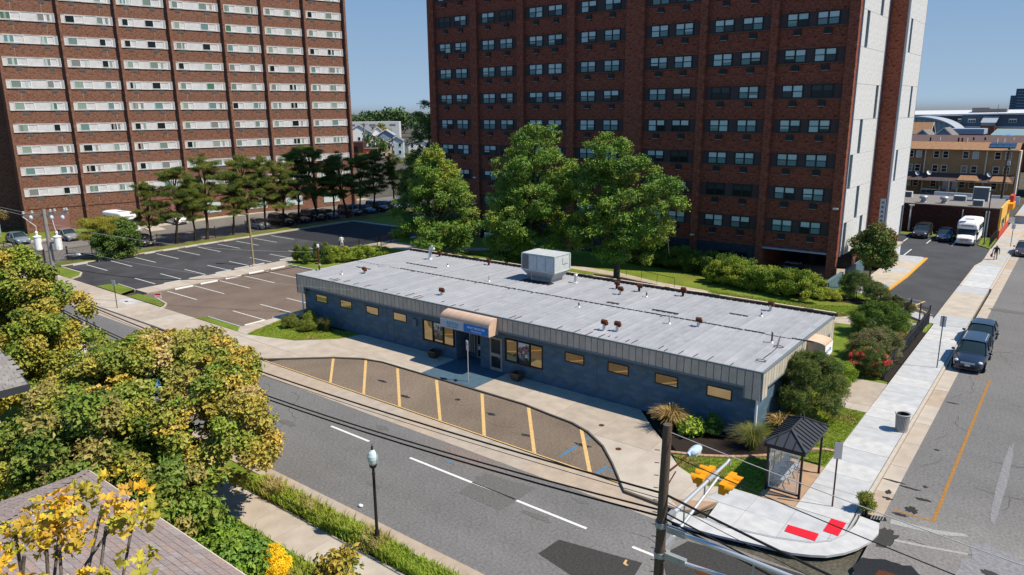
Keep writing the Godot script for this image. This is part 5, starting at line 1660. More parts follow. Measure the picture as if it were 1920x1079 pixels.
	for i in 4:
		for j in 2: obj("panel", box1(V(-1.6 + i * 1.05, j * 0.42, -j * 1.1 + 0.2), V(1.0, 0.05, 1.05), Basis(Vector3.RIGHT, -0.0 + 0.35)), M.solar, sp)
	for q in [[-14.5, -134.5], [-13.2, -137], [-9.6, -134.2], [-8.9, -133.6], [-8.1, -133.9], [-7.5, -138], [-5.6, -138.4], [-3.2, -134.1], [-2.1, -134.6], [-1.0, -139]]:
		var k := rng.randi() % 3
		obj("roof_pipe", rod(V(q[0], 9.6, q[1]), V(q[0], 10.5, q[1]), 0.1 if k else 0.16), M.white if k else M.rust, rf)
	for q in [[-7.6, -120, 6.0, "low white garden wall in front of the tan terrace, left"], [0.5, -119, 4.2, "low white garden wall in front of the tan terrace, right"]]:
		tag(obj("garden_wall", box1(V(q[0], 0.6, q[1]), V(q[2], 1.2, 0.25)), M.white), q[3], "wall", "garden walls of the terrace")
	# gabled houses and the school beyond
	gable_house("gable_house", "pale blue gabled house behind the terrace, the left and smaller of two", V(-21.4, 0, -172), 0, 4.6, 9, 9.0, 2.0, "house_blue", "roof_grey", 2, "blue gabled houses")
	gable_house("gable_house", "pale blue gabled house behind the terrace, the right and taller of two", V(-17.1, 0, -173), 0, 5.2, 9, 9.0, 2.5, "house_blue", "roof_grey", 2, "blue gabled houses")
	gable_house("gable_house", "brown roofed house between white tower edge and the blue gables", V(-28.5, 0, -200), PI / 2, 8, 8, 9.4, 2.8, "roof_grey", "tan_roof", 2)
	var sc := thing("school_building", "long grey blue school with a white roof edge, brick lower storey and arched hall", "school")
	mb = MB.new()
	mb.span(-60, -25.2, 0, 13.2, -290, -262)
	mb.span(-25.2, 20, 0, 13.6, -290, -260)
	obj("wall", mb, M.school_grey, sc)
	mb = MB.new()
	mb.quad(V(-70, 13.4, -259), V(20, 14.6, -259), V(20, 15.4, -276), V(-70, 15.0, -276))
	mb.quad(V(-70, 13.0, -259), V(20, 14.2, -259), V(20, 14.6, -259), V(-70, 13.4, -259))
	obj("roof", mb, M.white_band, sc)
	obj("brick_storey", box1(V(-2.5, 4.9, -259.9), V(45, 9.2, 0.5)), M.brick_b_pier, sc)
	obj("white_course", box1(V(-2.5, 9.7, -259.7), V(45, 0.4, 0.4)), M.white_band, sc)
	obj("stair_bay", box1(V(-16.9, 5.2, -258.2), V(4.0, 10.2, 4.0)), M.brick_b_pier, sc)
	mb = MB.new()
	mb.quad(V(-19.1, 11.2, -256.5), V(-14.7, 11.2, -256.5), V(-14.3, 13.2, -259.5), V(-18.7, 13.2, -259.5))
	obj("bay_canopy", mb, M.alu, sc)
	obj("bay_glazing", box1(V(-16.9, 10.7, -256.2), V(3.8, 0.9, 0.1)), M.school_glass, sc)
	for q in [[-22, 11.8, 2.2], [-10.5, 11.8, 2.2], [-25.6, 11.9, 1.0], [-16.9, 6.6, 1.6]]:
		var w := obj("window", box1(V(q[0], q[1], -259.8 if q[0] != -16.9 else -256.1), V(q[2], 1.2, 0.2)), M.white, sc)
		for i in 3: obj("pane", box1(V(q[0] + (i - 1) * q[2] * 0.31, q[1] - 0.15, -259.65 if q[0] != -16.9 else -255.95), V(q[2] * 0.25, 0.6, 0.1)), M.p_dark, w)
	mb = MB.new()
	var k2 := 16
	for i in k2:
		var t0 := PI * 0.5 + PI * 0.5 * i / k2
		var t1 := PI * 0.5 + PI * 0.5 * (i + 1) / k2
		var a := V(-36 - cos(t0) * 13.5, 6.8 + sin(t0) * 6.6, 0)
		var b := V(-36 - cos(t1) * 13.5, 6.8 + sin(t1) * 6.6, 0)
		mb.quad(V(b.x, b.y, -240), V(a.x, a.y, -240), V(a.x, a.y, -259), V(b.x, b.y, -259))
		mb.quad(V(a.x, a.y - 0.5, -240), V(a.x, a.y, -240), V(b.x, b.y, -240), V(b.x, b.y - 0.5, -240))
	obj("arched_roof", mb, M.grey_trim, sc)
	mb = MB.new()
	for i in 14:
		var x := -44.0 + i * 1.45
		var hh := 6.8 + 6.3 * sqrt(maxf(0.0, 1.0 - pow((x + 36.7) / 13.4, 2.0)))
		if x > -24: continue
		mb.span(x, x + 1.35, 5.0, hh - 0.2, -240.6, -240.4)
	obj("arched_glazing", mb, M.school_glass, sc)
	obj("rooftop_plant", box1(V(-20.5, 15.2, -268), V(5.0, 1.6, 5)), M.flat_roof, sc)
	obj("rooftop_plant", box1(V(-15.5, 15.0, -268), V(5.0, 1.2, 5)), M.flat_roof, sc)
	obj("antenna", rod(V(-15.2, 14, -262), V(-15.2, 17.0, -262), 0.06), M.charcoal, sc)
	obj("low_wing", box1(V(-16, 4.6, -203), V(7.5, 9.2, 8)), M.brick_b, sc)
	obj("low_wing_roof", box1(V(-16, 9.9, -203), V(8.0, 1.4, 8.5)), M.house_blue, sc)
	obj("low_wing", box1(V(-2, 4.4, -203), V(15, 9.0, 8)), M.brick_b, sc)
	mb = MB.new()
	mb.quad(V(-10.5, 9.0, -198.5), V(6, 9.0, -198.5), V(6, 10.6, -203), V(-9.5, 10.6, -203))
	obj("low_wing_roof", mb, M.school_glass, sc)
	var ub := thing("blue_canopy", "bright blue shade canopy in front of the school", "canopy", V(-6.2, 8.6, -196))
	var um := MB.new()
	um.lathe(V(0, 0, 0), [Vector2(2.4, 0), Vector2(1.2, 0.45), Vector2(0.02, 0.75)], 8)
	obj("cover", um, M.sign_blue, ub)
	obj("post", rod(V(0, -9, 0), V(0, 0.4, 0), 0.06), M.charcoal, ub)
	var gt := thing("glass_tower", "distant blue glass high rise on the skyline at the right edge", "tower")
	mb = MB.new()
	mb.span(-51, -20, -1, 32, -830, -800)
	mb.span(-55, -51, -1, 26, -828, -803)
	obj("facade", mb, M.tower_glass, gt)
	mb = MB.new()
	for k in 11:
		mb.span(-49.5, -20, 3 + k * 2.6, 3.5 + k * 2.6, -800, -799.6)
		mb.span(-54.8, -51, 2 + k * 2.2, 2.35 + k * 2.2, -803, -802.7)
	obj("floor_bands", mb, M.house_blue, gt)


func background_gap() -> void:
	rng.seed = 603
	var tn := atan2(170.0, 226.0)
	gable_house("town_house", "pale grey house with wide brown roof right beside the left tower, far off", V(-222, 0, -163), -0.75 + PI / 2, 10, 12, 8.6, 3.0, "white", "roof_grey", 3, "far houses between the towers")
	gable_house("town_house", "small white gabled house in the middle of the gap between the towers", V(-223, 0, -173), 0.9, 6, 9, 8.0, 2.6, "white", "roof_grey", 2, "far houses between the towers")
	gable_house("town_house", "slate blue house with lean roof behind the utility pole between the towers", V(-205, 0, -162), 0.75, 6, 9, 8.0, 1.8, "house_blue", "house_blue", 2, "far houses between the towers")
	gable_house("town_house", "peach pink house low between the towers", V(-190, 0, -148), 0.85, 3.6, 6, 5.4, 0.7, "pink_wall", "roof_grey", 2, "far houses between the towers")
	gable_house("town_house", "pale house half hidden by the tall tree between the towers", V(-195, 0, -158), 0.75, 5, 7, 6.2, 1.4, "sign_pale", "roof_grey", 2, "far houses between the towers")
	gable_house("town_house", "white house low beside the right tower, behind the tall tree", V(-202, 0, -177), 0.75, 9, 7, 4.4, 1.2, "white", "roof_grey", 3, "far houses between the towers")
	var wh := thing("warehouse", "long pale flat roofed warehouse on the skyline between the towers", "warehouse", V(-306, 0, -241), deg_to_rad(-48) + PI / 2)
	obj("wall", box1(V(0, 5.5, 0), V(34, 11.5, 12)), M.white_band, wh)
	for i in 6: obj("window", box1(V(-14 + i * 5.5, 9.6, 6.05), V(3.2, 0.9, 0.1)), M.p_grey, wh)
	var bs := thing("brick_store", "dull red brick corner store beside the left tower, with a dark awning", "shop", V(-172, 0, -118), deg_to_rad(42))
	obj("wall", box1(V(0, 3.6, 0), V(7, 7.6, 9)), M.brick_shop, bs)
	obj("awning", box1(V(4.8, 4.6, 1.0), V(5.5, 1.0, 3.0), Basis(Vector3.BACK, -0.12)), M.red_wall, bs)
	obj("awning_roof", box1(V(4.8, 5.3, 1.0), V(5.7, 0.3, 3.2)), M.roof_grey, bs)
	for i in 2: obj("window", box1(V(-1.6 + i * 3, 5.4, 4.55), V(1.1, 1.5, 0.1)), M.p_dark, bs)


# ---------------------------------------------------------------- plants
func leaf_cluster(key: String, k: int, spread: float, ll: float, lw: float, up := 0.5, fold := 0.25, flat_y := 0.8) -> void:
	rng.seed = 900 + key.length() * 13
	var mb := MB.new()
	for i in k:
		var p := rv() * spread * pow(rng.randf(), 0.45)
		p.y *= flat_y
		var nn := (rv() + UP * up + p.normalized() * 0.5).normalized()
		var d := rv()
		d = (d - nn * d.dot(nn)).normalized()
		var s := nn.cross(d)
		var l := ll * rn(0.7, 1.25)
		var w := lw * rn(0.7, 1.2)
		var a := p - d * l * 0.5
		var b := p + d * l * 0.5
		var m := p - nn * 0.0
		var e := nn * w * fold
		mb.quad(a, m + s * w * 0.5 + e, b, m - d * 0.001)
		mb.quad(a, m + d * 0.001, b, m - s * w * 0.5 + e)
	cluster[key] = mb.mesh(M.leaf)


func maple_cluster(key: String, k: int, spread: float, size: float) -> void:   # lobed leaves, for the tree next to the camera
	rng.seed = 977
	var mb := MB.new()
	for i in k:
		var p := rv() * spread * pow(rng.randf(), 0.5)
		var nn := (rv() + UP * 0.9).normalized()
		var d := rv()
		d = (d - nn * d.dot(nn)).normalized()
		var s := nn.cross(d)
		var z := size * rn(0.65, 1.2)
		var ring := []
		for j in 11:
			var t := -2.5 + 5.0 * j / 10.0
			var r: float = [0.42, 0.62, 0.40, 0.85, 0.46, 1.0, 0.46, 0.85, 0.40, 0.62, 0.42][j]
			ring.append(p + (d * cos(t) + s * sin(t)) * r * z * 0.55 + nn * z * 0.12 * sin(t * 2.0 + i))
		for j in 10: mb.tri(p - d * z * 0.2, ring[j], ring[j + 1])
	cluster[key] = mb.mesh(M.leaf)


func clusters() -> void:
	leaf_cluster("broad", 12, 0.36, 0.20, 0.13, 0.7)
	leaf_cluster("broad_small", 10, 0.30, 0.19, 0.14, 0.7)
	leaf_cluster("tiny", 16, 0.15, 0.065, 0.042, 0.5)
	leaf_cluster("tiny_far", 12, 0.2, 0.10, 0.07, 0.6)
	leaf_cluster("needle", 26, 0.26, 0.26, 0.022, 1.0, 0.1, 0.5)
	leaf_cluster("far", 9, 1.5, 1.1, 0.8, 0.6)
	maple_cluster("maple", 6, 0.14, 0.12)
	rng.seed = 31
	for q in [["tuft", 7, 0.11, 0.12, 0.012], ["tuft_tall", 9, 0.16, 0.34, 0.014]]:
		var mb := MB.new()
		for i in q[1]:
			var p := V(rn(-q[2], q[2]), 0, rn(-q[2], q[2]))
			var d := V(rn(-1, 1), 0, rn(-1, 1)).normalized()
			var h: float = q[3] * rn(0.6, 1.2)
			var s: Vector3 = V(-d.z, 0, d.x) * q[4]
			var m := p + V(0, h * 0.7, 0) + d * h * 0.2
			var t := p + V(0, h, 0) + d * h * rn(0.4, 0.8)
			mb.quad(p - s, p + s, m + s * 0.8, m - s * 0.8)
			mb.tri(m - s * 0.8, m + s * 0.8, t)
		cluster[q[0]] = mb.mesh(M.leaf)


func scatter(called: String, parent: Node, key: String, xf: Array, cols: PackedColorArray) -> MultiMeshInstance3D:
	var mm := MultiMesh.new()
	mm.transform_format = MultiMesh.TRANSFORM_3D
	mm.use_colors = true
	mm.mesh = cluster[key]
	mm.instance_count = xf.size()
	for i in xf.size():
		mm.set_instance_transform(i, xf[i])
		mm.set_instance_color(i, cols[i])
	var o := MultiMeshInstance3D.new()
	o.name = numbered(parent, called)
	o.multimesh = mm
	parent.add_child(o, true)
	return o


# leaf clumps gathered on the skins of a few ellipsoids; returns the clump centres for the limbs
func crown(parent: Node, key: String, blobs: Array, clumps: int, cr: float, per: int, pal: Array, squash := 0.75, called := "crown", size := 1.0, shell := 0.62) -> Array:
	var xf := []
	var cols := PackedColorArray()
	var cents := []
	var tot := 0.0
	for b in blobs: tot += pow(b[1].x * b[1].y * b[1].z, 0.667)
	for b in blobs:
		var k := int(round(clumps * pow(b[1].x * b[1].y * b[1].z, 0.667) / tot))
		var bc: Vector3 = b[0]
		var br: Vector3 = b[1]
		for i in k:
			var d := rv()
			if d.y < -0.5 and rng.randf() < 0.55: d.y = -d.y
			var f := lerpf(shell, 1.0, pow(rng.randf(), 0.6))
			var c := bc + d * br * f * rn(0.92, 1.08)
			if c.y < 0.25: c.y = rn(0.25, 0.8)
			cents.append(c)
			var r := cr * rn(0.6, 1.3)
			var tone: Color = pal[rng.randi() % pal.size()]
			for j in int(per * r * r / (cr * cr)):
				var e := rv()
				if e.y < -0.2 and rng.randf() < 0.6: e.y = -e.y
				var q := c + V(e.x, e.y * squash, e.z) * r * pow(rng.randf(), 0.35)
				if q.y < 0.05: continue
				var bs := Basis.from_euler(V(rn(-0.5, 0.5), rn(0, TAU), rn(-0.5, 0.5))).scaled(Vector3.ONE * rn(0.75, 1.25) * size)
				xf.append(Transform3D(bs, q))
				var t: Color = tone.lerp(pal[rng.randi() % pal.size()], rn(0.0, 0.45))
				cols.append(t * (1.7 * rn(0.8, 1.2)))
	stuff(scatter(called, parent, key, xf, cols))
	return cents


func trunk(parent: Node, pts: Array, r0: float, r1: float, limbs: Array, m: Material, lr := 0.09, from := 0.45) -> void:
	var mb := MB.new()
	mb.tube(pts, r0, r1, 8)
	mb.cyl(pts[0] - V(0, 0.15, 0), pts[0] + V(0, 0.25, 0), r0 * 1.5, r0, 8, false)
	var top: Vector3 = pts[pts.size() - 1]
	var base: Vector3 = pts[0]
	for c in limbs:
		var f := clampf((c.y - base.y) / maxf(0.1, top.y - base.y) * 0.8 - 0.1 + rn(-0.1, 0.1), from, 1.0)
		var k := f * (pts.size() - 1)
		var i := mini(int(k), pts.size() - 2)
		var a: Vector3 = pts[i].lerp(pts[i + 1], k - i)
		var mid: Vector3 = a.lerp(c, 0.5) + V(rn(-0.2, 0.2), rn(0.05, 0.4), rn(-0.2, 0.2))
		mb.tube([a, mid, c], lr * rn(0.7, 1.2), 0.015, 5)
	obj("trunk", mb, m, parent)


func some(a: Array, k: int) -> Array:
	var q := []
	for i in mini(k, a.size()): q.append(a[rng.randi() % a.size()])
	return q


func C(r: float, g: float, b: float) -> Color:
	return Color(r, g, b)


func pine(h: float, lean: float, w: float, sd: int) -> Node3D:
	rng.seed = sd
	var t := Node3D.new()
	var pts := []
	var a := rn(0, TAU)
	for i in 7:
		var f := i / 6.0
		pts.append(V(cos(a) * lean * sin(f * 2.4) + rn(-0.12, 0.12), f * h * 0.93, sin(a) * lean * sin(f * 2.4) + rn(-0.12, 0.12)))
	var blobs := []
	var limbs := []
	var y := h * 0.36
	while y < h * 0.97:
		var f := y / h
		var rr := w * 0.5 * clampf(1.35 - f * 0.95, 0.35, 1.0)
		for i in int(rn(2, 4.9)):
			var t2 := rn(0, TAU)
			var r := rr * rn(0.45, 1.0)
			var c: Vector3 = pts[mini(int(f * 6.4), 6)]
			c = V(c.x + cos(t2) * r, y + rn(-0.3, 0.4), c.z + sin(t2) * r)
			blobs.append([c, V(rn(0.75, 1.3), rn(0.2, 0.36), rn(0.75, 1.3))])
			limbs.append(c)
		y += rn(0.45, 0.8)
	blobs.append([pts[6] + V(0, 0.3, 0), V(0.5, 0.6, 0.5)])
	crown(t, "needle", blobs, blobs.size() * 5, 0.42, 11, [C(0.075, 0.10, 0.016), C(0.055, 0.082, 0.015), C(0.10, 0.12, 0.02), C(0.12, 0.125, 0.022), C(0.04, 0.065, 0.014)], 0.42, "crown", 1.3, 0.2)
	trunk(t, pts, 0.17, 0.05, limbs, M.bark, 0.06, 0.3)
	return t


func trees() -> void:
	var green := [C(0.070, 0.130, 0.022), C(0.085, 0.150, 0.022), C(0.105, 0.165, 0.026), C(0.055, 0.105, 0.022), C(0.125, 0.175, 0.028)]
	var lime := [C(0.11, 0.17, 0.026), C(0.15, 0.19, 0.028), C(0.085, 0.145, 0.022), C(0.18, 0.20, 0.03)]
	rng.seed = 701
	var o := thing("maple_tree", "broad egg shaped maple in front of the right tower's left corner, yellowish at its top", "tree", V(-46.9, 0, -25.8))
	var cs := crown(o, "broad", [[V(0, 4.6, 0), V(4.9, 4.0, 4.9)], [V(0.2, 7.6, 0), V(3.6, 3.6, 3.6)], [V(0.2, 2.4, 0.6), V(4.3, 2.0, 4.3)]], 150, 0.85, 34, green + [C(0.15, 0.19, 0.028)])
	cs += crown(o, "broad", [[V(0.1, 10.2, 0), V(1.9, 2.2, 1.9)], [V(0.1, 8.9, 0), V(2.8, 2.0, 2.8)]], 36, 0.75, 30, lime + [C(0.21, 0.21, 0.03)], 1.1, "crown_top")
	trunk(o, [V(0, 0, 0), V(0.1, 3, 0), V(0, 6, 0.1), V(0.1, 10, 0)], 0.24, 0.06, some(cs, 22), M.bark)
	o = thing("maple_tree", "tall dense round maple behind the rooftop unit, left of the two big trees", "tree", V(-32.8, 0, -25.4))
	cs = crown(o, "broad", [[V(0, 5.5, 0), V(4.9, 4.6, 4.9)], [V(0, 9.2, 0), V(4.2, 4.0, 4.2)], [V(0.4, 12.4, 0), V(2.2, 2.6, 2.2)], [V(-0.5, 2.6, 0.8), V(4.6, 2.2, 4.4)]], 215, 0.85, 33, green + [C(0.15, 0.19, 0.028)], 0.95)
	trunk(o, [V(0, 0, 0), V(0.1, 4, 0), V(0, 8, 0.1), V(0.2, 13, 0)], 0.3, 0.06, some(cs, 26), M.bark)
	o = thing("plane_tree", "tall open lighter green tree with bare limbs, right of the dense maple", "tree", V(-24.0, 0, -27.3))
	cs = crown(o, "broad", [[V(-1.2, 11.4, 0), V(2.6, 2.6, 2.6)], [V(-2.4, 8.4, 0.6), V(2.7, 2.4, 2.7)], [V(1.6, 9.6, 0), V(2.6, 2.2, 2.4)], [V(0.6, 6.4, 1.0), V(3.2, 2.2, 2.6)], [V(-1.8, 4.6, 1.4), V(2.6, 2.0, 2.4)], [V(2.6, 4.0, 1.0), V(2.6, 2.2, 2.2)], [V(5.2, 8.4, 0.6), V(1.7, 1.9, 1.6)], [V(4.2, 6.2, 0.8), V(1.7, 1.5, 1.6)], [V(0.4, 2.6, 1.8), V(1.6, 1.2, 1.4)]], 175, 0.75, 30, green + lime, 0.8, "crown", 1.05)
	trunk(o, [V(0, 0, 0), V(0.05, 2.5, 0.1), V(-0.2, 5.5, 0.2), V(-0.5, 9, 0), V(-1.0, 12.5, 0)], 0.34, 0.06, some(cs, 40), M.bark_grey, 0.12, 0.25)
	var dm := MB.new()
	for q in [[V(1.4, 4.4, 2.2), V(2.5, 3.9, 3.0), V(2.9, 2.8, 3.2)], [V(2.0, 7.0, 2.0), V(2.6, 8.2, 2.6), V(2.7, 9.6, 2.5)], [V(5.0, 5.6, 1.5), V(6.2, 5.0, 1.8), V(6.4, 3.7, 1.8)]]: dm.tube(q, 0.07, 0.02, 5)
	obj("bare_limb", dm, M.bark_grey, o)
	o = thing("slender_tree", "tallest slender dark green tree in the gap between the two towers", "tree", V(-62.8, 0, -40.5))
	cs = crown(o, "broad", [[V(0, 7.5, 0), V(3.6, 3.8, 3.6)], [V(0.4, 11.6, 0), V(2.9, 3.2, 2.9)], [V(0.8, 15.2, 0), V(1.9, 2.6, 1.9)], [V(-0.8, 4.6, 0), V(3.4, 2.2, 3.2)]], 120, 0.85, 30, [C(0.05, 0.095, 0.02), C(0.065, 0.115, 0.022), C(0.085, 0.13, 0.024), C(0.04, 0.075, 0.018)], 0.85)
	trunk(o, [V(0, 0, 0), V(0, 5, 0), V(0.4, 10, 0), V(0.8, 16, 0)], 0.26, 0.05, some(cs, 24), M.bark)
	# the autumn trees along the near side of the street
	var aut := [C(0.30, 0.215, 0.035), C(0.25, 0.20, 0.035), C(0.18, 0.185, 0.03), C(0.12, 0.15, 0.024), C(0.34, 0.22, 0.045), C(0.20, 0.17, 0.04), C(0.36, 0.27, 0.12)]
	var autg := [C(0.105, 0.155, 0.022), C(0.14, 0.185, 0.026), C(0.085, 0.12, 0.02), C(0.21, 0.20, 0.03), C(0.17, 0.175, 0.03), C(0.27, 0.22, 0.04)]
	rng.seed = 711
	o = thing("street_tree", "big yellowing street tree in the left foreground, spreading over the pavement and road", "tree", V(-20.6, 0, 19.4))
	cs = crown(o, "broad_small", [[V(0.2, 5.1, -0.2), V(5.2, 2.7, 4.0)], [V(-1.2, 6.4, -0.6), V(3.0, 0.9, 2.6)], [V(4.4, 4.2, 0.3), V(2.9, 2.1, 2.5)], [V(6.2, 3.2, 0.2), V(1.6, 1.2, 1.5)], [V(-0.5, 4.2, 3.2), V(3.6, 2.2, 2.0)], [V(3.4, 2.2, 2.0), V(2.6, 1.4, 1.9)], [V(2.9, 6.3, -2.0), V(1.5, 0.9, 1.2)]], 300, 0.62, 44, aut + [autg[0], autg[1]], 0.8, "crown", 0.95)
	crown(o, "broad_small", [[V(-0.2, 6.4, 1.6), V(1.6, 1.2, 1.6)], [V(0.2, 4.0, 3.9), V(2.8, 1.8, 1.5)]], 55, 0.55, 44, autg, 0.9, "green_crown")
	trunk(o, [V(0, 0, 0), V(0.1, 1.6, 0), V(0.2, 3.2, 0.1), V(0.2, 5.8, 0)], 0.2, 0.06, some(cs, 40), M.bark, 0.07, 0.3)
	o.scale = V(0.94, 0.84, 0.94)
	o = thing("street_tree", "yellow green street tree at the left edge above the cream house's roof", "tree", V(-34.6, 0, 20.2))
	cs = crown(o, "broad_small", [[V(0, 5.6, 0), V(4.4, 3.0, 3.8)], [V(-1.5, 8.4, 0), V(2.8, 1.9, 2.4)], [V(2.8, 4.2, 1.0), V(2.6, 2.2, 2.4)], [V(2.0, 2.8, 2.2), V(2.9, 1.6, 2.0)], [V(-3.0, 6.5, 0.4), V(2.6, 2.2, 2.4)]], 230, 0.66, 42, autg + [aut[0], aut[1]], 0.8)
	trunk(o, [V(0, 0, 0), V(0.1, 2, 0), V(-0.2, 5, 0.1), V(-0.8, 8, 0)], 0.2, 0.06, some(cs, 30), M.bark, 0.07, 0.3)
	o.scale = V(0.92, 0.86, 0.92)
	o = thing("street_tree", "greener tree between the two houses at the left, behind the hip roof", "tree", V(-17.6, 0, 24.2))
	cs = crown(o, "broad_small", [[V(0, 3.6, 0), V(3.2, 2.4, 2.6)], [V(-2.2, 2.6, 0.2), V(2.4, 1.8, 2.2)], [V(3.0, 2.2, -1.0), V(2.4, 1.6, 1.8)]], 120, 0.6, 40, [autg[0], autg[2], autg[3], C(0.06, 0.10, 0.018), C(0.2, 0.16, 0.05)], 0.85)
	trunk(o, [V(0, 0, 0), V(0.1, 1.5, 0), V(0, 3.5, 0)], 0.14, 0.05, some(cs, 18), M.bark, 0.06, 0.3)
	rng.seed = 720
	o = thing("maple_branch_tree", "yellow leaved maple with top branches over the shingled roof", "tree", V(4.7, 0, 32.6))
	var yel := [C(0.42, 0.26, 0.02), C(0.50, 0.29, 0.022), C(0.30, 0.235, 0.025), C(0.20, 0.19, 0.022), C(0.36, 0.21, 0.03), C(0.26, 0.22, 0.03)]
	var yl: Array = []
	for q in [[V(4.42, 12.86, 31.5), 0.32], [V(4.18, 12.95, 31.42), 0.25], [V(4.35, 12.70, 31.25), 0.2], [V(4.62, 13.02, 32.05), 0.36], [V(4.95, 13.2, 32.3), 0.34], [V(5.2, 13.02, 32.45), 0.34], [V(4.5, 13.14, 31.9), 0.22], [V(5.15, 12.82, 31.86), 0.26], [V(4.08, 12.86, 31.1), 0.16], [V(5.3, 12.4, 32.6), 0.7], [V(4.8, 11.9, 32.9), 0.9], [V(5.6, 11.6, 32.2), 0.8], [V(4.2, 11.2, 33.4), 1.0], [V(5.0, 9.8, 33.0), 1.5]]:
		yl.append([q[0] - V(4.7, 0.14, 32.6), Vector3.ONE * q[1]])
	cs = crown(o, "maple", yl, 260, 0.15, 6, yel, 0.8, "crown", 0.9)
	var tips := []
	for q in yl: tips.append(q[0])
	trunk(o, [V(0, 0, 0), V(0.1, 4, 0), V(0, 8, -0.1), V(0.1, 10.8, -0.2), V(0.0, 12.2, -0.5)], 0.22, 0.012, tips + some(cs, 40), M.bark_grey, 0.011, 0.55)
	# pines along the verge of the left lot
	var ps := [[-82.4, -9.6, 8.0, "leftmost of the row, short, next to the dark sedan"], [-81.0, -12.2, 9.6, "second from the left of the row, leaning"], [-80.9, -14.9, 8.6, "third from the left of the row"], [-81.1, -16.7, 11.2, "tall, fourth from the left, with the thickest trunk"], [-81.8, -20.8, 8.6, "slim, fifth from the left of the row"], [-81.4, -23.0, 10.4, "behind the lot's lamp post"], [-82.0, -26.0, 10.6, "above the silver parked car"], [-82.0, -29.2, 9.9, "left of the black parked cars"], [-82.8, -32.6, 11.0, "directly above the black parked cars"], [-82.5, -36.0, 11.2, "tallest of the middle of the row"], [-82.2, -38.6, 9.8, "right of the tallest one in the row"], [-81.8, -41.0, 10.4, "beside the blue parked sign"], [-82.6, -44.2, 9.4, "above the dark blue parked car"], [-83.0, -47.6, 10.0, "above the teal parked car"], [-82.0, -51.2, 9.6, "second from the right end of the row"], [-82.0, -55.5, 9.8, "last at the right end of the row, in the gap"]]
	var protos := [pine(10.0, 0.5, 4.6, 41), pine(9.4, 0.9, 5.0, 42), pine(10.6, 0.3, 4.2, 43), pine(9.0, 0.7, 5.4, 44)]
	rng.seed = 733
	for i in ps.size():
		var q: Array = ps[i]
		var src: Node3D = protos[i % 4]
		var p: Node3D = src if i < 4 else src.duplicate()
		p.name = numbered(self, "pine_tree")
		add_child(p, true)
		p.position = V(q[0], 0, q[1])
		p.rotation.y = rn(0, TAU)
		p.scale = Vector3.ONE * (q[2] / [10.0, 9.4, 10.6, 9.0][i % 4])
		tag(p, "flat padded pine, " + q[3], "pine tree", "pines between the two parking lots")
	rng.seed = 740
	o = thing("spreading_juniper", "spreading yellow green juniper over a dark bush at the left end of the dark lot", "shrub", V(-78.6, 0, -2.6))
	crown(o, "needle", [[V(-1.6, 3.9, 0.6), V(2.4, 0.5, 1.6)], [V(-0.2, 4.2, -0.8), V(1.8, 0.5, 1.5)], [V(0.8, 3.6, -0.2), V(1.5, 0.5, 1.2)], [V(-0.9, 2.7, 1.4), V(1.3, 0.4, 1.2)]], 70, 0.5, 16, [C(0.16, 0.15, 0.018), C(0.20, 0.17, 0.02), C(0.12, 0.13, 0.018)], 0.5, "crown", 1.3, 0.2)
	cs = crown(o, "broad_small", [[V(0.6, 1.6, -0.8), V(2.6, 1.9, 2.6)], [V(0.8, 2.6, -1.4), V(2.0, 1.6, 1.8)]], 90, 0.55, 34, [C(0.04, 0.075, 0.016), C(0.06, 0.10, 0.02), C(0.085, 0.125, 0.022)], 0.8, "dark_crown")
	trunk(o, [V(0, 0, 0), V(-0.2, 2, 0), V(-0.4, 3.9, 0)], 0.16, 0.06, some(cs, 8), M.bark)
	o = thing("small_tree", "small dark leaved tree at the foot of the white end panels", "tree", V(-4.0, 0, -41.0))
	cs = crown(o, "broad_small", [[V(0, 3.4, 0), V(1.9, 1.7, 2.0)], [V(0.3, 4.5, 0.2), V(1.2, 0.9, 1.2)], [V(0.8, 2.3, 0.8), V(1.5, 1.0, 1.4)]], 75, 0.55, 34, [C(0.05, 0.085, 0.02), C(0.075, 0.11, 0.022), C(0.10, 0.115, 0.028), C(0.13, 0.10, 0.035)], 0.8)
	trunk(o, [V(0, 0, 0), V(0.05, 1.5, 0), V(0, 3, 0)], 0.1, 0.04, some(cs, 16), M.bark_grey, 0.04, 0.4)
	o = thing("small_tree", "small rusty tree at the far left edge before the left tower", "tree", V(-104.5, 0, 1.5))
	cs = crown(o, "broad_small", [[V(0, 3.4, 0), V(1.9, 1.2, 1.9)]], 30, 0.55, 28, [C(0.16, 0.11, 0.045), C(0.12, 0.10, 0.04)], 0.8)
	trunk(o, [V(0, 0, 0), V(0.05, 1.5, 0), V(0, 3, 0)], 0.1, 0.04, some(cs, 10), M.bark, 0.05, 0.4)
	# far trees between and behind the towers
	rng.seed = 750
	var ft := [[V(-177, 0, -131), 4.0, 9.5, 0, "green tree in the middle of the gap, before the far houses"], [V(-272, 0, -219), 4.5, 11, 2, "yellowish tree behind the small white gabled house"], [V(-252, 0, -188), 4, 10, 2, "rusty tree over the brown far roof in the gap"], [V(-430, 0, -374), 14, 18.0, 1, "big rounded dark tree on the skyline in the gap"], [V(-340, 0, -322), 11, 15, 1, "dark green tree on the skyline beside the right tower"], [V(-520, 0, -425), 17, 14.5, 1, "low dark trees on the skyline beside the left tower"], [V(-470, 0, -400), 12, 12, 1, "lower dark tree on the skyline in the middle of the gap"], [V(-32.5, 0, -190), 3.4, 9.2, 0, "bush topped tree between the white panels and the blue gables"], [V(-9.5, 0, -195), 2.2, 8.8, 0, "small round tree before the school's brick wing"]]
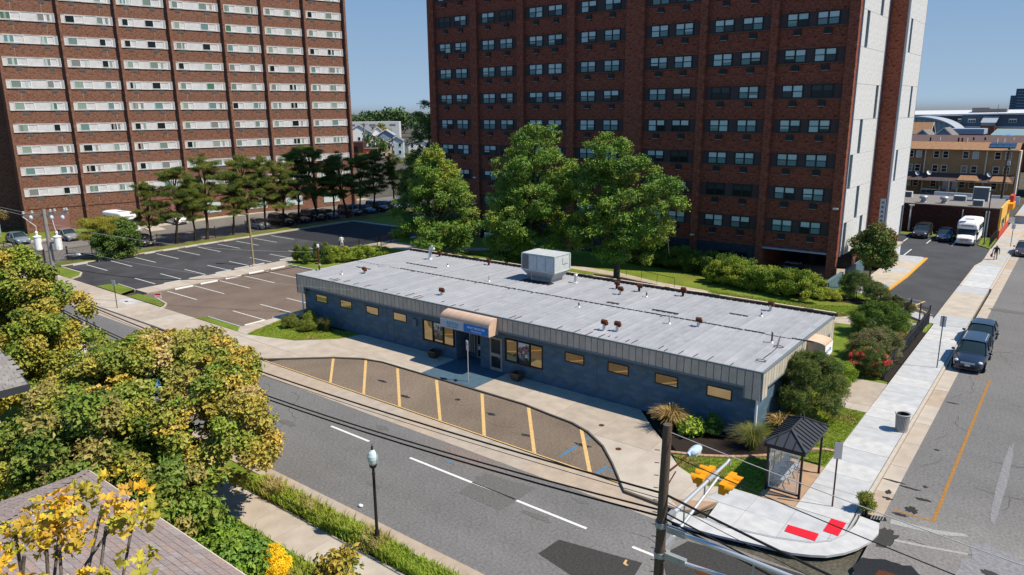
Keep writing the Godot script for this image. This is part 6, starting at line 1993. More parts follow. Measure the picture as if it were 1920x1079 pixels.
	for q in ft:
		o = thing("far_tree", q[4], "tree", q[0], 0, "distant trees")
		var r: float = q[1]
		var h: float = q[2]
		var pal: Array = [[C(0.06, 0.10, 0.022), C(0.085, 0.125, 0.026)], [C(0.045, 0.08, 0.03), C(0.06, 0.095, 0.034), C(0.04, 0.07, 0.028)], [C(0.20, 0.15, 0.03), C(0.14, 0.14, 0.03)]][q[3]]
		cs = crown(o, "far", [[V(0, h * 0.6, 0), V(r, h * 0.36, r)], [V(r * 0.4, h * 0.45, 0), V(r * 0.8, h * 0.3, r * 0.8)]], 30, r * 0.3, 8, pal, 0.8, "crown", clampf(r * 0.16, 0.5, 2.4))
		trunk(o, [V(0, 0, 0), V(0, h * 0.3, 0), V(0, h * 0.6, 0)], r * 0.06, r * 0.02, [], M.bark)


func shrubs() -> void:
	rng.seed = 801
	var dk := [C(0.045, 0.075, 0.016), C(0.06, 0.095, 0.018), C(0.085, 0.11, 0.022), C(0.11, 0.12, 0.035)]
	var md := [C(0.075, 0.12, 0.018), C(0.10, 0.145, 0.02), C(0.06, 0.10, 0.016)]
	var li := [C(0.16, 0.22, 0.02), C(0.12, 0.18, 0.018), C(0.20, 0.25, 0.03)]
	var list := [
		["holly_bush", "big rounded dark glossy holly at the clinic's right front corner, taller than the fascia", V(1.0, 0, -4.6), [[V(0, 1.7, 0), V(1.75, 1.6, 1.75)], [V(0, 2.6, 0), V(1.2, 1.0, 1.2)]], "tiny", 150, 0.42, 60, dk],
		["lime_bush", "low lime green rounded bush under the side awning", V(0.75, 0, -11.0), [[V(0, 0.62, 0), V(0.95, 0.72, 0.95)]], "tiny", 60, 0.28, 52, li],
		["dome_bush", "large clipped dome shaped green bush on the lawn by the open gate", V(0.7, 0, -23.2), [[V(0, 1.05, 0), V(1.95, 1.15, 1.75)]], "tiny", 150, 0.40, 48, md],
		["flat_bush", "flat topped clipped olive bush behind the street fence", V(1.6, 0, -17.2), [[V(0, 0.85, 0), V(1.45, 0.95, 1.9)], [V(0.2, 1.0, -1.0), V(1.2, 0.8, 1.0)]], "tiny", 140, 0.36, 46, [C(0.10, 0.11, 0.03), C(0.14, 0.13, 0.055), C(0.075, 0.10, 0.025), C(0.17, 0.14, 0.08)]],
		["small_conifer", "small dark conical conifer against the blue wall in the mulch bed", V(-2.2, 0, 0.35), [[V(0, 0.4, 0), V(0.42, 0.42, 0.4)], [V(0, 0.75, 0), V(0.26, 0.35, 0.26)]], "tiny", 40, 0.16, 34, [C(0.04, 0.085, 0.016), C(0.06, 0.115, 0.02)]],
		["broadleaf_shrub", "small light green broad leaved shrub in front of the leaning white sign board", V(-3.1, 0, 0.9), [[V(0, 0.32, 0), V(0.42, 0.34, 0.4)]], "broad_small", 22, 0.22, 14, li],
		["clipped_cone", "clipped bright green cone at the left front corner of the clinic", V(-35.4, 0, 0.75), [[V(0, 0.4, 0), V(0.5, 0.45, 0.5)], [V(0, 0.85, 0), V(0.3, 0.4, 0.3)]], "tiny", 50, 0.18, 36, [C(0.10, 0.135, 0.02), C(0.13, 0.16, 0.022)]],
		["low_shrub", "low olive shrub left of the clipped cone by the clinic", V(-36.6, 0, 1.7), [[V(0, 0.3, 0), V(0.55, 0.34, 0.5)]], "tiny", 30, 0.22, 32, [C(0.13, 0.135, 0.025), C(0.09, 0.11, 0.02)]],
		["low_shrub", "low yellow green shrub between the cone and the street lawn", V(-34.6, 0, 1.55), [[V(0, 0.28, 0), V(0.5, 0.3, 0.45)]], "tiny", 30, 0.22, 32, [C(0.15, 0.15, 0.022), C(0.10, 0.13, 0.02)]],
		["yellow_shrub", "low yellow leaved shrub beside the teal patio wall", V(-5.5, 0, -31.8), [[V(0, 0.3, 0), V(1.2, 0.35, 0.5)]], "tiny", 40, 0.24, 34, [C(0.26, 0.24, 0.03), C(0.20, 0.22, 0.025)]],
		["dark_juniper", "dark ragged juniper beside the fence at the foot of the small tree", V(-3.4, 0, -33.7), [[V(0, 1.1, 0), V(1.3, 1.1, 1.1)], [V(1.6, 0.9, 0.8), V(0.9, 0.9, 0.9)], [V(2.3, 0.6, 1.2), V(0.7, 0.5, 0.6)]], "tiny", 90, 0.36, 40, [C(0.05, 0.085, 0.02), C(0.08, 0.115, 0.025), C(0.11, 0.12, 0.03)]],
		["fence_shrub", "brownish green shrubs along the inside of the gate fence", V(-0.2, 0, -31.9), [[V(0, 0.5, 0), V(0.9, 0.5, 0.5)], [V(1.2, 0.45, 1.4), V(0.7, 0.45, 0.6)]], "tiny", 50, 0.26, 34, [C(0.10, 0.09, 0.03), C(0.08, 0.10, 0.025)]],
		["tan_shrub", "small straw coloured dry shrub inside the street fence", V(2.3, 0, -22.4), [[V(0, 0.3, 0), V(0.5, 0.35, 0.6)]], "tiny", 26, 0.2, 30, [C(0.28, 0.20, 0.08), C(0.16, 0.14, 0.05)]],
		["boxwood", "small round clipped boxwood on the path behind the clinic, left of a pair", V(-33.0, 0, -17.5), [[V(0, 0.55, 0), V(0.9, 0.6, 0.9)]], "tiny_far", 40, 0.3, 26, md],
		["boxwood", "small round clipped boxwood on the path behind the clinic, right of a pair", V(-30.6, 0, -17.0), [[V(0, 0.5, 0), V(0.9, 0.55, 0.9)]], "tiny_far", 40, 0.3, 26, md],
		["foundation_shrub", "low dark shrubs at the base of the broad maple by the right tower", V(-43.0, 0, -23.2), [[V(0, 0.5, 0), V(1.6, 0.5, 1.0)]], "tiny_far", 40, 0.35, 26, dk],
		["roadside_weeds", "tall green weeds at the edge of the shingled roof by the near pavement", V(-11.6, 0, 22.0), [[V(0, 0.7, 0), V(1.6, 0.8, 1.0)], [V(1.2, 0.5, 0.9), V(1.0, 0.6, 0.8)]], "broad_small", 60, 0.36, 20, [C(0.09, 0.16, 0.02), C(0.12, 0.18, 0.022), C(0.065, 0.12, 0.018)]],
		["goldenrod", "bright yellow flowering goldenrod clump at the bottom edge of the picture", V(-10.2, 0, 21.0), [[V(0, 0.6, 0), V(0.6, 0.3, 0.4)], [V(0.5, 0.45, 0.3), V(0.35, 0.3, 0.3)], [V(-0.6, 0.4, 0.1), V(0.3, 0.3, 0.3)]], "tiny", 44, 0.14, 22, [C(0.55, 0.34, 0.01), C(0.48, 0.32, 0.015), C(0.60, 0.42, 0.02)]],
		["leafy_sapling", "thin sapling with sparse yellowing leaves over the near pavement", V(-7.7, 0, 20.2), [[V(0, 1.0, 0), V(0.7, 0.5, 0.6)], [V(0.9, 0.7, 0.3), V(0.5, 0.4, 0.5)]], "broad_small", 22, 0.3, 7, [C(0.16, 0.16, 0.03), C(0.25, 0.18, 0.03), C(0.10, 0.13, 0.025)]],
		["kerb_weed", "tuft of green weeds growing in the storm drain corner", V(5.85, -0.08, 3.35), [[V(0, 0.2, 0), V(0.22, 0.2, 0.35)]], "tiny", 24, 0.12, 22, [C(0.12, 0.15, 0.02), C(0.2, 0.18, 0.04)]],
	]
	for q in list:
		var o := thing(q[0], q[1], "shrub" if q[0] != "goldenrod" else "flowers", q[2])
		var cs := crown(o, q[4], q[3], q[5], q[6], q[7], q[8], 0.85, "foliage", 1.0, 0.72)
		trunk(o, [V(0, 0, 0), V(0, 0.25, 0), V(0, 0.5, 0)], 0.04, 0.02, some(cs, 6), M.bark, 0.02, 0.2)
	var rs := thing("rose_bush", "rounded red flowering rose bush at the fence end by the pavement", "shrub", V(2.0, 0, -14.0))
	var rcs := crown(rs, "tiny", [[V(0, 0.7, 0), V(1.15, 0.75, 0.95)]], 80, 0.32, 44, [C(0.05, 0.085, 0.02), C(0.075, 0.11, 0.022), C(0.12, 0.12, 0.03)], 0.85, "foliage", 1.0, 0.7)
	crown(rs, "tiny", [[V(0, 0.82, 0), V(1.2, 0.76, 1.0)]], 110, 0.09, 5, [C(0.50, 0.03, 0.05), C(0.60, 0.10, 0.10), C(0.42, 0.02, 0.04), C(0.5, 0.25, 0.12)], 0.8, "blossoms", 1.0, 0.9)
	trunk(rs, [V(0, 0, 0), V(0, 0.3, 0), V(0, 0.5, 0)], 0.04, 0.02, some(rcs, 6), M.bark, 0.02, 0.2)
	# hedges
	var hg := thing("hedge", "long sunlit yellow green hedge on the lawn in front of the right tower", "hedge")
	var hb := []
	for i in 9:
		var f := i / 8.0
		hb.append([V(lerpf(-15.2, -6.6, f), 0.95 + 0.15 * sin(i * 2.0), lerpf(-32.6, -31.2, f)), V(1.5, 1.1 + 0.12 * sin(i * 1.3), 1.75)])
	crown(hg, "tiny_far", hb, 330, 0.42, 38, [C(0.15, 0.20, 0.022), C(0.19, 0.22, 0.025), C(0.11, 0.16, 0.02), C(0.22, 0.23, 0.03), C(0.08, 0.125, 0.018)], 0.85, "foliage", 1.05, 0.75)
	hg = thing("hedge", "darker green hedge along the base of the right tower behind the sunlit hedge", "hedge")
	hb = []
	for i in 9:
		var f := i / 8.0
		hb.append([V(lerpf(-26.6, -14.2, f), 0.95, lerpf(-36.4, -35.2, f)), V(1.5, 1.2, 1.3)])
	crown(hg, "tiny_far", hb, 260, 0.44, 34, [C(0.07, 0.115, 0.018), C(0.09, 0.135, 0.02), C(0.055, 0.09, 0.016)], 0.85, "foliage", 1.05, 0.75)
	hg = thing("hedge", "bright yellow green hedge at the left rear corner of the clinic roof", "hedge")
	crown(hg, "tiny_far", [[V(-54.6, 0.7, -17.0), V(1.1, 0.85, 1.0)], [V(-53.4, 0.7, -18.2), V(1.1, 0.85, 1.0)], [V(-52.2, 0.7, -19.4), V(1.1, 0.8, 1.0)], [V(-51.0, 0.6, -20.6), V(1.1, 0.75, 1.0)]], 110, 0.36, 30, [C(0.16, 0.20, 0.022), C(0.12, 0.17, 0.02), C(0.20, 0.23, 0.03)], 0.85, "foliage", 1.0, 0.75)
	for i in 6:
		var q: Array = [[-57.7, -14.2], [-57.0, -15.0], [-56.3, -15.8], [-55.6, -16.5], [-54.2, -15.6], [-56.4, -14.3]][i]
		var ar := thing("arborvitae", "dark pointed arborvitae behind the clinic's left end, %s counted from the parking lot" % ORD[i], "shrub", V(q[0], 0, q[1]), 0, "pointed arborvitae behind the clinic")
		crown(ar, "tiny_far", [[V(0, 0.6, 0), V(0.45, 0.65, 0.45)], [V(0, 1.25, 0), V(0.3, 0.55, 0.3)], [V(0, 1.7, 0), V(0.14, 0.3, 0.14)]], 46, 0.2, 18, [C(0.05, 0.085, 0.016), C(0.07, 0.11, 0.02), C(0.10, 0.125, 0.02)], 1.1, "foliage", 0.9, 0.6)
	# ornamental grasses
	var gs := [
		["big feathery grass clump with straw plumes before the right front wall of the clinic", V(-4.3, 0.03, 0.9), 1.15, 1.5, 620, true],
		["green fountain grass in the mulch bed beside the bus shelter", V(0.0, 0.03, 0.6), 1.35, 1.45, 700, false],
		["orange tipped grass clump between the downpipe and the holly", V(0.55, 0.03, -2.0), 0.9, 1.25, 420, true],
		["green fountain grass at the clinic's left front corner, the larger of two", V(-36.5, 0.03, 0.1), 1.0, 1.35, 460, false],
		["yellowish fountain grass right of the clipped cone at the clinic's left corner", V(-33.5, 0.03, 0.55), 0.9, 1.3, 420, false],
	]
	for q in gs:
		var g := thing("grass_clump", q[0], "ornamental grass", q[1], 0, "ornamental grasses round the clinic")
		var mb := MB.new()
		mb.use_c = true
		for i in q[4]:
			var t := rn(0, TAU)
			var d := V(cos(t), 0, sin(t))
			var b := d * rn(0, 0.25)
			var out: float = q[2] * pow(rng.randf(), 0.6)
			var h: float = q[3] * rn(0.65, 1.0) * (1.0 - 0.25 * out / q[2])
			var s := V(-d.z, 0, d.x) * 0.011
			var a := b
			mb.col = [C(0.12, 0.155, 0.025), C(0.17, 0.17, 0.035), C(0.085, 0.125, 0.022), C(0.24, 0.20, 0.06)][rng.randi() % 4]
			var straw: bool = q[5] and rng.randf() < 0.55
			for k in 4:
				var f := (k + 1) / 4.0
				var p := b + d * out * f * f + V(0, h * sin(f * (1.9 if out > q[2] * 0.5 else 1.6)) * (1.0 if f < 0.8 else 0.97), 0)
				if straw and k >= 2: mb.col = [C(0.50, 0.30, 0.10), C(0.42, 0.24, 0.07), C(0.55, 0.38, 0.18)][rng.randi() % 3]
				var w := s * (1.0 - 0.7 * f) * (2.6 if straw and k >= 2 else 1.0)
				mb.quad(a - w, a + w, p + w * 0.7, p - w * 0.7)
				a = p
		stuff(obj("blades", mb, M.blade, g))


func grass_cover() -> void:
	rng.seed = 820
	for q in [["verge_grass", "tuft_tall", P2([-17, 17.15, 3, 17.15, 3, 18.05, -17, 18.05]), 3400, 1.0, "long bright grass on the strip between near kerb and pavement"],
			["house_grass", "tuft_tall", P2([-16, 19.9, 3, 19.9, 1, 25.9, -11, 25.9, -16, 24]), 5200, 0.9, "long grass between the near pavement and the shingled roof"],
			["corner_grass", "tuft", P2([-2.7, 3.6, -2.1, 4.4, -1.1, 4.9, -0.24, 5.3, 0.47, 4.85, 1.7, 4.7, 1.8, 0.4, 3.3, 0.3, 3.3, -7.4, 1.7, -7.4, 1.5, -12.5, -0.2, -12.5, 1.1, -2.9, 1.4, -0.5, 0.9, 0.9, 0, 1.7, -1.4, 2.8]), 6500, 0.7, "short patchy grass round the bus shelter and corner bed"],
			["lawn_grass", "tuft", P2([-0.2, -13, 2.7, -13.2, 2.6, -25, -1, -24.8, -0.2, -20]), 3500, 0.7, "short mown grass on the side lawn by the clinic's right end"],
			["street_lawn_grass", "tuft", P2([-38.9, 1.2, -37.7, 4.8, -33.3, 3.5, -31.1, 1.2, -30.6, 0, -38.5, 0]), 3200, 0.8, "short grass at the clinic's left front corner"],
			["rear_lawn_grass", "tuft", P2([-14, -26, -3, -26.6, -1, -32, -6, -29, -15, -28.9]), 3600, 0.9, "mown grass behind the clinic in front of the sunlit hedge"]]:
		var poly: PackedVector2Array = q[2]
		var lo := poly[0]
		var hi := poly[0]
		for p in poly:
			lo = lo.min(p); hi = hi.max(p)
		var xf := []
		var cols := PackedColorArray()
		while xf.size() < q[3]:
			var p := Vector2(rn(lo.x, hi.x), rn(lo.y, hi.y))
			if not Geometry2D.is_point_in_polygon(p, poly): continue
			var n := noise_dry.get_noise_2d(p.x * 2, p.y * 2)
			xf.append(Transform3D(Basis(UP, rn(0, TAU)).scaled(Vector3.ONE * q[4] * rn(0.6, 1.2) * (1.0 + n * 0.5)), V(p.x, 0, p.y)))
			var c := C(0.27, 0.38, 0.035).lerp(C(0.36, 0.36, 0.05), clampf(rng.randf() * 0.6 + n, 0, 1))
			if n > 0.28 and rng.randf() < 0.5: c = C(0.42, 0.32, 0.13)
			cols.append(c * rn(0.7, 1.1))
		var g := scatter(q[0], self, q[1], xf, cols)
		stuff(g)
		tag(g, q[5], "grass")


# ---------------------------------------------------------------- vehicles
func loft(mb: MB, rows: Array, flip := false) -> void:   # rows of equally many points, with smoothed normals
	var nr := []
	for i in rows.size():
		var r := []
		for j in rows[i].size():
			var a: Vector3 = rows[mini(i + 1, rows.size() - 1)][j] - rows[maxi(i - 1, 0)][j]
			var b: Vector3 = rows[i][mini(j + 1, rows[i].size() - 1)] - rows[i][maxi(j - 1, 0)]
			var n := a.cross(b)
			n = n.normalized() if n.length() > 1e-9 else UP
			r.append(-n if flip else n)
		nr.append(r)
	for i in rows.size() - 1:
		for j in rows[i].size() - 1:
			if flip: mb.squad(rows[i][j], rows[i][j + 1], rows[i + 1][j + 1], rows[i + 1][j], nr[i][j], nr[i][j + 1], nr[i + 1][j + 1], nr[i + 1][j])
			else: mb.squad(rows[i][j], rows[i + 1][j], rows[i + 1][j + 1], rows[i][j + 1], nr[i][j], nr[i + 1][j], nr[i + 1][j + 1], nr[i][j + 1])


func ring(x: float, pts: Array) -> Array:   # a closed-over-the-top section from pairs (half width, height), bottom to top
	var r := []
	for p in pts: r.append(V(x, p.y, p.x))
	for i in range(pts.size() - 1, -1, -1): r.append(V(x, pts[i].y, -pts[i].x))
	return r


func wheel(parent: Node3D, at: Vector3, r: float, w: float, side: float) -> void:
	var wm := MB.new()
	var o := V(0, 0, w / 2)
	wm.cyl(at - o * side, at + o * side * 0.6, r, r, 18, false)
	wm.cyl(at + o * side * 0.6, at + o * side, r, r * 0.92, 18, false)
	var k := 18
	for i in k:
		var t0 := TAU * i / k
		var t1 := TAU * (i + 1) / k
		var a := V(cos(t0), sin(t0), 0)
		var b := V(cos(t1), sin(t1), 0)
		var c := at + o * side
		wm.quad(c + a * r * 0.66, c + b * r * 0.66, c + b * r * 0.92, c + a * r * 0.92)
	var t := obj("wheel", wm, M.rubber, parent)
	var rm := MB.new()
	var c2 := at + o * side * 0.94
	rm.cyl(c2 - V(0, 0, 0.02 * side), c2 + V(0, 0, 0.015 * side), r * 0.16, r * 0.14, 10)
	for i in 5:
		var a := V(cos(TAU * i / 5), sin(TAU * i / 5), 0)
		rm.bar(c2 + a * r * 0.1, c2 + a * r * 0.64, 0.09, 0.02)
	for i in k:
		var a := V(cos(TAU * i / k), sin(TAU * i / k), 0)
		var b := V(cos(TAU * (i + 1) / k), sin(TAU * (i + 1) / k), 0)
		rm.quad(c2 + a * r * 0.58, c2 + b * r * 0.58, c2 + b * r * 0.68, c2 + a * r * 0.68)
	obj("rim", rm, M.alu, t)


func paint(r: float, g: float, b: float) -> StandardMaterial3D:
	var key := "paint_%d_%d_%d" % [int(r * 999), int(g * 999), int(b * 999)]
	if not M.has(key):
		var m := mat(key, r, g, b, 0.32)
		m.clearcoat_enabled = true
		m.clearcoat = 0.8
		m.clearcoat_roughness = 0.06
	return M[key]


func car(called: String, label: String, at: Vector3, turn: float, m: Material, suv: bool, grp := "", rack := false) -> Node3D:
	var t := thing(called, label, "car", at, turn, grp)
	var L := 4.75 if suv else 4.7
	var hw := 0.92 if suv else 0.89
	var belt := 1.02 if suv else 0.93
	var roofh := 1.66 if suv else 1.43
	var gc := 0.24 if suv else 0.19
	var h := L / 2
	# body stations: x, half width, belt height, deck height at the middle, floor height
	var st := [[-h, 0.72, 0.66, 0.70, gc + 0.18], [-h + 0.06, 0.84, belt - 0.1, belt - 0.06, gc + 0.06], [-h + 0.5, 0.98, belt, belt + 0.03, gc], [-0.9, 1.0, belt, belt + 0.03, gc], [0.55, 1.0, belt - 0.01, belt + 0.03, gc], [1.0, 0.99, belt - 0.05, belt + 0.04, gc], [h - 0.75, 0.97, belt - 0.14, belt - 0.05, gc], [h - 0.3, 0.9, belt - 0.22, belt - 0.16, gc + 0.02], [h - 0.08, 0.80, belt - 0.32, belt - 0.28, gc + 0.06], [h, 0.70, 0.56, 0.58, gc + 0.12]]
	var rows := []
	for s in st:
		var w: float = hw * s[1]
		var lo: float = s[4]
		var b: float = s[2]
		rows.append(ring(s[0], [Vector2(w * 0.86, lo), Vector2(w * 0.97, lo + 0.1), Vector2(w, lerpf(lo, b, 0.45)), Vector2(w, lerpf(lo, b, 0.7)), Vector2(w * 0.965, b - 0.03), Vector2(w * 0.91, b + 0.015), Vector2(w * 0.6, s[3]), Vector2(w * 0.2, s[3] + 0.012)]))
	var mb := MB.new()
	loft(mb, rows)
	mb.span(-h + 0.1, h - 0.1, gc - 0.02, gc + 0.12, -hw * 0.84, hw * 0.84)
	for e in [0, st.size() - 1]:
		var r: Array = rows[e]
		for j in r.size() / 2 - 1:
			if e == 0: mb.quad(r[j], r[j + 1], r[r.size() - 2 - j], r[r.size() - 1 - j])
			else: mb.quad(r[r.size() - 1 - j], r[r.size() - 2 - j], r[j + 1], r[j])
	obj("body", mb, m, t)
	# glasshouse
	var g := [[-h + (0.12 if suv else 0.55), belt + 0.0, belt + 0.01], [-h + (0.42 if suv else 1.15), roofh - 0.05, roofh], [-0.3, roofh, roofh + 0.015], [0.28, roofh - 0.03, roofh], [1.12, belt + 0.0, belt + 0.02]]
	var gb := MB.new()
	var gr := []
	for i in g.size():
		var s: Array = g[i]
		var top: bool = i > 0 and i < g.size() - 1
		var wb := hw * 0.93
		var wt := hw * (0.74 if top else 0.88)
		gr.append(ring(s[0], [Vector2(wb, belt - 0.04), Vector2(lerpf(wb, wt, 0.6), lerpf(belt - 0.04, s[1], 0.62)), Vector2(wt, s[1] - 0.02), Vector2(wt * 0.6, s[2])]))
	loft(gb, gr)
	obj("windows", gb, M.car_glass, t)
	var rf := MB.new()
	var rr := []
	for i in [1, 2, 3]:
		var s: Array = g[i]
		var wt := hw * 0.75
		rr.append(ring(s[0] + [0, -0.12, 0.0, 0.08][i], [Vector2(wt + 0.02, s[1] - 0.05), Vector2(wt + 0.01, s[1] + 0.0), Vector2(wt * 0.6, s[2] + 0.018), Vector2(wt * 0.2, s[2] + 0.026)]))
	loft(rf, rr)
	obj("roof", rf, m, t)
	var pl := MB.new()
	for s in [-1.0, 1.0]:
		var zb: float = s * hw * 0.94
		var zt: float = s * hw * 0.765
		pl.bar(V(1.12, belt - 0.02, zb * 0.97), V(0.30, roofh - 0.03, zt), 0.06, 0.06)
		pl.bar(V(-0.18, belt - 0.02, zb * 1.005), V(-0.22, roofh - 0.03, zt), 0.05, 0.09)
		pl.bar(V(g[0][0] + 0.1, belt - 0.02, zb * 0.97), V(g[1][0] + 0.02, roofh - 0.06, zt), 0.08, 0.12)
		if suv: pl.bar(V(-1.25, belt - 0.02, zb), V(-1.2, roofh - 0.04, zt), 0.05, 0.09)
	obj("pillars", pl, m, t)
	for s in [-1.0, 1.0]:
		for x in [h - 0.86, -h + 0.86]:
			var ar := MB.new()
			var rw := 0.39 if suv else 0.36
			var cz := V(x, 0.33, s * (hw + 0.004))
			for i in 14:
				var t0 := PI * i / 14.0
				var t1 := PI * (i + 1) / 14.0
				var a := V(cos(t0), sin(t0), 0)
				var b := V(cos(t1), sin(t1), 0)
				if s > 0: ar.quad(cz + a * 0.2, cz + a * rw, cz + b * rw, cz + b * 0.2)
				else: ar.quad(cz + a * 0.2, cz + b * 0.2, cz + b * rw, cz + a * rw)
			obj("wheel_arch", ar, M.black_matte, t)
			wheel(t, V(x, 0.335, s * (hw - 0.085)), 0.335, 0.22, s)
		var hl := MB.new()
		var y := belt - 0.29
		hl.ball(V(h - 0.27, y, s * hw * 0.70), V(0.22, 0.09, 0.16), 10, 6)
		obj("headlight", hl, M.lamp_clear, t)
		var tl := MB.new()
		tl.ball(V(-h + 0.10, belt - 0.14, s * hw * 0.68), V(0.12, 0.12, 0.2), 10, 6)
		obj("tail_light", tl, M.lamp_red, t)
		var mi := MB.new()
		mi.ball(V(0.82, belt + 0.06, s * (hw + 0.12)), V(0.09, 0.08, 0.12), 8, 6)
		obj("mirror", mi, M.black, t)
		obj("door_line", box1(V(0.35, (belt + gc) / 2 + 0.1, s * (hw + 0.001)), V(0.012, belt - gc - 0.25, 0.012)), M.black_matte, t)
		obj("fog_light", box1(V(h - 0.1, gc + 0.16, s * hw * 0.6), V(0.12, 0.1, 0.2)), M.lamp_clear, t)
		if rack: obj("roof_rail", rod(V(-h + 0.7, roofh + 0.06, s * hw * 0.66), V(0.2, roofh + 0.05, s * hw * 0.66), 0.022, 6), M.alu, t)
	obj("grille", box1(V(h - 0.08, belt - 0.36, 0), V(0.14, 0.12, hw * 0.86), Basis(Vector3.BACK, 0.25)), M.chrome, t)
	obj("lower_grille", box1(V(h - 0.0, gc + 0.15, 0), V(0.05, 0.12, hw * 0.95)), M.black_matte, t)
	obj("number_plate", box1(V(h + 0.012, gc + 0.29, 0), V(0.02, 0.11, 0.3)), M.plate, t)
	obj("number_plate", box1(V(-h - 0.012, 0.62, 0), V(0.02, 0.13, 0.32)), M.plate, t)
	return t


func shuttle(label: String, at: Vector3, turn: float) -> Node3D:
	var t := thing("shuttle_bus", label, "bus", at, turn, "white shuttle buses")
	var mb := MB.new()
	var rows := []
	for s in [[-3.6, 0.94, 2.82], [-3.5, 1.0, 2.88], [0.7, 1.0, 2.9], [1.35, 0.99, 2.84], [1.72, 0.93, 2.62], [1.80, 0.9, 2.42]]:
		var w: float = 1.13 * s[1]
		var lo := 0.5 if s[0] < 1.0 else 1.95
		rows.append(ring(s[0], [Vector2(w * 0.98, lo), Vector2(w, lo + 0.08), Vector2(w, s[2] - 0.3), Vector2(w * 0.95, s[2] - 0.08), Vector2(w * 0.82, s[2]), Vector2(w * 0.3, s[2] + 0.05)]))
	loft(mb, rows)
	for e in [0, rows.size() - 1]:
		var r: Array = rows[e]
		for j in r.size() / 2 - 1:
			if e == 0: mb.quad(r[j], r[j + 1], r[r.size() - 2 - j], r[r.size() - 1 - j])
			else: mb.quad(r[r.size() - 1 - j], r[r.size() - 2 - j], r[j + 1], r[j])
	mb.span(0.68, 0.72, 0.5, 2.0, -1.1, 1.1)
	obj("coach_body", mb, M.white, t)
	var cb := MB.new()
	rows = []
	for s in [[0.6, 0.95, 1.3], [1.9, 0.95, 1.3], [2.1, 0.93, 1.22], [2.75, 0.88, 1.08], [2.95, 0.84, 0.95], [3.02, 0.8, 0.8]]:
		var w: float = s[1]
		rows.append(ring(s[0], [Vector2(w, 0.38), Vector2(w, 0.7), Vector2(w, s[2] - 0.1), Vector2(w * 0.92, s[2] - 0.01), Vector2(w * 0.4, s[2] + 0.05)]))
	loft(cb, rows)
	var r2: Array = rows[rows.size() - 1]
	for j in r2.size() / 2 - 1: cb.quad(r2[r2.size() - 1 - j], r2[r2.size() - 2 - j], r2[j + 1], r2[j])
	cb.span(0.6, 1.5, 1.2, 2.0, -0.94, -0.86)
	cb.span(0.6, 1.5, 1.2, 2.0, 0.86, 0.94)
	obj("cab", cb, M.white, t)
	var ws := MB.new()
	ws.quad(V(2.12, 1.24, 0.86), V(2.12, 1.24, -0.86), V(1.62, 2.08, -0.86), V(1.62, 2.08, 0.86))
	for s in [-1.0, 1.0]:
		var a := V(2.05, 1.26, s * 0.90); var b := V(1.1, 1.26, s * 0.955); var c := V(1.1, 1.95, s * 0.955); var d := V(1.6, 1.95, s * 0.9)
		if s > 0: ws.quad(b, a, d, c)
		else: ws.quad(a, b, c, d)
	obj("windscreen", ws, M.car_glass, t)
	for s in [-1.0, 1.0]:
		for i in 4: obj("side_window", box1(V(-2.9 + i * 1.0, 1.98, s * 1.13), V(0.86, 0.72, 0.03)), M.car_glass, t)
		obj("side_stripe", box1(V(-1.4, 1.42, s * 1.135), V(4.2, 0.12, 0.02)), M.sign_blue, t)
		for x in [2.05, -2.35]: wheel(t, V(x, 0.38, s * 0.9), 0.38, 0.26, s)
		obj("headlight", box1(V(2.98, 0.82, s * 0.66), V(0.12, 0.2, 0.3)), M.lamp_clear, t)
		obj("mirror", box1(V(1.95, 1.5, s * 1.18), V(0.12, 0.36, 0.2)), M.black, t)
		obj("marker_light", box1(V(1.62, 2.66, s * 0.8), V(0.1, 0.06, 0.14)), M.signal_yellow, t)
	obj("grille", box1(V(3.01, 0.78, 0), V(0.1, 0.32, 0.95)), M.chrome, t)
	obj("bumper", box1(V(3.06, 0.47, 0), V(0.2, 0.24, 1.86)), M.alu, t)
	obj("number_plate", box1(V(3.17, 0.5, 0), V(0.02, 0.12, 0.3)), M.plate, t)
	obj("destination_sign", box1(V(1.79, 2.36, 0), V(0.06, 0.2, 1.3)), M.grey_trim, t)
	obj("roof_hatch", box1(V(0.2, 2.98, 0), V(1.0, 0.1, 1.0)), M.alu, t)
	return t


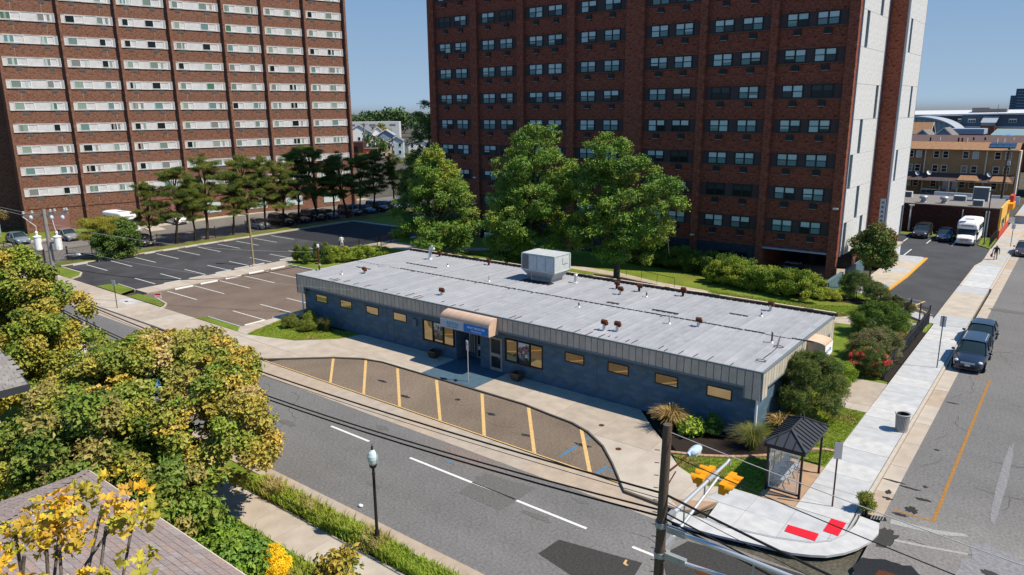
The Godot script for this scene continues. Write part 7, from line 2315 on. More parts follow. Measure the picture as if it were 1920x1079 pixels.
func vehicles() -> void:
	var hp := PI / 2
	# heading: the builder's front is +x; a turn of -90 degrees looks towards the camera (+z)
	car("parked_car", "dark navy estate car parked at the kerb, front of the two on the side street", V(6.85, -0.10, -20.6), -hp, paint(0.018, 0.028, 0.05), true, "cars on the side street", true)
	car("parked_car", "dark saloon with sunroof parked behind the navy estate on the side street", V(6.75, -0.10, -26.2), -hp, paint(0.014, 0.02, 0.033), false, "cars on the side street")
	car("parked_car", "dark car at the right picture edge beyond the walking person", V(6.75, -0.10, -66.5), -hp, paint(0.06, 0.04, 0.045), false, "cars on the side street")
	car("parked_car", "dark grey hatchback parked left of the three vehicles along the brick shop", V(-4.75, -0.06, -73.0), -hp, paint(0.035, 0.04, 0.047), true, "vehicles parked along the shop wall")
	car("parked_car", "dark blue saloon parked between the grey hatchback and the white shuttle bus", V(-1.95, -0.06, -72.2), -hp, paint(0.02, 0.03, 0.065), false, "vehicles parked along the shop wall")
	shuttle("white shuttle bus facing us beside the brick shop at the right", V(0.55, -0.06, -71.2), -hp)
	shuttle("white shuttle bus parked behind the juniper in front of the left tower", V(-97.3, -0.08, -13.0), 0.05)
	car("parked_car", "silver grey car parked left of the shuttle bus by the pale utility pole", V(-97.0, -0.08, -5.3), 0.0, paint(0.22, 0.23, 0.25), false, "cars in the lot of the left tower")
	car("parked_car", "bluish grey car half hidden behind the transformers of the pale utility pole", V(-99.5, -0.08, -0.2), 0.0, paint(0.17, 0.22, 0.27), false, "cars in the lot of the left tower")
	car("parked_car", "white car nosed up to the brick wall behind the leftmost pines", V(-99.0, -0.08, -21.5), 0.0, paint(0.7, 0.7, 0.7), true, "cars in the lot of the left tower")
	var row := [[-9.3, 0.03, 0.03, 0.035, 0, "dark sedan alone at the left end of the row behind the pines"], [-26.3, 0.42, 0.43, 0.44, 0, "silver sedan behind the lot's lamp post"], [-30.3, 0.012, 0.012, 0.014, 1, "black four by four right of the silver sedan"], [-33.4, 0.014, 0.014, 0.016, 0, "black sedan in the middle of the shaded row"], [-36.2, 0.012, 0.013, 0.016, 1, "second black four by four"], [-38.8, 0.08, 0.12, 0.17, 0, "small blue grey car at the thick pine trunk"], [-43.6, 0.02, 0.035, 0.06, 1, "dark blue hatchback right of the blue sign"], [-46.6, 0.10, 0.24, 0.32, 0, "teal sedan catching the sun behind the pines"], [-49.6, 0.05, 0.03, 0.03, 1, "dark maroon car right of the teal sedan"], [-52.6, 0.30, 0.33, 0.37, 0, "pale grey car at the right end of the shaded row"], [-55.6, 0.03, 0.09, 0.22, 0, "blue car last in the row, beside the broad maple"]]
	for q in row: car("parked_car", q[5], V(-84.2, -0.08, q[0]), 0.0, paint(q[1], q[2], q[3]), q[4] == 1, "cars behind the pines")
	car("parked_car", "blue car on the road glimpsed between the two yellowing street trees", V(-33.2, -0.10, 14.9), PI, paint(0.03, 0.14, 0.30), false, "cars under the street trees")
	car("parked_car", "white car seen in patches through the leaves at the left edge", V(-44.5, -0.10, 15.2), PI, paint(0.75, 0.75, 0.75), false, "cars under the street trees")
	car("parked_car", "dark pickup height car in front of the tan terrace", V(-11.0, -0.2, -122.0), 0.0, paint(0.05, 0.07, 0.085), true, "cars by the terrace")
	car("parked_car", "silver car beside the white end panels in front of the terrace", V(-16.0, -0.2, -119.0), -hp, paint(0.4, 0.42, 0.44), false, "cars by the terrace")
	# wheel stops of the two lots
	var wm := MB.new()
	var pr := [V(0, 0, -0.1), V(0, 0.1, -0.07), V(0, 0.13, 0), V(0, 0.1, 0.07), V(0, 0, 0.1)]
	for i in 4: wm.quad(pr[i] + V(-0.9, 0, 0), pr[i + 1] + V(-0.9, 0, 0), pr[i + 1] + V(0.9, 0, 0), pr[i] + V(0.9, 0, 0))
	for s in [-0.9, 0.9]:
		for i in 3: wm.tri(pr[0] + V(s, 0, 0), pr[i + 1] + V(s, 0, 0), pr[i + 2] + V(s, 0, 0))
	var stop := wm.mesh()
	var sets := [["brown lot beside the median walk", [[-56.55, -0.2], [-56.65, -2.85], [-56.75, -5.6], [-57.0, -8.4], [-57.05, -11.1]], "paint_white"], ["brown lot at the clinic's lawn", [[-40.0, 2.7], [-40.15, 0.05]], "paint_white"], ["dark lot beside the median walk", [[-59.75, -0.7], [-59.8, -3.35], [-60.1, -6.45], [-60.35, -8.8], [-60.35, -10.7], [-60.5, -14.6], [-60.4, -17.4], [-60.4, -19.9]], "slab_new_b"]]
	for s in sets:
		for i in s[1].size():
			var q: Array = s[1][i]
			var w := obj("wheel_stop", stop, M[s[2]])
			w.position = V(q[0], -0.06, q[1])
			w.rotation.y = PI / 2 + rn(-0.03, 0.03)
			tag(w, "white concrete wheel stop in the %s, %s from the street" % [s[0], ORD[i]], "wheel stop", "wheel stops of the parking lots")
	for i in 11:
		var w := obj("wheel_stop", stop, M.kerb if i % 3 else M.slab_new_b)
		w.position = V(-77.25 - 0.06 * i, -0.06, 1.0 - 2.66 * i)
		w.rotation.y = PI / 2 + rn(-0.06, 0.06)
		w.scale = V(rn(0.7, 1.1), 1, 1)
		tag(w, "worn concrete wheel stop along the pine verge of the dark lot, %s from the street" % ORD[i], "wheel stop", "wheel stops along the pines")


# ---------------------------------------------------------------- fences and street furniture
func picket_fence(called: String, label: String, a: Vector3, b: Vector3, h: float, panel: float, gap := 0.13, grp := "", m: Material = null) -> Node3D:
	var t := thing(called, label, "fence", a, 0, grp)
	var d := b - a
	var L := d.length()
	var u := d / L
	if m == null: m = M.black
	t.rotation.y = atan2(-u.z, u.x)
	var k := maxi(1, int(round(L / panel)))
	for i in k + 1:
		var x := L * i / k
		var pm := MB.new()
		pm.span(x - 0.035, x + 0.035, 0, h + 0.08, -0.035, 0.035)
		pm.box(V(x, h + 0.1, 0), V(0.1, 0.05, 0.1))
		obj("post", pm, m, t)
	for i in k:
		var x0 := L * i / k + 0.04
		var x1 := L * (i + 1) / k - 0.04
		for y in [0.14, h - 0.18]: obj("rail", box1(V((x0 + x1) / 2, y, 0), V(x1 - x0, 0.035, 0.03)), m, t)
		var pk := MB.new()
		var n := int((x1 - x0) / gap)
		for j in n:
			var x := x0 + (j + 0.5) * (x1 - x0) / n
			pk.box(V(x, h / 2 + 0.03, 0), V(0.018, h - 0.06, 0.018))
		stuff(obj("pickets", pk, m, t))
	return t


func fences() -> void:
	rng.seed = 850
	picket_fence("picket_fence", "black picket fence between the dark lot and the lawn, beside the standing person", V(-58.75, 0, -18.2), V(-57.6, 0, -26.0), 1.2, 2.4, 0.13, "black fences round the clinic's lawn")
	picket_fence("picket_fence", "black fence at the far corner of the lawn path, in the tree's shade", V(-57.4, 0, -26.4), V(-58.9, 0, -31.0), 1.3, 2.4, 0.13, "black fences round the clinic's lawn")
	picket_fence("picket_fence", "black picket fence curving from the patio wall to the gate, below the small tree", V(-5.6, 0, -32.9), V(-1.4, 0, -33.3), 1.1, 2.1, 0.13, "black fences by the gate")
	picket_fence("picket_fence", "black picket fence beside the driveway leading to the gate", V(-1.35, 0, -33.2), V(1.35, 0, -30.75), 1.1, 1.9, 0.13, "black fences by the gate")
	picket_fence("open_gate", "black picket gate standing open by the dome shaped bush", V(1.4, 0, -30.7), V(1.25, 0, -28.9), 1.25, 1.8, 0.12)
	picket_fence("street_fence", "dark steel fence along the side pavement between gate and rose bush", V(3.05, 0, -28.6), V(3.0, 0, -13.6), 1.25, 2.45, 0.10, "", M.charcoal)
	picket_fence("gate_post_fence", "short return of the street fence at the gate with taller posts", V(2.35, 0, -28.9), V(3.05, 0, -28.6), 1.4, 0.7, 0.12)
	picket_fence("picket_fence", "short black fence from the side door to the rose bush", V(-0.2, 0, -13.2), V(2.9, 0, -13.5), 1.1, 1.6, 0.16, "black fences by the gate")
	picket_fence("lot_fence", "long black steel fence along the row of pines", V(-80.9, 0, 0.8), V(-81.2, 0, -60), 1.5, 2.7, 0.15, "fences of the left tower's lot")
	picket_fence("lot_fence", "black steel fence along the street end of the left tower's lot", V(-80.9, 0, 3.3), V(-96, 0, 4.4), 1.5, 2.6, 0.13, "fences of the left tower's lot")
	picket_fence("lot_fence", "short fence closing the corner beside the pale utility pole", V(-80.9, 0, 3.2), V(-80.9, 0, 0.9), 1.5, 2.2, 0.13, "fences of the left tower's lot")
	picket_fence("island_fence", "dark fence on the grass strip beside the right shuttle bus", V(3.1, 0, -69.0), V(3.15, 0, -76.0), 1.3, 2.3, 0.14)
	# white railings left of the left tower
	var wr := thing("ramp_railing", "pale railings of the ramp at the far left, beside the left tower", "railing", V(-108.5, 0, -1.0), -0.3)
	for y in [0.5, 0.95, 1.9, 2.6]: obj("rail", box1(V(-1.5, y, 0), V(8, 0.08, 0.06)), M.grey_trim, wr)
	for i in 5: obj("post", box1(V(-5 + i * 1.8, 1.35, 0), V(0.08, 2.7, 0.08)), M.grey_trim, wr)
	# hand rail on the path behind the clinic
	var hr := thing("path_hand_rail", "thin black hand rail along the path behind the clinic", "railing")
	var rm := MB.new()
	rm.tube([V(-24.2, 0.95, -29.6), V(-22.2, 0.95, -29.1), V(-20.2, 0.95, -28.5), V(-18.1, 0.95, -27.95)], 0.022, 0.022, 6)
	obj("rail", rm, M.black, hr)
	for q in [[-24.2, -29.6], [-22.2, -29.1], [-20.2, -28.5], [-18.1, -27.95]]: obj("post", rod(V(q[0], 0, q[1]), V(q[0], 0.96, q[1]), 0.022, 6), M.black, hr)


func sign_post(label: String, at: Vector3, h: float, turn: float, w: float, ph: float, post: Material, face: Material, text: Array, tc := "lamp_red", back := false) -> Node3D:
	var t := thing("street_sign", label, "sign", at, turn, "street signs on posts")
	obj("post", box1(V(0, h / 2, 0), V(0.06, h, 0.035)), post, t)
	var p := obj("plate", box1(V(0, h - ph / 2 - 0.03, 0.03), V(w, ph, 0.012)), face, t)
	obj("border", box1(V(0, h - ph / 2 - 0.03, 0.0355), V(w - 0.03, ph - 0.03, 0.004)), M.white if not back else M.alu, p)
	for i in text.size(): letters(text[i], 0.09, M[tc], p, V(0, h - 0.14 - i * 0.13, 0.04))
	return t


func street_things() -> void:
	rng.seed = 860
	# the bus shelter
	var b := thing("bus_shelter", "black framed bus shelter with a dark ribbed hip roof and clear glass panels", "bus shelter")
	var x0 := 1.86
	var x1 := 3.30
	var z0 := 1.18
	var z1 := 4.10
	for q in [[x0, z0], [x1, z0], [x0, z1], [x1, z1]]: obj("post", box1(V(q[0], 1.08, q[1]), V(0.09, 2.16, 0.09)), M.black, b)
	var fm := MB.new()
	fm.span(x0 - 0.16, x1 + 0.16, 2.12, 2.30, z1 + 0.06, z1 + 0.2)
	fm.span(x0 - 0.16, x1 + 0.16, 2.12, 2.30, z0 - 0.2, z0 - 0.06)
	fm.span(x0 - 0.16, x0 - 0.02, 2.12, 2.298, z0 - 0.06, z1 + 0.06)
	fm.span(x1 + 0.02, x1 + 0.16, 2.12, 2.298, z0 - 0.06, z1 + 0.06)
	obj("eaves_beam", fm, M.black, b)
	var ex0 := x0 - 0.2
	var ex1 := x1 + 0.2
	var ez0 := z0 - 0.24
	var ez1 := z1 + 0.24
	var xm := (x0 + x1) / 2
	var r0 := V(xm, 2.82, ez0 + 0.9)
	var r1 := V(xm, 2.82, ez1 - 0.9)
	var A := V(ex0, 2.31, ez1); var Bq := V(ex1, 2.31, ez1); var Cq := V(ex1, 2.31, ez0); var D := V(ex0, 2.31, ez0)
	var rm := MB.new()
	rm.tri(A, Bq, r1)
	rm.tri(Cq, D, r0)
	rm.quad(Bq, Cq, r0, r1)
	rm.quad(D, A, r1, r0)
	rm.quad(D, Cq, Bq, A)
	var rf := obj("roof", rm, M.charcoal, b)
	for s in [-1.0, 1.0]:
		for i in 11:
			var z := ez0 + 0.12 + i * (ez1 - ez0 - 0.24) / 10.0
			var e := V(ex1 if s > 0 else ex0, 2.33, z)
			var tz := clampf(z, r0.z, r1.z)
			var f := 1.0
			if z < r0.z: f = (z - ez0) / (r0.z - ez0)
			elif z > r1.z: f = (ez1 - z) / (ez1 - r1.z)
			var top := V(lerpf(e.x, xm, f), lerpf(2.33, 2.84, f), z)
			if f > 0.08: obj("roof_rib", bar1(e, top, 0.035, 0.05), M.black, rf)
			tz += 0
	for s in [-1.0, 1.0]:
		for i in 5:
			var x := ex0 + 0.15 + i * (ex1 - ex0 - 0.3) / 4.0
			var f := minf(x - ex0, ex1 - x) / (xm - ex0)
			var e := V(x, 2.33, ez1 if s > 0 else ez0)
			obj("roof_rib", bar1(e, V(x, lerpf(2.33, 2.84, f), lerpf(e.z, r1.z if s > 0 else r0.z, f)), 0.03, 0.04), M.black, rf)
	for q in [[A, r1], [Bq, r1], [Cq, r0], [D, r0], [r0, r1]]: obj("hip_cap", bar1(q[0] + V(0, 0.03, 0), q[1] + V(0, 0.03, 0), 0.09, 0.05), M.charcoal, rf)
	for q in [[-0.06, 0.2], [0.06, 0.1]]: obj("ridge_finial", box1(V(xm + q[0], 2.95, ez0 + 0.95 + q[1]), V(0.04, 0.25, 0.1)), M.charcoal, rf)
	for q in [[x0 + 0.06, x1 - 0.06, z1 + 0.02, 0], [z0, z1, x0, 1]]:
		var k := 1 if q[3] == 0 else 3
		for i in k:
			var a: float = lerpf(q[0], q[1], float(i) / k) + 0.05
			var c: float = lerpf(q[0], q[1], float(i + 1) / k) - 0.05
			var pf := MB.new()
			var gl := MB.new()
			if q[3] == 0:
				pf.span(a, c, 0.2, 0.26, q[2] - 0.02, q[2] + 0.02)
				pf.span(a, c, 1.98, 2.04, q[2] - 0.02, q[2] + 0.02)
				pf.span(a, a + 0.04, 0.26, 1.98, q[2] - 0.02, q[2] + 0.02)
				pf.span(c - 0.04, c, 0.26, 1.98, q[2] - 0.02, q[2] + 0.02)
				gl.span(a + 0.04, c - 0.04, 0.26, 1.98, q[2] - 0.004, q[2] + 0.004)
			else:
				pf.span(q[2] - 0.02, q[2] + 0.02, 0.2, 0.26, a, c)
				pf.span(q[2] - 0.02, q[2] + 0.02, 1.98, 2.04, a, c)
				pf.span(q[2] - 0.02, q[2] + 0.02, 0.26, 1.98, a, a + 0.04)
				gl.span(q[2] - 0.004, q[2] + 0.004, 0.26, 1.98, a + 0.04, c)
			var p := obj("panel_frame", pf, M.black if q[3] else M.alu, b)
			obj("glass", gl, M.pane, p)
	obj("base_rail", box1(V(xm, 0.16, z1), V(x1 - x0, 0.08, 0.06)), M.black, b)
	obj("base_rail", box1(V(xm, 0.45, z0), V(x1 - x0, 0.06, 0.06)), M.black, b)
	obj("base_rail", box1(V(x0, 0.16, (z0 + z1) / 2), V(0.06, 0.08, z1 - z0)), M.black, b)
	var be := thing("shelter_bench", "grey slatted bench with curved arm rests inside the bus shelter", "bench", V(2.16, 0.01, 2.7))
	for i in 4: obj("seat_slat", box1(V(0.02 + i * 0.105, 0.45, 0), V(0.085, 0.035, 2.1)), M.grey_trim, be)
	for i in 4: obj("back_slat", box1(V(-0.06 - i * 0.02, 0.56 + i * 0.105, 0), V(0.03, 0.085, 2.1)), M.grey_trim, be)
	for z in [-1.0, -0.34, 0.34, 1.0]:
		var am := MB.new()
		am.tube([V(-0.08, 0.68, z), V(0.1, 0.72, z), V(0.33, 0.7, z), V(0.42, 0.6, z), V(0.36, 0.47, z)], 0.022, 0.022, 6)
		am.tube([V(0.36, 0.47, z), V(0.30, 0.25, z), V(0.42, 0, z)], 0.024, 0.024, 6)
		am.tube([V(-0.05, 0.47, z), V(-0.02, 0.2, z), V(-0.12, 0, z)], 0.024, 0.024, 6)
		obj("arm_rest", am, M.charcoal, be)
	# slatted litter bin
	var lb := thing("litter_bin", "grey slatted steel litter bin standing on the side pavement by the kerb", "bin", V(5.38, 0.03, -6.1))
	var lm := MB.new()
	for i in 30:
		var t0 := TAU * i / 30.0
		var d := V(cos(t0), 0, sin(t0))
		lm.bar(d * 0.29 + V(0, 0.06, 0), d * 0.345 + V(0, 0.92, 0), 0.045, 0.012)
	obj("slats", lm, M.bin, lb)
	var lr := MB.new()
	lr.lathe(V(0, 0, 0), [Vector2(0.30, 0.9), Vector2(0.37, 0.9), Vector2(0.385, 0.95), Vector2(0.36, 0.98), Vector2(0.30, 0.94)], 24)
	lr.lathe(V(0, 0, 0), [Vector2(0.0, 0.0), Vector2(0.30, 0.0), Vector2(0.31, 0.07), Vector2(0.0, 0.08)], 24)
	obj("rim", lr, M.bin, lb)
	var li := MB.new()
	li.lathe(V(0, 0, 0), [Vector2(0.27, 0.08), Vector2(0.31, 0.93)], 20)
	li.lathe(V(0, 0, 0), [Vector2(0.30, 0.62), Vector2(0.0, 0.64)], 20)
	obj("liner", li, M.black_matte, lb)
	obj("rubbish", box1(V(0.05, 0.7, 0.05), V(0.2, 0.12, 0.16), Basis.from_euler(V(0.3, 0.5, 0.2))), M.white, lb)
	# signs
	sign_post("sign on a maroon post at the pavement corner by the bus shelter", V(4.62, 0.03, 3.88), 3.0, 0.5, 0.32, 0.75, M.steel_brown, M.alu, [], "lamp_red", true)
	sign_post("sign on a green post on the pavement near the parked cars", V(5.25, 0.03, -17.85), 3.5, PI * 0.97, 0.34, 0.7, M.school_grey, M.alu, [], "lamp_red", true)
	sign_post("parking sign on a white post in front of the clinic entrance", V(-17.42, 0.03, 2.2), 2.7, -0.55, 0.42, 0.62, M.alu, M.white, ["NO", "PARKING", "12", "MIN"])
	sign_post("sign on a rusty post on the left pavement by the dark lot", V(-53.7, 0.03, 7.35), 2.55, 0.35, 0.36, 0.5, M.steel_brown, M.white, [], "lamp_red", true)
	sign_post("sign on a dark post on the far side pavement near the walking person", V(5.1, 0.03, -70.8), 2.7, 0.4, 0.4, 0.55, M.charcoal, M.alu, [], "lamp_red", true)
	var ys := thing("yard_sign", "small red and white yard sign on the grass strip of the brown lot", "sign", V(-53.2, 0.02, 3.95), 0.6)
	obj("plate", box1(V(0, 0.52, 0), V(0.6, 0.5, 0.02)), M.white, ys)
	obj("band", box1(V(0, 0.64, 0.012), V(0.54, 0.18, 0.006)), M.tactile_red, ys)
	for s in [-0.2, 0.2]: obj("stake", rod(V(s, 0, 0), V(s, 0.3, 0), 0.012, 5), M.alu, ys)
	letters("NO PARKING", 0.07, M.tactile_red, ys, V(0, 0.42, 0.014))
	var ws := thing("white_board", "white sign board leaning in the mulch bed behind the light green shrub", "sign", V(-2.95, 0.05, 0.25))
	obj("board", box1(V(0, 0.32, 0), V(0.72, 0.5, 0.03), Basis(Vector3.RIGHT, -0.25)), M.white, ws)
	obj("stake", rod(V(0, 0, -0.05), V(0, 0.35, -0.1), 0.02, 5), M.galv, ws)
	var bl := thing("parking_sign", "small blue parking sign on a post among the pines", "sign", V(-81.0, 0, -41.6))
	obj("plate", box1(V(0, 1.9, 0), V(0.12, 0.6, 0.45), Basis(UP, 0.4)), M.sign_blue, bl)
	obj("post", rod(V(0, 0, 0), V(0, 2.1, 0), 0.03, 6), M.alu, bl)
	var ub := thing("utility_slab", "pale concrete utility lid in the left pavement beside the sign post", "utility lid", V(-55.3, 0.035, 5.7))
	obj("lid", box1(V(0, 0, 0), V(2.2, 0.02, 1.2)), M.slab_new_c, ub)
	obj("plate", box1(V(-0.1, 0.012, 0.1), V(0.4, 0.01, 0.25)), M.rust, ub)
	# black street lamp with an acorn globe
	var lp := thing("street_lamp", "black fluted street lamp with a clear acorn globe on the near kerb strip", "street lamp", V(-8.65, 0, 17.45))
	var pm := MB.new()
	pm.lathe(V(0, 0, 0), [Vector2(0.24, 0), Vector2(0.24, 0.06), Vector2(0.19, 0.12), Vector2(0.12, 0.3), Vector2(0.135, 0.36), Vector2(0.09, 0.5), Vector2(0.085, 0.62), Vector2(0.062, 0.7), Vector2(0.055, 3.0), Vector2(0.07, 3.05), Vector2(0.05, 3.12), Vector2(0.05, 3.25), Vector2(0.13, 3.34), Vector2(0.15, 3.42), Vector2(0.11, 3.44)], 16)
	obj("post", pm, M.black, lp)
	var gm := MB.new()
	gm.lathe(V(0, 0, 0), [Vector2(0.12, 3.44), Vector2(0.17, 3.52), Vector2(0.205, 3.68), Vector2(0.20, 3.80), Vector2(0.15, 3.93), Vector2(0.08, 4.02), Vector2(0.05, 4.06)], 20)
	obj("globe", gm, M.glass_lamp, lp)
	var fi := MB.new()
	fi.lathe(V(0, 0, 0), [Vector2(0.06, 4.05), Vector2(0.035, 4.09), Vector2(0.05, 4.14), Vector2(0.02, 4.2), Vector2(0.004, 4.29)], 10)
	obj("finial", fi, M.black, lp)
	# wooden utility pole with the signal arms
	var up := thing("utility_pole", "weathered wooden utility pole in front carrying signal arms and cables", "utility pole", V(3.09, 0, 17.0))
	var um := MB.new()
	um.tube([V(-0.06, -0.2, 0), V(-0.02, 3, 0), V(0.02, 6, 0), V(0.06, 8.14, 0)], 0.165, 0.125, 14)
	obj("pole", um, M.pole_wood, up)
	for y in [5.1, 4.15]:
		var cm := MB.new()
		cm.cyl(V(0, y - 0.08, 0), V(0, y + 0.08, 0), 0.175, 0.175, 14)
		cm.box(V(0.12, y, -0.1), V(0.2, 0.16, 0.2))
		obj("clamp", cm, M.galv, up)
	for i in 14:
		var y := 2.4 + i * 0.38
		obj("pole_step", rod(V(-0.12, y, 0.05), V(-0.24, y, 0.1), 0.012, 5), M.steel_brown, up)
	var rc := MB.new()
	rc.tube([V(0.14, 0, 0.08), V(0.13, 3.9, 0.08)], 0.035, 0.035, 6)
	obj("conduit", rc, M.steel_brown, up)
	var sl := thing("cobra_street_light", "grey cobra head street light on the wooden utility pole's rusty arm", "street light", V(3.14, 6.75, 16.9))
	var am := MB.new()
	am.tube([V(0, -0.1, 0), V(0.1, 0.0, -0.5), V(0.15, 0.08, -1.05)], 0.03, 0.028, 7)
	am.tube([V(0, -0.55, 0), V(0.08, -0.2, -0.4)], 0.02, 0.02, 6)
	obj("arm", am, M.rust, sl)
	var hm := MB.new()
	hm.ball(V(0.2, 0.1, -1.38), V(0.16, 0.11, 0.36), 12, 8)
	hm.cyl(V(0.15, 0.08, -1.0), V(0.18, 0.1, -1.25), 0.06, 0.12, 10)
	obj("lamp_head", hm, M.sign_pale, sl)
	obj("lens", box1(V(0.2, 0.0, -1.42), V(0.2, 0.06, 0.34)), M.lamp_clear, sl)
	signal_arm("silver double tube signal arm reaching across the front street with two yellow signals", V(3.09, 0, 16.85), V(0.02, 0, -1), 4.35, true)
	signal_arm("silver double tube signal arm reaching right out of the picture", V(3.25, 0, 17.05), V(1, 0, 0.05), 8.5, false)
	# pale wooden pole with transformers
	var lpole := thing("utility_pole", "pale utility pole at the left with crossarm and two white transformers", "utility pole", V(-62.1, 0, 8.9))
	var l2 := MB.new()
	l2.tube([V(0.3, -0.2, 0.1), V(0.1, 4, 0.05), V(-0.15, 8.24, 0)], 0.24, 0.16, 14)
	obj("pole", l2, M.pole_pale, lpole)
	var dirx := V(0.80, 0, -0.60)
	var ca := V(-0.15, 7.75, 0.0)
	obj("crossarm", bar1(ca - dirx * 2.0 + V(0, -0.2, 0), ca + dirx * 2.2 + V(0, 0.12, 0), 0.14, 0.16), M.pole_pale, lpole)
	for f in [-1.9, -1.1, 0.6, 1.0, 1.9, 2.1]:
		var im := MB.new()
		var p: Vector3 = ca + dirx * f + V(0, 0.08 + f * 0.08, 0)
		im.lathe(p, [Vector2(0.05, 0), Vector2(0.05, 0.1), Vector2(0.13, 0.14), Vector2(0.09, 0.22), Vector2(0.11, 0.28), Vector2(0.04, 0.36)], 10)
		obj("insulator", im, M.slab_new_b, lpole)
	for f in [-1.15, 0.75, 1.75]:
		var im := MB.new()
		im.ball(ca + dirx * f + V(0, -0.3, 0.1), V(0.17, 0.24, 0.17), 8, 6)
		obj("cutout", im, M.sign_pale, lpole)
	for f in [-0.85, 1.0]:
		var tm := MB.new()
		tm.lathe(V(0, 0, 0) + dirx * f * 1.0 + V(0.05, 4.55, 0.2), [Vector2(0.02, 0), Vector2(0.30, 0.02), Vector2(0.31, 0.1), Vector2(0.31, 1.15), Vector2(0.35, 1.18), Vector2(0.35, 1.25), Vector2(0.1, 1.33), Vector2(0.09, 1.45), Vector2(0.13, 1.6), Vector2(0.05, 1.75)], 16)
		obj("transformer", tm, M.white, lpole)
	obj("transformer_bracket", bar1(V(0.05, 5.2, 0.15) - dirx * 0.8, V(0.05, 5.2, 0.15) + dirx * 0.9, 0.1, 0.12), M.pole_pale, lpole)
	for q in [[-1.9, -0.85], [0.75, 1.0]]:
		var wm := MB.new()
		wm.tube([ca + dirx * q[0] + V(0, -0.2, 0.1), V(0, 6.7, 0.2) + dirx * q[1] * 0.9, V(0.05, 6.2, 0.2) + dirx * q[1]], 0.03, 0.03, 6)
		obj("lead", wm, M.lamp_clear, lpole)
	var bm := MB.new()
	bm.tube([V(0.1, 3.1, 0), V(0.7, 3.7, -0.35), V(1.5, 4.1, -0.75), V(2.2, 4.2, -1.05)], 0.05, 0.04, 8)
	obj("lamp_arm", bm, M.alu, lpole)
	var lh := MB.new()
	lh.ball(V(2.6, 4.2, -1.25), V(0.5, 0.09, 0.2), 12, 6)
	obj("lamp_head", lh, M.alu, lpole)
	# lot lamp, far poles and posts
	var ll := thing("lot_lamp", "tan lamp post with a flat head standing in the median of the parking lots", "street lamp", V(-60.2, 0, -10.2))
	obj("post", bar1(V(0, 0, 0), V(-0.12, 5.7, 0), 0.16, 0.16), mat("post_tan", 0.27, 0.22, 0.13, 0.7), ll)
	obj("lamp_head", box1(V(-0.5, 5.75, 0.25), V(0.85, 0.12, 0.4), Basis(UP, 0.5)), M.unit_dark, ll)
	obj("base", cone(V(0, 0, 0), 0.24, 0.16, 0.2), M.slab_old, ll)
	for q in [[V(2.4, 0, -70.5), 6.5, "dark lamp post on the grass strip beside the right shuttle bus", "charcoal"], [V(-6.95, 0, -76.0), 3.6, "short white lamp post before the brick shop, near the white tower edge", "white"]]:
		var o := thing("lamp_post", q[2], "street lamp", q[0])
		obj("post", rod(V(0, 0, 0), V(0, q[1], 0), 0.06), M[q[3]], o)
		obj("lamp_head", box1(V(0.1, q[1], 0), V(0.6, 0.1, 0.3)), M[q[3]], o)
		obj("base", cone(V(0, 0, 0), 0.14, 0.08, 0.15), M.charcoal, o)
	for q in [[V(0.0, 0, -118), 9.6, "dark wooden utility pole in front of the tan terrace's right end", 0.2], [V(-183, 0, -132), 13.0, "thin utility pole before the far houses, left of the gap", 0.22], [V(-165.6, 0, -128.5), 8.6, "thin pale utility pole with a crossarm in the middle of the gap", 0.2], [V(-171, 0, -126), 9.0, "dark utility pole beside the green tree in the gap", 0.2]]:
		var o := thing("utility_pole", q[2], "utility pole", q[0], 0, "distant utility poles")
		obj("pole", rod(V(0, 0, 0), V(0.1, q[1], 0), q[3], 8), M.pole_wood if q[3] < 0.21 else M.pole_pale, o)
		obj("crossarm", box1(V(0.4, q[1] - 0.5, 0), V(2.4, 0.16, 0.16), Basis(UP, 0.6)), M.pole_pale, o)
		obj("fitting", box1(V(0.3, q[1] * 0.72, 0.2), V(0.5, 0.7, 0.4)), M.sign_pale, o)
	var bn := thing("wall_bin", "dark grey block shaped bin on the far side pavement", "bin", V(4.6, 0.03, -92.5))
	obj("casing", box1(V(0, 0.5, 0), V(1.4, 1.0, 0.8)), M.grey_trim, bn)
	obj("lid", box1(V(0, 1.03, 0), V(1.46, 0.08, 0.86)), M.unit_dark, bn)
	# litter on the grass and the road
	for q in [[-13.6, 0.0, 20.4, "crumpled white paper in the grass by the near pavement"], [-11.5, -0.09, 15.9, "small scrap of white paper on the road near the street lamp"], [-18.1, 0.06, 2.6, "dark scrap lying at the bay kerb left of the parking sign"]]:
		var lm2 := MB.new()
		lm2.ball(V(q[0], q[1] + 0.05, q[2]), V(0.14, 0.06, 0.10), 7, 5)
		tag(obj("litter", lm2, M.white if q[0] != -18.1 else M.black_matte), q[3], "litter")


func bar1(a: Vector3, b: Vector3, w: float, h: float) -> MB:
	var mb := MB.new()
	mb.bar(a, b, w, h)
	return mb


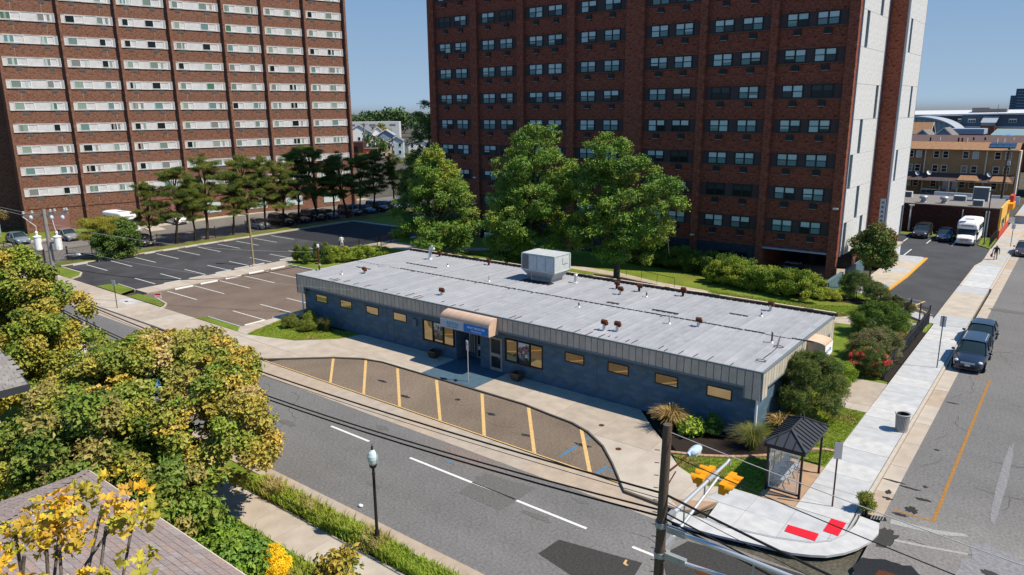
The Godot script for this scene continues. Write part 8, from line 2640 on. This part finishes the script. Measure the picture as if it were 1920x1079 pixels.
func signal_arm(label: String, at: Vector3, d: Vector3, L: float, heads: bool) -> void:
	d = d.normalized()
	var t := thing("signal_arm", label, "traffic signal arm", at, 0, "signal arms of the wooden pole")
	var a := MB.new()
	a.tube([d * 0.1 + V(0, 5.08, 0), d * L * 0.5 + V(0, 5.12, 0), d * L + V(0, 5.16, 0)], 0.075, 0.05, 10)
	obj("upper_tube", a, M.alu, t)
	a = MB.new()
	a.tube([d * 0.1 + V(0, 4.15, 0), d * L * 0.45 + V(0, 4.55, 0), d * L * 0.86 + V(0, 4.92, 0)], 0.06, 0.045, 10)
	obj("lower_tube", a, M.alu, t)
	for f in [0.3, 0.62]:
		obj("strut", rod(d * L * f + V(0, 4.15 + 0.9 * f, 0), d * L * f + V(0, 5.1, 0), 0.03, 8), M.galv, t)
	a = MB.new()
	a.box(d * 0.35 + V(0, 4.22, 0), V(0.12, 0.2, 0.12) + d.abs() * 0.5)
	a.box(d * 0.35 + V(0, 5.08, 0), V(0.14, 0.18, 0.14) + d.abs() * 0.4)
	obj("gusset", a, M.galv, t)
	if not heads: return
	a = MB.new()
	a.tube([d * L + V(0, 5.16, 0), d * (L + 0.18) + V(0, 5.2, 0), d * (L + 0.26) + V(0, 5.08, 0), d * (L + 0.26) + V(0, 4.96, 0)], 0.045, 0.035, 8)
	obj("end_hook", a, M.alu, t)
	obj("sleeve", rod(d * (L * 0.66) + V(0, 5.13, 0), d * (L * 0.8) + V(0, 5.145, 0), 0.085, 10), M.galv, t)
	var k := 0
	for s in [-1.0, 1.0]:
		var h := thing("traffic_signal", "yellow three lamp traffic signal at the signal arm's end, %s" % ["its visors pointing left", "its visors pointing right"][k], "traffic signal", at + d * (L - 0.75) + V(s * 0.36, 4.86, 0), s * PI / 2, "yellow traffic signals")
		k += 1
		var body := MB.new()
		for i in 3: body.box(V((i - 1) * 0.35, 0, 0), V(0.335, 0.34, 0.2))
		obj("housing", body, M.signal_yellow, h)
		obj("bracket", box1(V(0, 0.02, -0.22), V(0.08, 0.08, 0.3)), M.galv, h)
		for i in 3:
			var vm := MB.new()
			var c := V((i - 1) * 0.35, 0, 0.1)
			var n := 14
			for j in n:
				var t0 := -0.6 + (PI + 1.2) * j / n
				var t1 := -0.6 + (PI + 1.2) * (j + 1) / n
				var p0 := c + V(cos(t0) * 0.16, sin(t0) * 0.16, 0)
				var p1 := c + V(cos(t1) * 0.16, sin(t1) * 0.16, 0)
				var l0 := 0.14 + 0.13 * maxf(0, sin(t0))
				var l1 := 0.14 + 0.13 * maxf(0, sin(t1))
				vm.quad(p0, p0 + V(0, 0, l0), p1 + V(0, 0, l1), p1)
			obj("visor", vm, M.signal_yellow, h)
			obj("lens", rod(c, c + V(0, 0, 0.025), 0.145, 16), [mat("lens_green", 0.01, 0.09, 0.06, 0.2), mat("lens_amber", 0.2, 0.09, 0.01, 0.2), mat("lens_red", 0.2, 0.012, 0.01, 0.2)][i], h)


# ---------------------------------------------------------------- overhead cables
func wire(label: String, a: Vector3, b: Vector3, sag: float, r: float, m: Material, grp := "overhead cables of the front street") -> void:
	var mb := MB.new()
	var pts := []
	var k := 26
	for i in k + 1:
		var f := float(i) / k
		pts.append(a.lerp(b, f) - V(0, sag * 4.0 * f * (1.0 - f), 0))
	for i in k: mb.cyl(pts[i], pts[i + 1], r, r, 6, false)
	tag(obj("overhead_cable", mb, m), label, "cable", grp)


func wires() -> void:
	var px := V(3.1, 0, 17.0)
	wire("thick black cable highest of the bundle running left from the wooden pole along the street", px + V(0, 6.05, 0), V(-52, 6.7, 17.0), 1.05, 0.030, M.cable)
	wire("upper of the two close black cables crossing the road lanes left of the wooden pole", px + V(0, 5.55, 0.05), V(-52, 5.95, 17.05), 1.55, 0.028, M.cable)
	wire("lower of the two close black cables crossing the road lanes left of the wooden pole", px + V(0, 5.36, 0.05), V(-52, 5.75, 17.05), 1.52, 0.030, M.cable)
	wire("thin dark cable along the kerb line above the parking bay", px + V(0, 5.8, -0.12), V(-52, 6.4, 16.9), 1.0, 0.011, M.cable)
	wire("thick black cable running right from the wooden pole, uppermost of three", px + V(0, 6.06, 0), V(40, 6.6, 17.1), 1.7, 0.034, M.cable)
	wire("black cable running right from the wooden pole, middle of three", px + V(0, 5.5, 0), V(40, 6.2, 17.1), 1.9, 0.024, M.cable)
	wire("black cable running right from the wooden pole, lowest of three", px + V(0, 5.36, 0.05), V(40, 5.9, 17.1), 1.9, 0.028, M.cable)
	wire("thin black cable running right just under the thick one from the wooden pole", px + V(0, 5.78, -0.1), V(40, 6.3, 17.0), 1.9, 0.010, M.cable)
	wire("pale grey wire from the wooden pole's top across the bus shelter", px + V(0.15, 7.93, 0), V(40, 8.0, 17.0), 1.1, 0.011, M.cable_pale)
	wire("black cable from the cobra street light across the red panels", px + V(0.1, 7.1, -0.3), V(40, 6.9, 17.0), 1.2, 0.014, M.cable)
	wire("thin pale wire from the pale utility pole over the lots to the clinic roof mast", V(-61.9, 7.0, 8.9), V(-37.35, 5.4, -2.0), 0.7, 0.012, M.cable_pale, "service wires")
	wire("dark service cable from the pale utility pole sagging to the clinic roof mast", V(-62.0, 3.2, 8.9), V(-37.35, 4.6, -2.0), 1.5, 0.025, M.cable, "service wires")
	wire("thin wire from the pale utility pole to the left picture edge, upper", V(-63.8, 7.7, 10.1), V(-110, 9.2, 8.5), 0.4, 0.014, M.cable_pale, "service wires")
	wire("thin wire from the pale utility pole to the left picture edge, lower", V(-62.2, 7.6, 8.9), V(-110, 8.4, 7.0), 0.5, 0.014, M.cable_pale, "service wires")
	wire("thin wire from the pale utility pole across the dark lot's corner", V(-61.9, 5.0, 8.9), V(-30.2, 3.6, 0.0), 0.6, 0.010, M.cable_pale, "service wires")
	var lm := MB.new()
	for q in [[-33.4, 4.62], [-34.4, 4.72]]:
		var pts := []
		for i in 9: pts.append(V(q[0] + 0.12 * cos(i * 0.785), q[1] - 0.25 + 0.28 * sin(i * 0.785), 17.05))
		lm.tube(pts, 0.02, 0.02, 5)
	tag(obj("cable_slack_loop", lm, M.cable), "two slack loops hanging from the close black cables near the yellow green tree", "cable")


# ---------------------------------------------------------------- people, as one skin over a skeleton
func figure(called: String, label: String, at: Vector3, turn: float, bones: Array, head: Vector3, face: Vector3, skin: Color, hair: Color) -> Node3D:
	# bones: [a, b, ra, rb, colour]; distances are joined with a smooth minimum and meshed as surface nets
	var t := thing(called, label, "person", at, turn)
	var cell := 0.028
	var lo := V(9, 9, 9)
	var hi := V(-9, -9, -9)
	for b in bones:
		for e in 2:
			lo = lo.min(b[e] - Vector3.ONE * (b[2 + e] + 0.06))
			hi = hi.max(b[e] + Vector3.ONE * (b[2 + e] + 0.06))
	var nx := int((hi.x - lo.x) / cell) + 2
	var ny := int((hi.y - lo.y) / cell) + 2
	var nz := int((hi.z - lo.z) / cell) + 2
	var val := PackedFloat32Array()
	val.resize(nx * ny * nz)
	val.fill(1.0)
	var own := PackedInt32Array()
	own.resize(nx * ny * nz)
	for bi in bones.size():
		var b: Array = bones[bi]
		var a: Vector3 = b[0]
		var d: Vector3 = b[1] - b[0]
		var l2 := maxf(d.length_squared(), 1e-6)
		var rr: float = maxf(b[2], b[3]) + 0.07
		var p0 := (a.min(b[1]) - Vector3.ONE * rr - lo) / cell
		var p1 := (a.max(b[1]) + Vector3.ONE * rr - lo) / cell
		for k in range(maxi(0, int(p0.z)), mini(nz, int(p1.z) + 1)):
			for j in range(maxi(0, int(p0.y)), mini(ny, int(p1.y) + 1)):
				for i in range(maxi(0, int(p0.x)), mini(nx, int(p1.x) + 1)):
					var p := lo + V(i, j, k) * cell - a
					var f := clampf(p.dot(d) / l2, 0, 1)
					var s := (p - d * f).length() - lerpf(b[2], b[3], f)
					var id := (k * ny + j) * nx + i
					var o := val[id]
					if s < o: own[id] = bi
					var h := maxf(0.035 - absf(s - o), 0.0) / 0.035
					val[id] = minf(s, o) - h * h * 0.035 * 0.25
	var vert := {}
	var pos := []
	var nor := []
	var col := []
	var sy := nx
	var sz := nx * ny
	for k in nz - 1:
		for j in ny - 1:
			for i in nx - 1:
				var id := k * sz + j * sy + i
				var sum := Vector3.ZERO
				var cnt := 0
				var base := val[id] < 0.0
				var mixed := false
				for c in 8:
					var o := (c & 1) + ((c >> 1) & 1) * sy + ((c >> 2) & 1) * sz
					if (val[id + o] < 0.0) != base: mixed = true
				if not mixed: continue
				for e in [[0, 1], [2, 3], [4, 5], [6, 7], [0, 2], [1, 3], [4, 6], [5, 7], [0, 4], [1, 5], [2, 6], [3, 7]]:
					var ca := V(e[0] & 1, (e[0] >> 1) & 1, e[0] >> 2)
					var cb := V(e[1] & 1, (e[1] >> 1) & 1, e[1] >> 2)
					var va := val[id + int(ca.x) + int(ca.y) * sy + int(ca.z) * sz]
					var vb := val[id + int(cb.x) + int(cb.y) * sy + int(cb.z) * sz]
					if (va < 0.0) != (vb < 0.0):
						sum += ca.lerp(cb, va / (va - vb))
						cnt += 1
				var q := lo + (V(i, j, k) + sum / cnt) * cell
				vert[id] = pos.size()
				pos.append(q)
				nor.append(V(val[id + 1] - val[id], val[id + sy] - val[id], val[id + sz] - val[id]).normalized())
				col.append(bones[own[id]][4])
	var mb := MB.new()
	mb.use_c = true
	for k in range(1, nz - 1):
		for j in range(1, ny - 1):
			for i in range(1, nx - 1):
				var id := k * sz + j * sy + i
				for ax in 3:
					var st: int = [1, sy, sz][ax]
					if (val[id] < 0.0) == (val[id + st] < 0.0): continue
					var u: int = [sy, sz, 1][ax]
					var w: int = [sz, 1, sy][ax]
					var q := [id - u - w, id - w, id, id - u]
					if not (vert.has(q[0]) and vert.has(q[1]) and vert.has(q[2]) and vert.has(q[3])): continue
					var order := [0, 1, 2, 0, 2, 3] if val[id] >= 0.0 else [0, 2, 1, 0, 3, 2]
					for z in order:
						var v: int = vert[q[z]]
						mb.col = col[v]
						mb.p(pos[v], nor[v])
	obj("body", mb, M.vplain, t)
	var hm := MB.new()
	hm.use_c = true
	hm.col = hair
	var back := -face
	hm.ball(head + V(0, 0.035, 0) + back * 0.018, V(0.093, 0.10, 0.1), 12, 8)
	obj("hair", hm, M.vplain, t)
	var fm := MB.new()
	fm.use_c = true
	var side := face.cross(UP).normalized()
	fm.col = Color(0.02, 0.02, 0.02)
	for s in [-1.0, 1.0]: fm.ball(head + face * 0.088 + side * s * 0.034 + V(0, 0.0, 0), Vector3.ONE * 0.012, 6, 4)
	fm.col = skin * 0.9
	fm.ball(head + face * 0.1 + V(0, -0.03, 0), V(0.015, 0.022, 0.02), 6, 4)
	for s in [-1.0, 1.0]: fm.ball(head + side * s * 0.088 + V(0, -0.01, 0), V(0.018, 0.03, 0.018), 6, 4)
	fm.col = Color(0.25, 0.08, 0.07)
	fm.ball(head + face * 0.09 + V(0, -0.062, 0), V(0.025, 0.007, 0.012), 6, 4)
	obj("face", fm, M.vplain, t)
	return t


func hand(w: Vector3, d: Vector3, side: Vector3, c: Color) -> Array:
	var b := [[w, w + d * 0.08, 0.035, 0.038, c]]
	for i in 4:
		var r := w + d * 0.09 + side * (i - 1.5) * 0.02
		b.append([r, r + d * [0.06, 0.075, 0.07, 0.05][i], 0.011, 0.009, c])
	b.append([w + d * 0.03 + side * 0.03, w + d * 0.07 + side * 0.06, 0.013, 0.010, c])
	return b


func people() -> void:
	var skin := Color(0.16, 0.085, 0.05)
	var shirt := Color(0.66, 0.66, 0.65)
	var pants := Color(0.60, 0.57, 0.52)
	var sock := Color(0.03, 0.03, 0.03)
	var shoe := Color(0.04, 0.04, 0.045)
	# standing at the lot's edge in white shirt and shorts
	var b := []
	for s in [-1.0, 1.0]:
		b.append([V(s * 0.10, 0.90, 0), V(s * 0.12, 0.50, 0.02), 0.10, 0.075, pants])
		b.append([V(s * 0.12, 0.50, 0.02), V(s * 0.13, 0.10, 0.0), 0.062, 0.042, sock if s < 0 else skin])
		b.append([V(s * 0.13, 0.06, -0.04), V(s * 0.15, 0.045, 0.15), 0.045, 0.038, shoe])
		b.append([V(s * 0.19, 1.44, 0), V(s * 0.27, 1.16, 0.02), 0.062, 0.048, shirt])
		b.append([V(s * 0.27, 1.16, 0.02), V(s * 0.23, 0.96, 0.16), 0.042, 0.03, skin])
		b.append_array(hand(V(s * 0.23, 0.96, 0.16), V(-s * 0.15, -0.6, 0.7).normalized(), V(-s, 0, 0), skin))
	b.append([V(0, 0.95, 0), V(0, 1.20, 0), 0.145, 0.15, shirt])
	b.append([V(0, 1.20, 0), V(0, 1.40, 0), 0.155, 0.14, shirt])
	b.append([V(-0.1, 1.42, 0), V(0.1, 1.42, 0), 0.09, 0.09, shirt])
	b.append([V(0, 1.45, 0), V(0, 1.58, 0.02), 0.055, 0.052, skin])
	b.append([V(0, 1.66, 0.025), V(0, 1.73, 0.01), 0.088, 0.092, skin])
	figure("person", "person in white shirt and pale shorts standing by the fence of the dark lot", V(-59.7, 0.03, -22.1), -2.2, b, V(0, 1.70, 0.02), V(0, 0, 1), skin, Color(0.02, 0.018, 0.016))
	# walking towards us along the far pavement, stooping, with a red bag
	var dark := Color(0.02, 0.022, 0.026)
	var khaki := Color(0.36, 0.28, 0.17)
	b = []
	b.append([V(-0.10, 0.88, -0.02), V(-0.12, 0.48, 0.14), 0.10, 0.07, khaki])
	b.append([V(-0.12, 0.48, 0.14), V(-0.12, 0.09, 0.08), 0.066, 0.05, khaki])
	b.append([V(-0.12, 0.05, 0.06), V(-0.14, 0.045, 0.24), 0.045, 0.038, shoe])
	b.append([V(0.10, 0.88, -0.02), V(0.11, 0.48, -0.02), 0.10, 0.07, khaki])
	b.append([V(0.11, 0.48, -0.02), V(0.11, 0.11, -0.24), 0.066, 0.05, khaki])
	b.append([V(0.11, 0.06, -0.26), V(0.12, 0.04, -0.08), 0.045, 0.038, shoe])
	b.append([V(0, 0.92, -0.02), V(0, 1.14, 0.08), 0.145, 0.155, dark])
	b.append([V(0, 1.14, 0.08), V(0, 1.32, 0.20), 0.16, 0.14, dark])
	b.append([V(-0.12, 1.34, 0.2), V(0.12, 1.34, 0.2), 0.09, 0.09, dark])
	b.append([V(0, 1.36, 0.24), V(0, 1.45, 0.32), 0.055, 0.052, skin])
	b.append([V(0, 1.50, 0.36), V(0, 1.56, 0.36), 0.086, 0.09, skin])
	b.append([V(-0.2, 1.34, 0.2), V(-0.30, 1.06, 0.20), 0.062, 0.05, dark])
	b.append([V(-0.30, 1.06, 0.20), V(-0.34, 0.80, 0.26), 0.045, 0.034, dark])
	b.append_array(hand(V(-0.34, 0.80, 0.26), V(0, -1, 0.1).normalized(), V(0, 0, 1), skin))
	b.append([V(0.2, 1.34, 0.2), V(0.28, 1.06, 0.14), 0.062, 0.05, dark])
	b.append([V(0.28, 1.06, 0.14), V(0.30, 0.80, 0.20), 0.045, 0.034, dark])
	b.append_array(hand(V(0.30, 0.80, 0.20), V(0, -1, 0.2).normalized(), V(0, 0, 1), skin))
	figure("person", "person in dark top and khaki trousers walking towards us on the far side pavement, stooping", V(4.5, 0.03, -60.4), 0.1, b, V(0, 1.53, 0.365), V(0, -0.2, 0.98), skin, Color(0.25, 0.26, 0.27))
	var bg := thing("red_bag", "red shopping bag in the hand of the person on the far pavement", "bag", V(4.18, 0.32, -60.15), 0.3)
	var bm := MB.new()
	bm.ball(V(0, 0.2, 0), V(0.18, 0.22, 0.13), 12, 8)
	obj("sack", bm, M.tactile_red, bg)
	obj("handle", rod(V(0, 0.38, 0), V(0, 0.47, 0), 0.02, 6), M.tactile_red, bg)
	var b2 := thing("white_bag", "pale plastic bag beside the red one carried by the walking person", "bag", V(4.3, 0.36, -60.0), 0.3)
	bm = MB.new()
	bm.ball(V(0, 0.15, 0), V(0.1, 0.16, 0.09), 10, 7)
	obj("sack", bm, M.white, b2)
	obj("handle", rod(V(0, 0.28, 0), V(-0.05, 0.44, 0), 0.015, 6), M.white, b2)
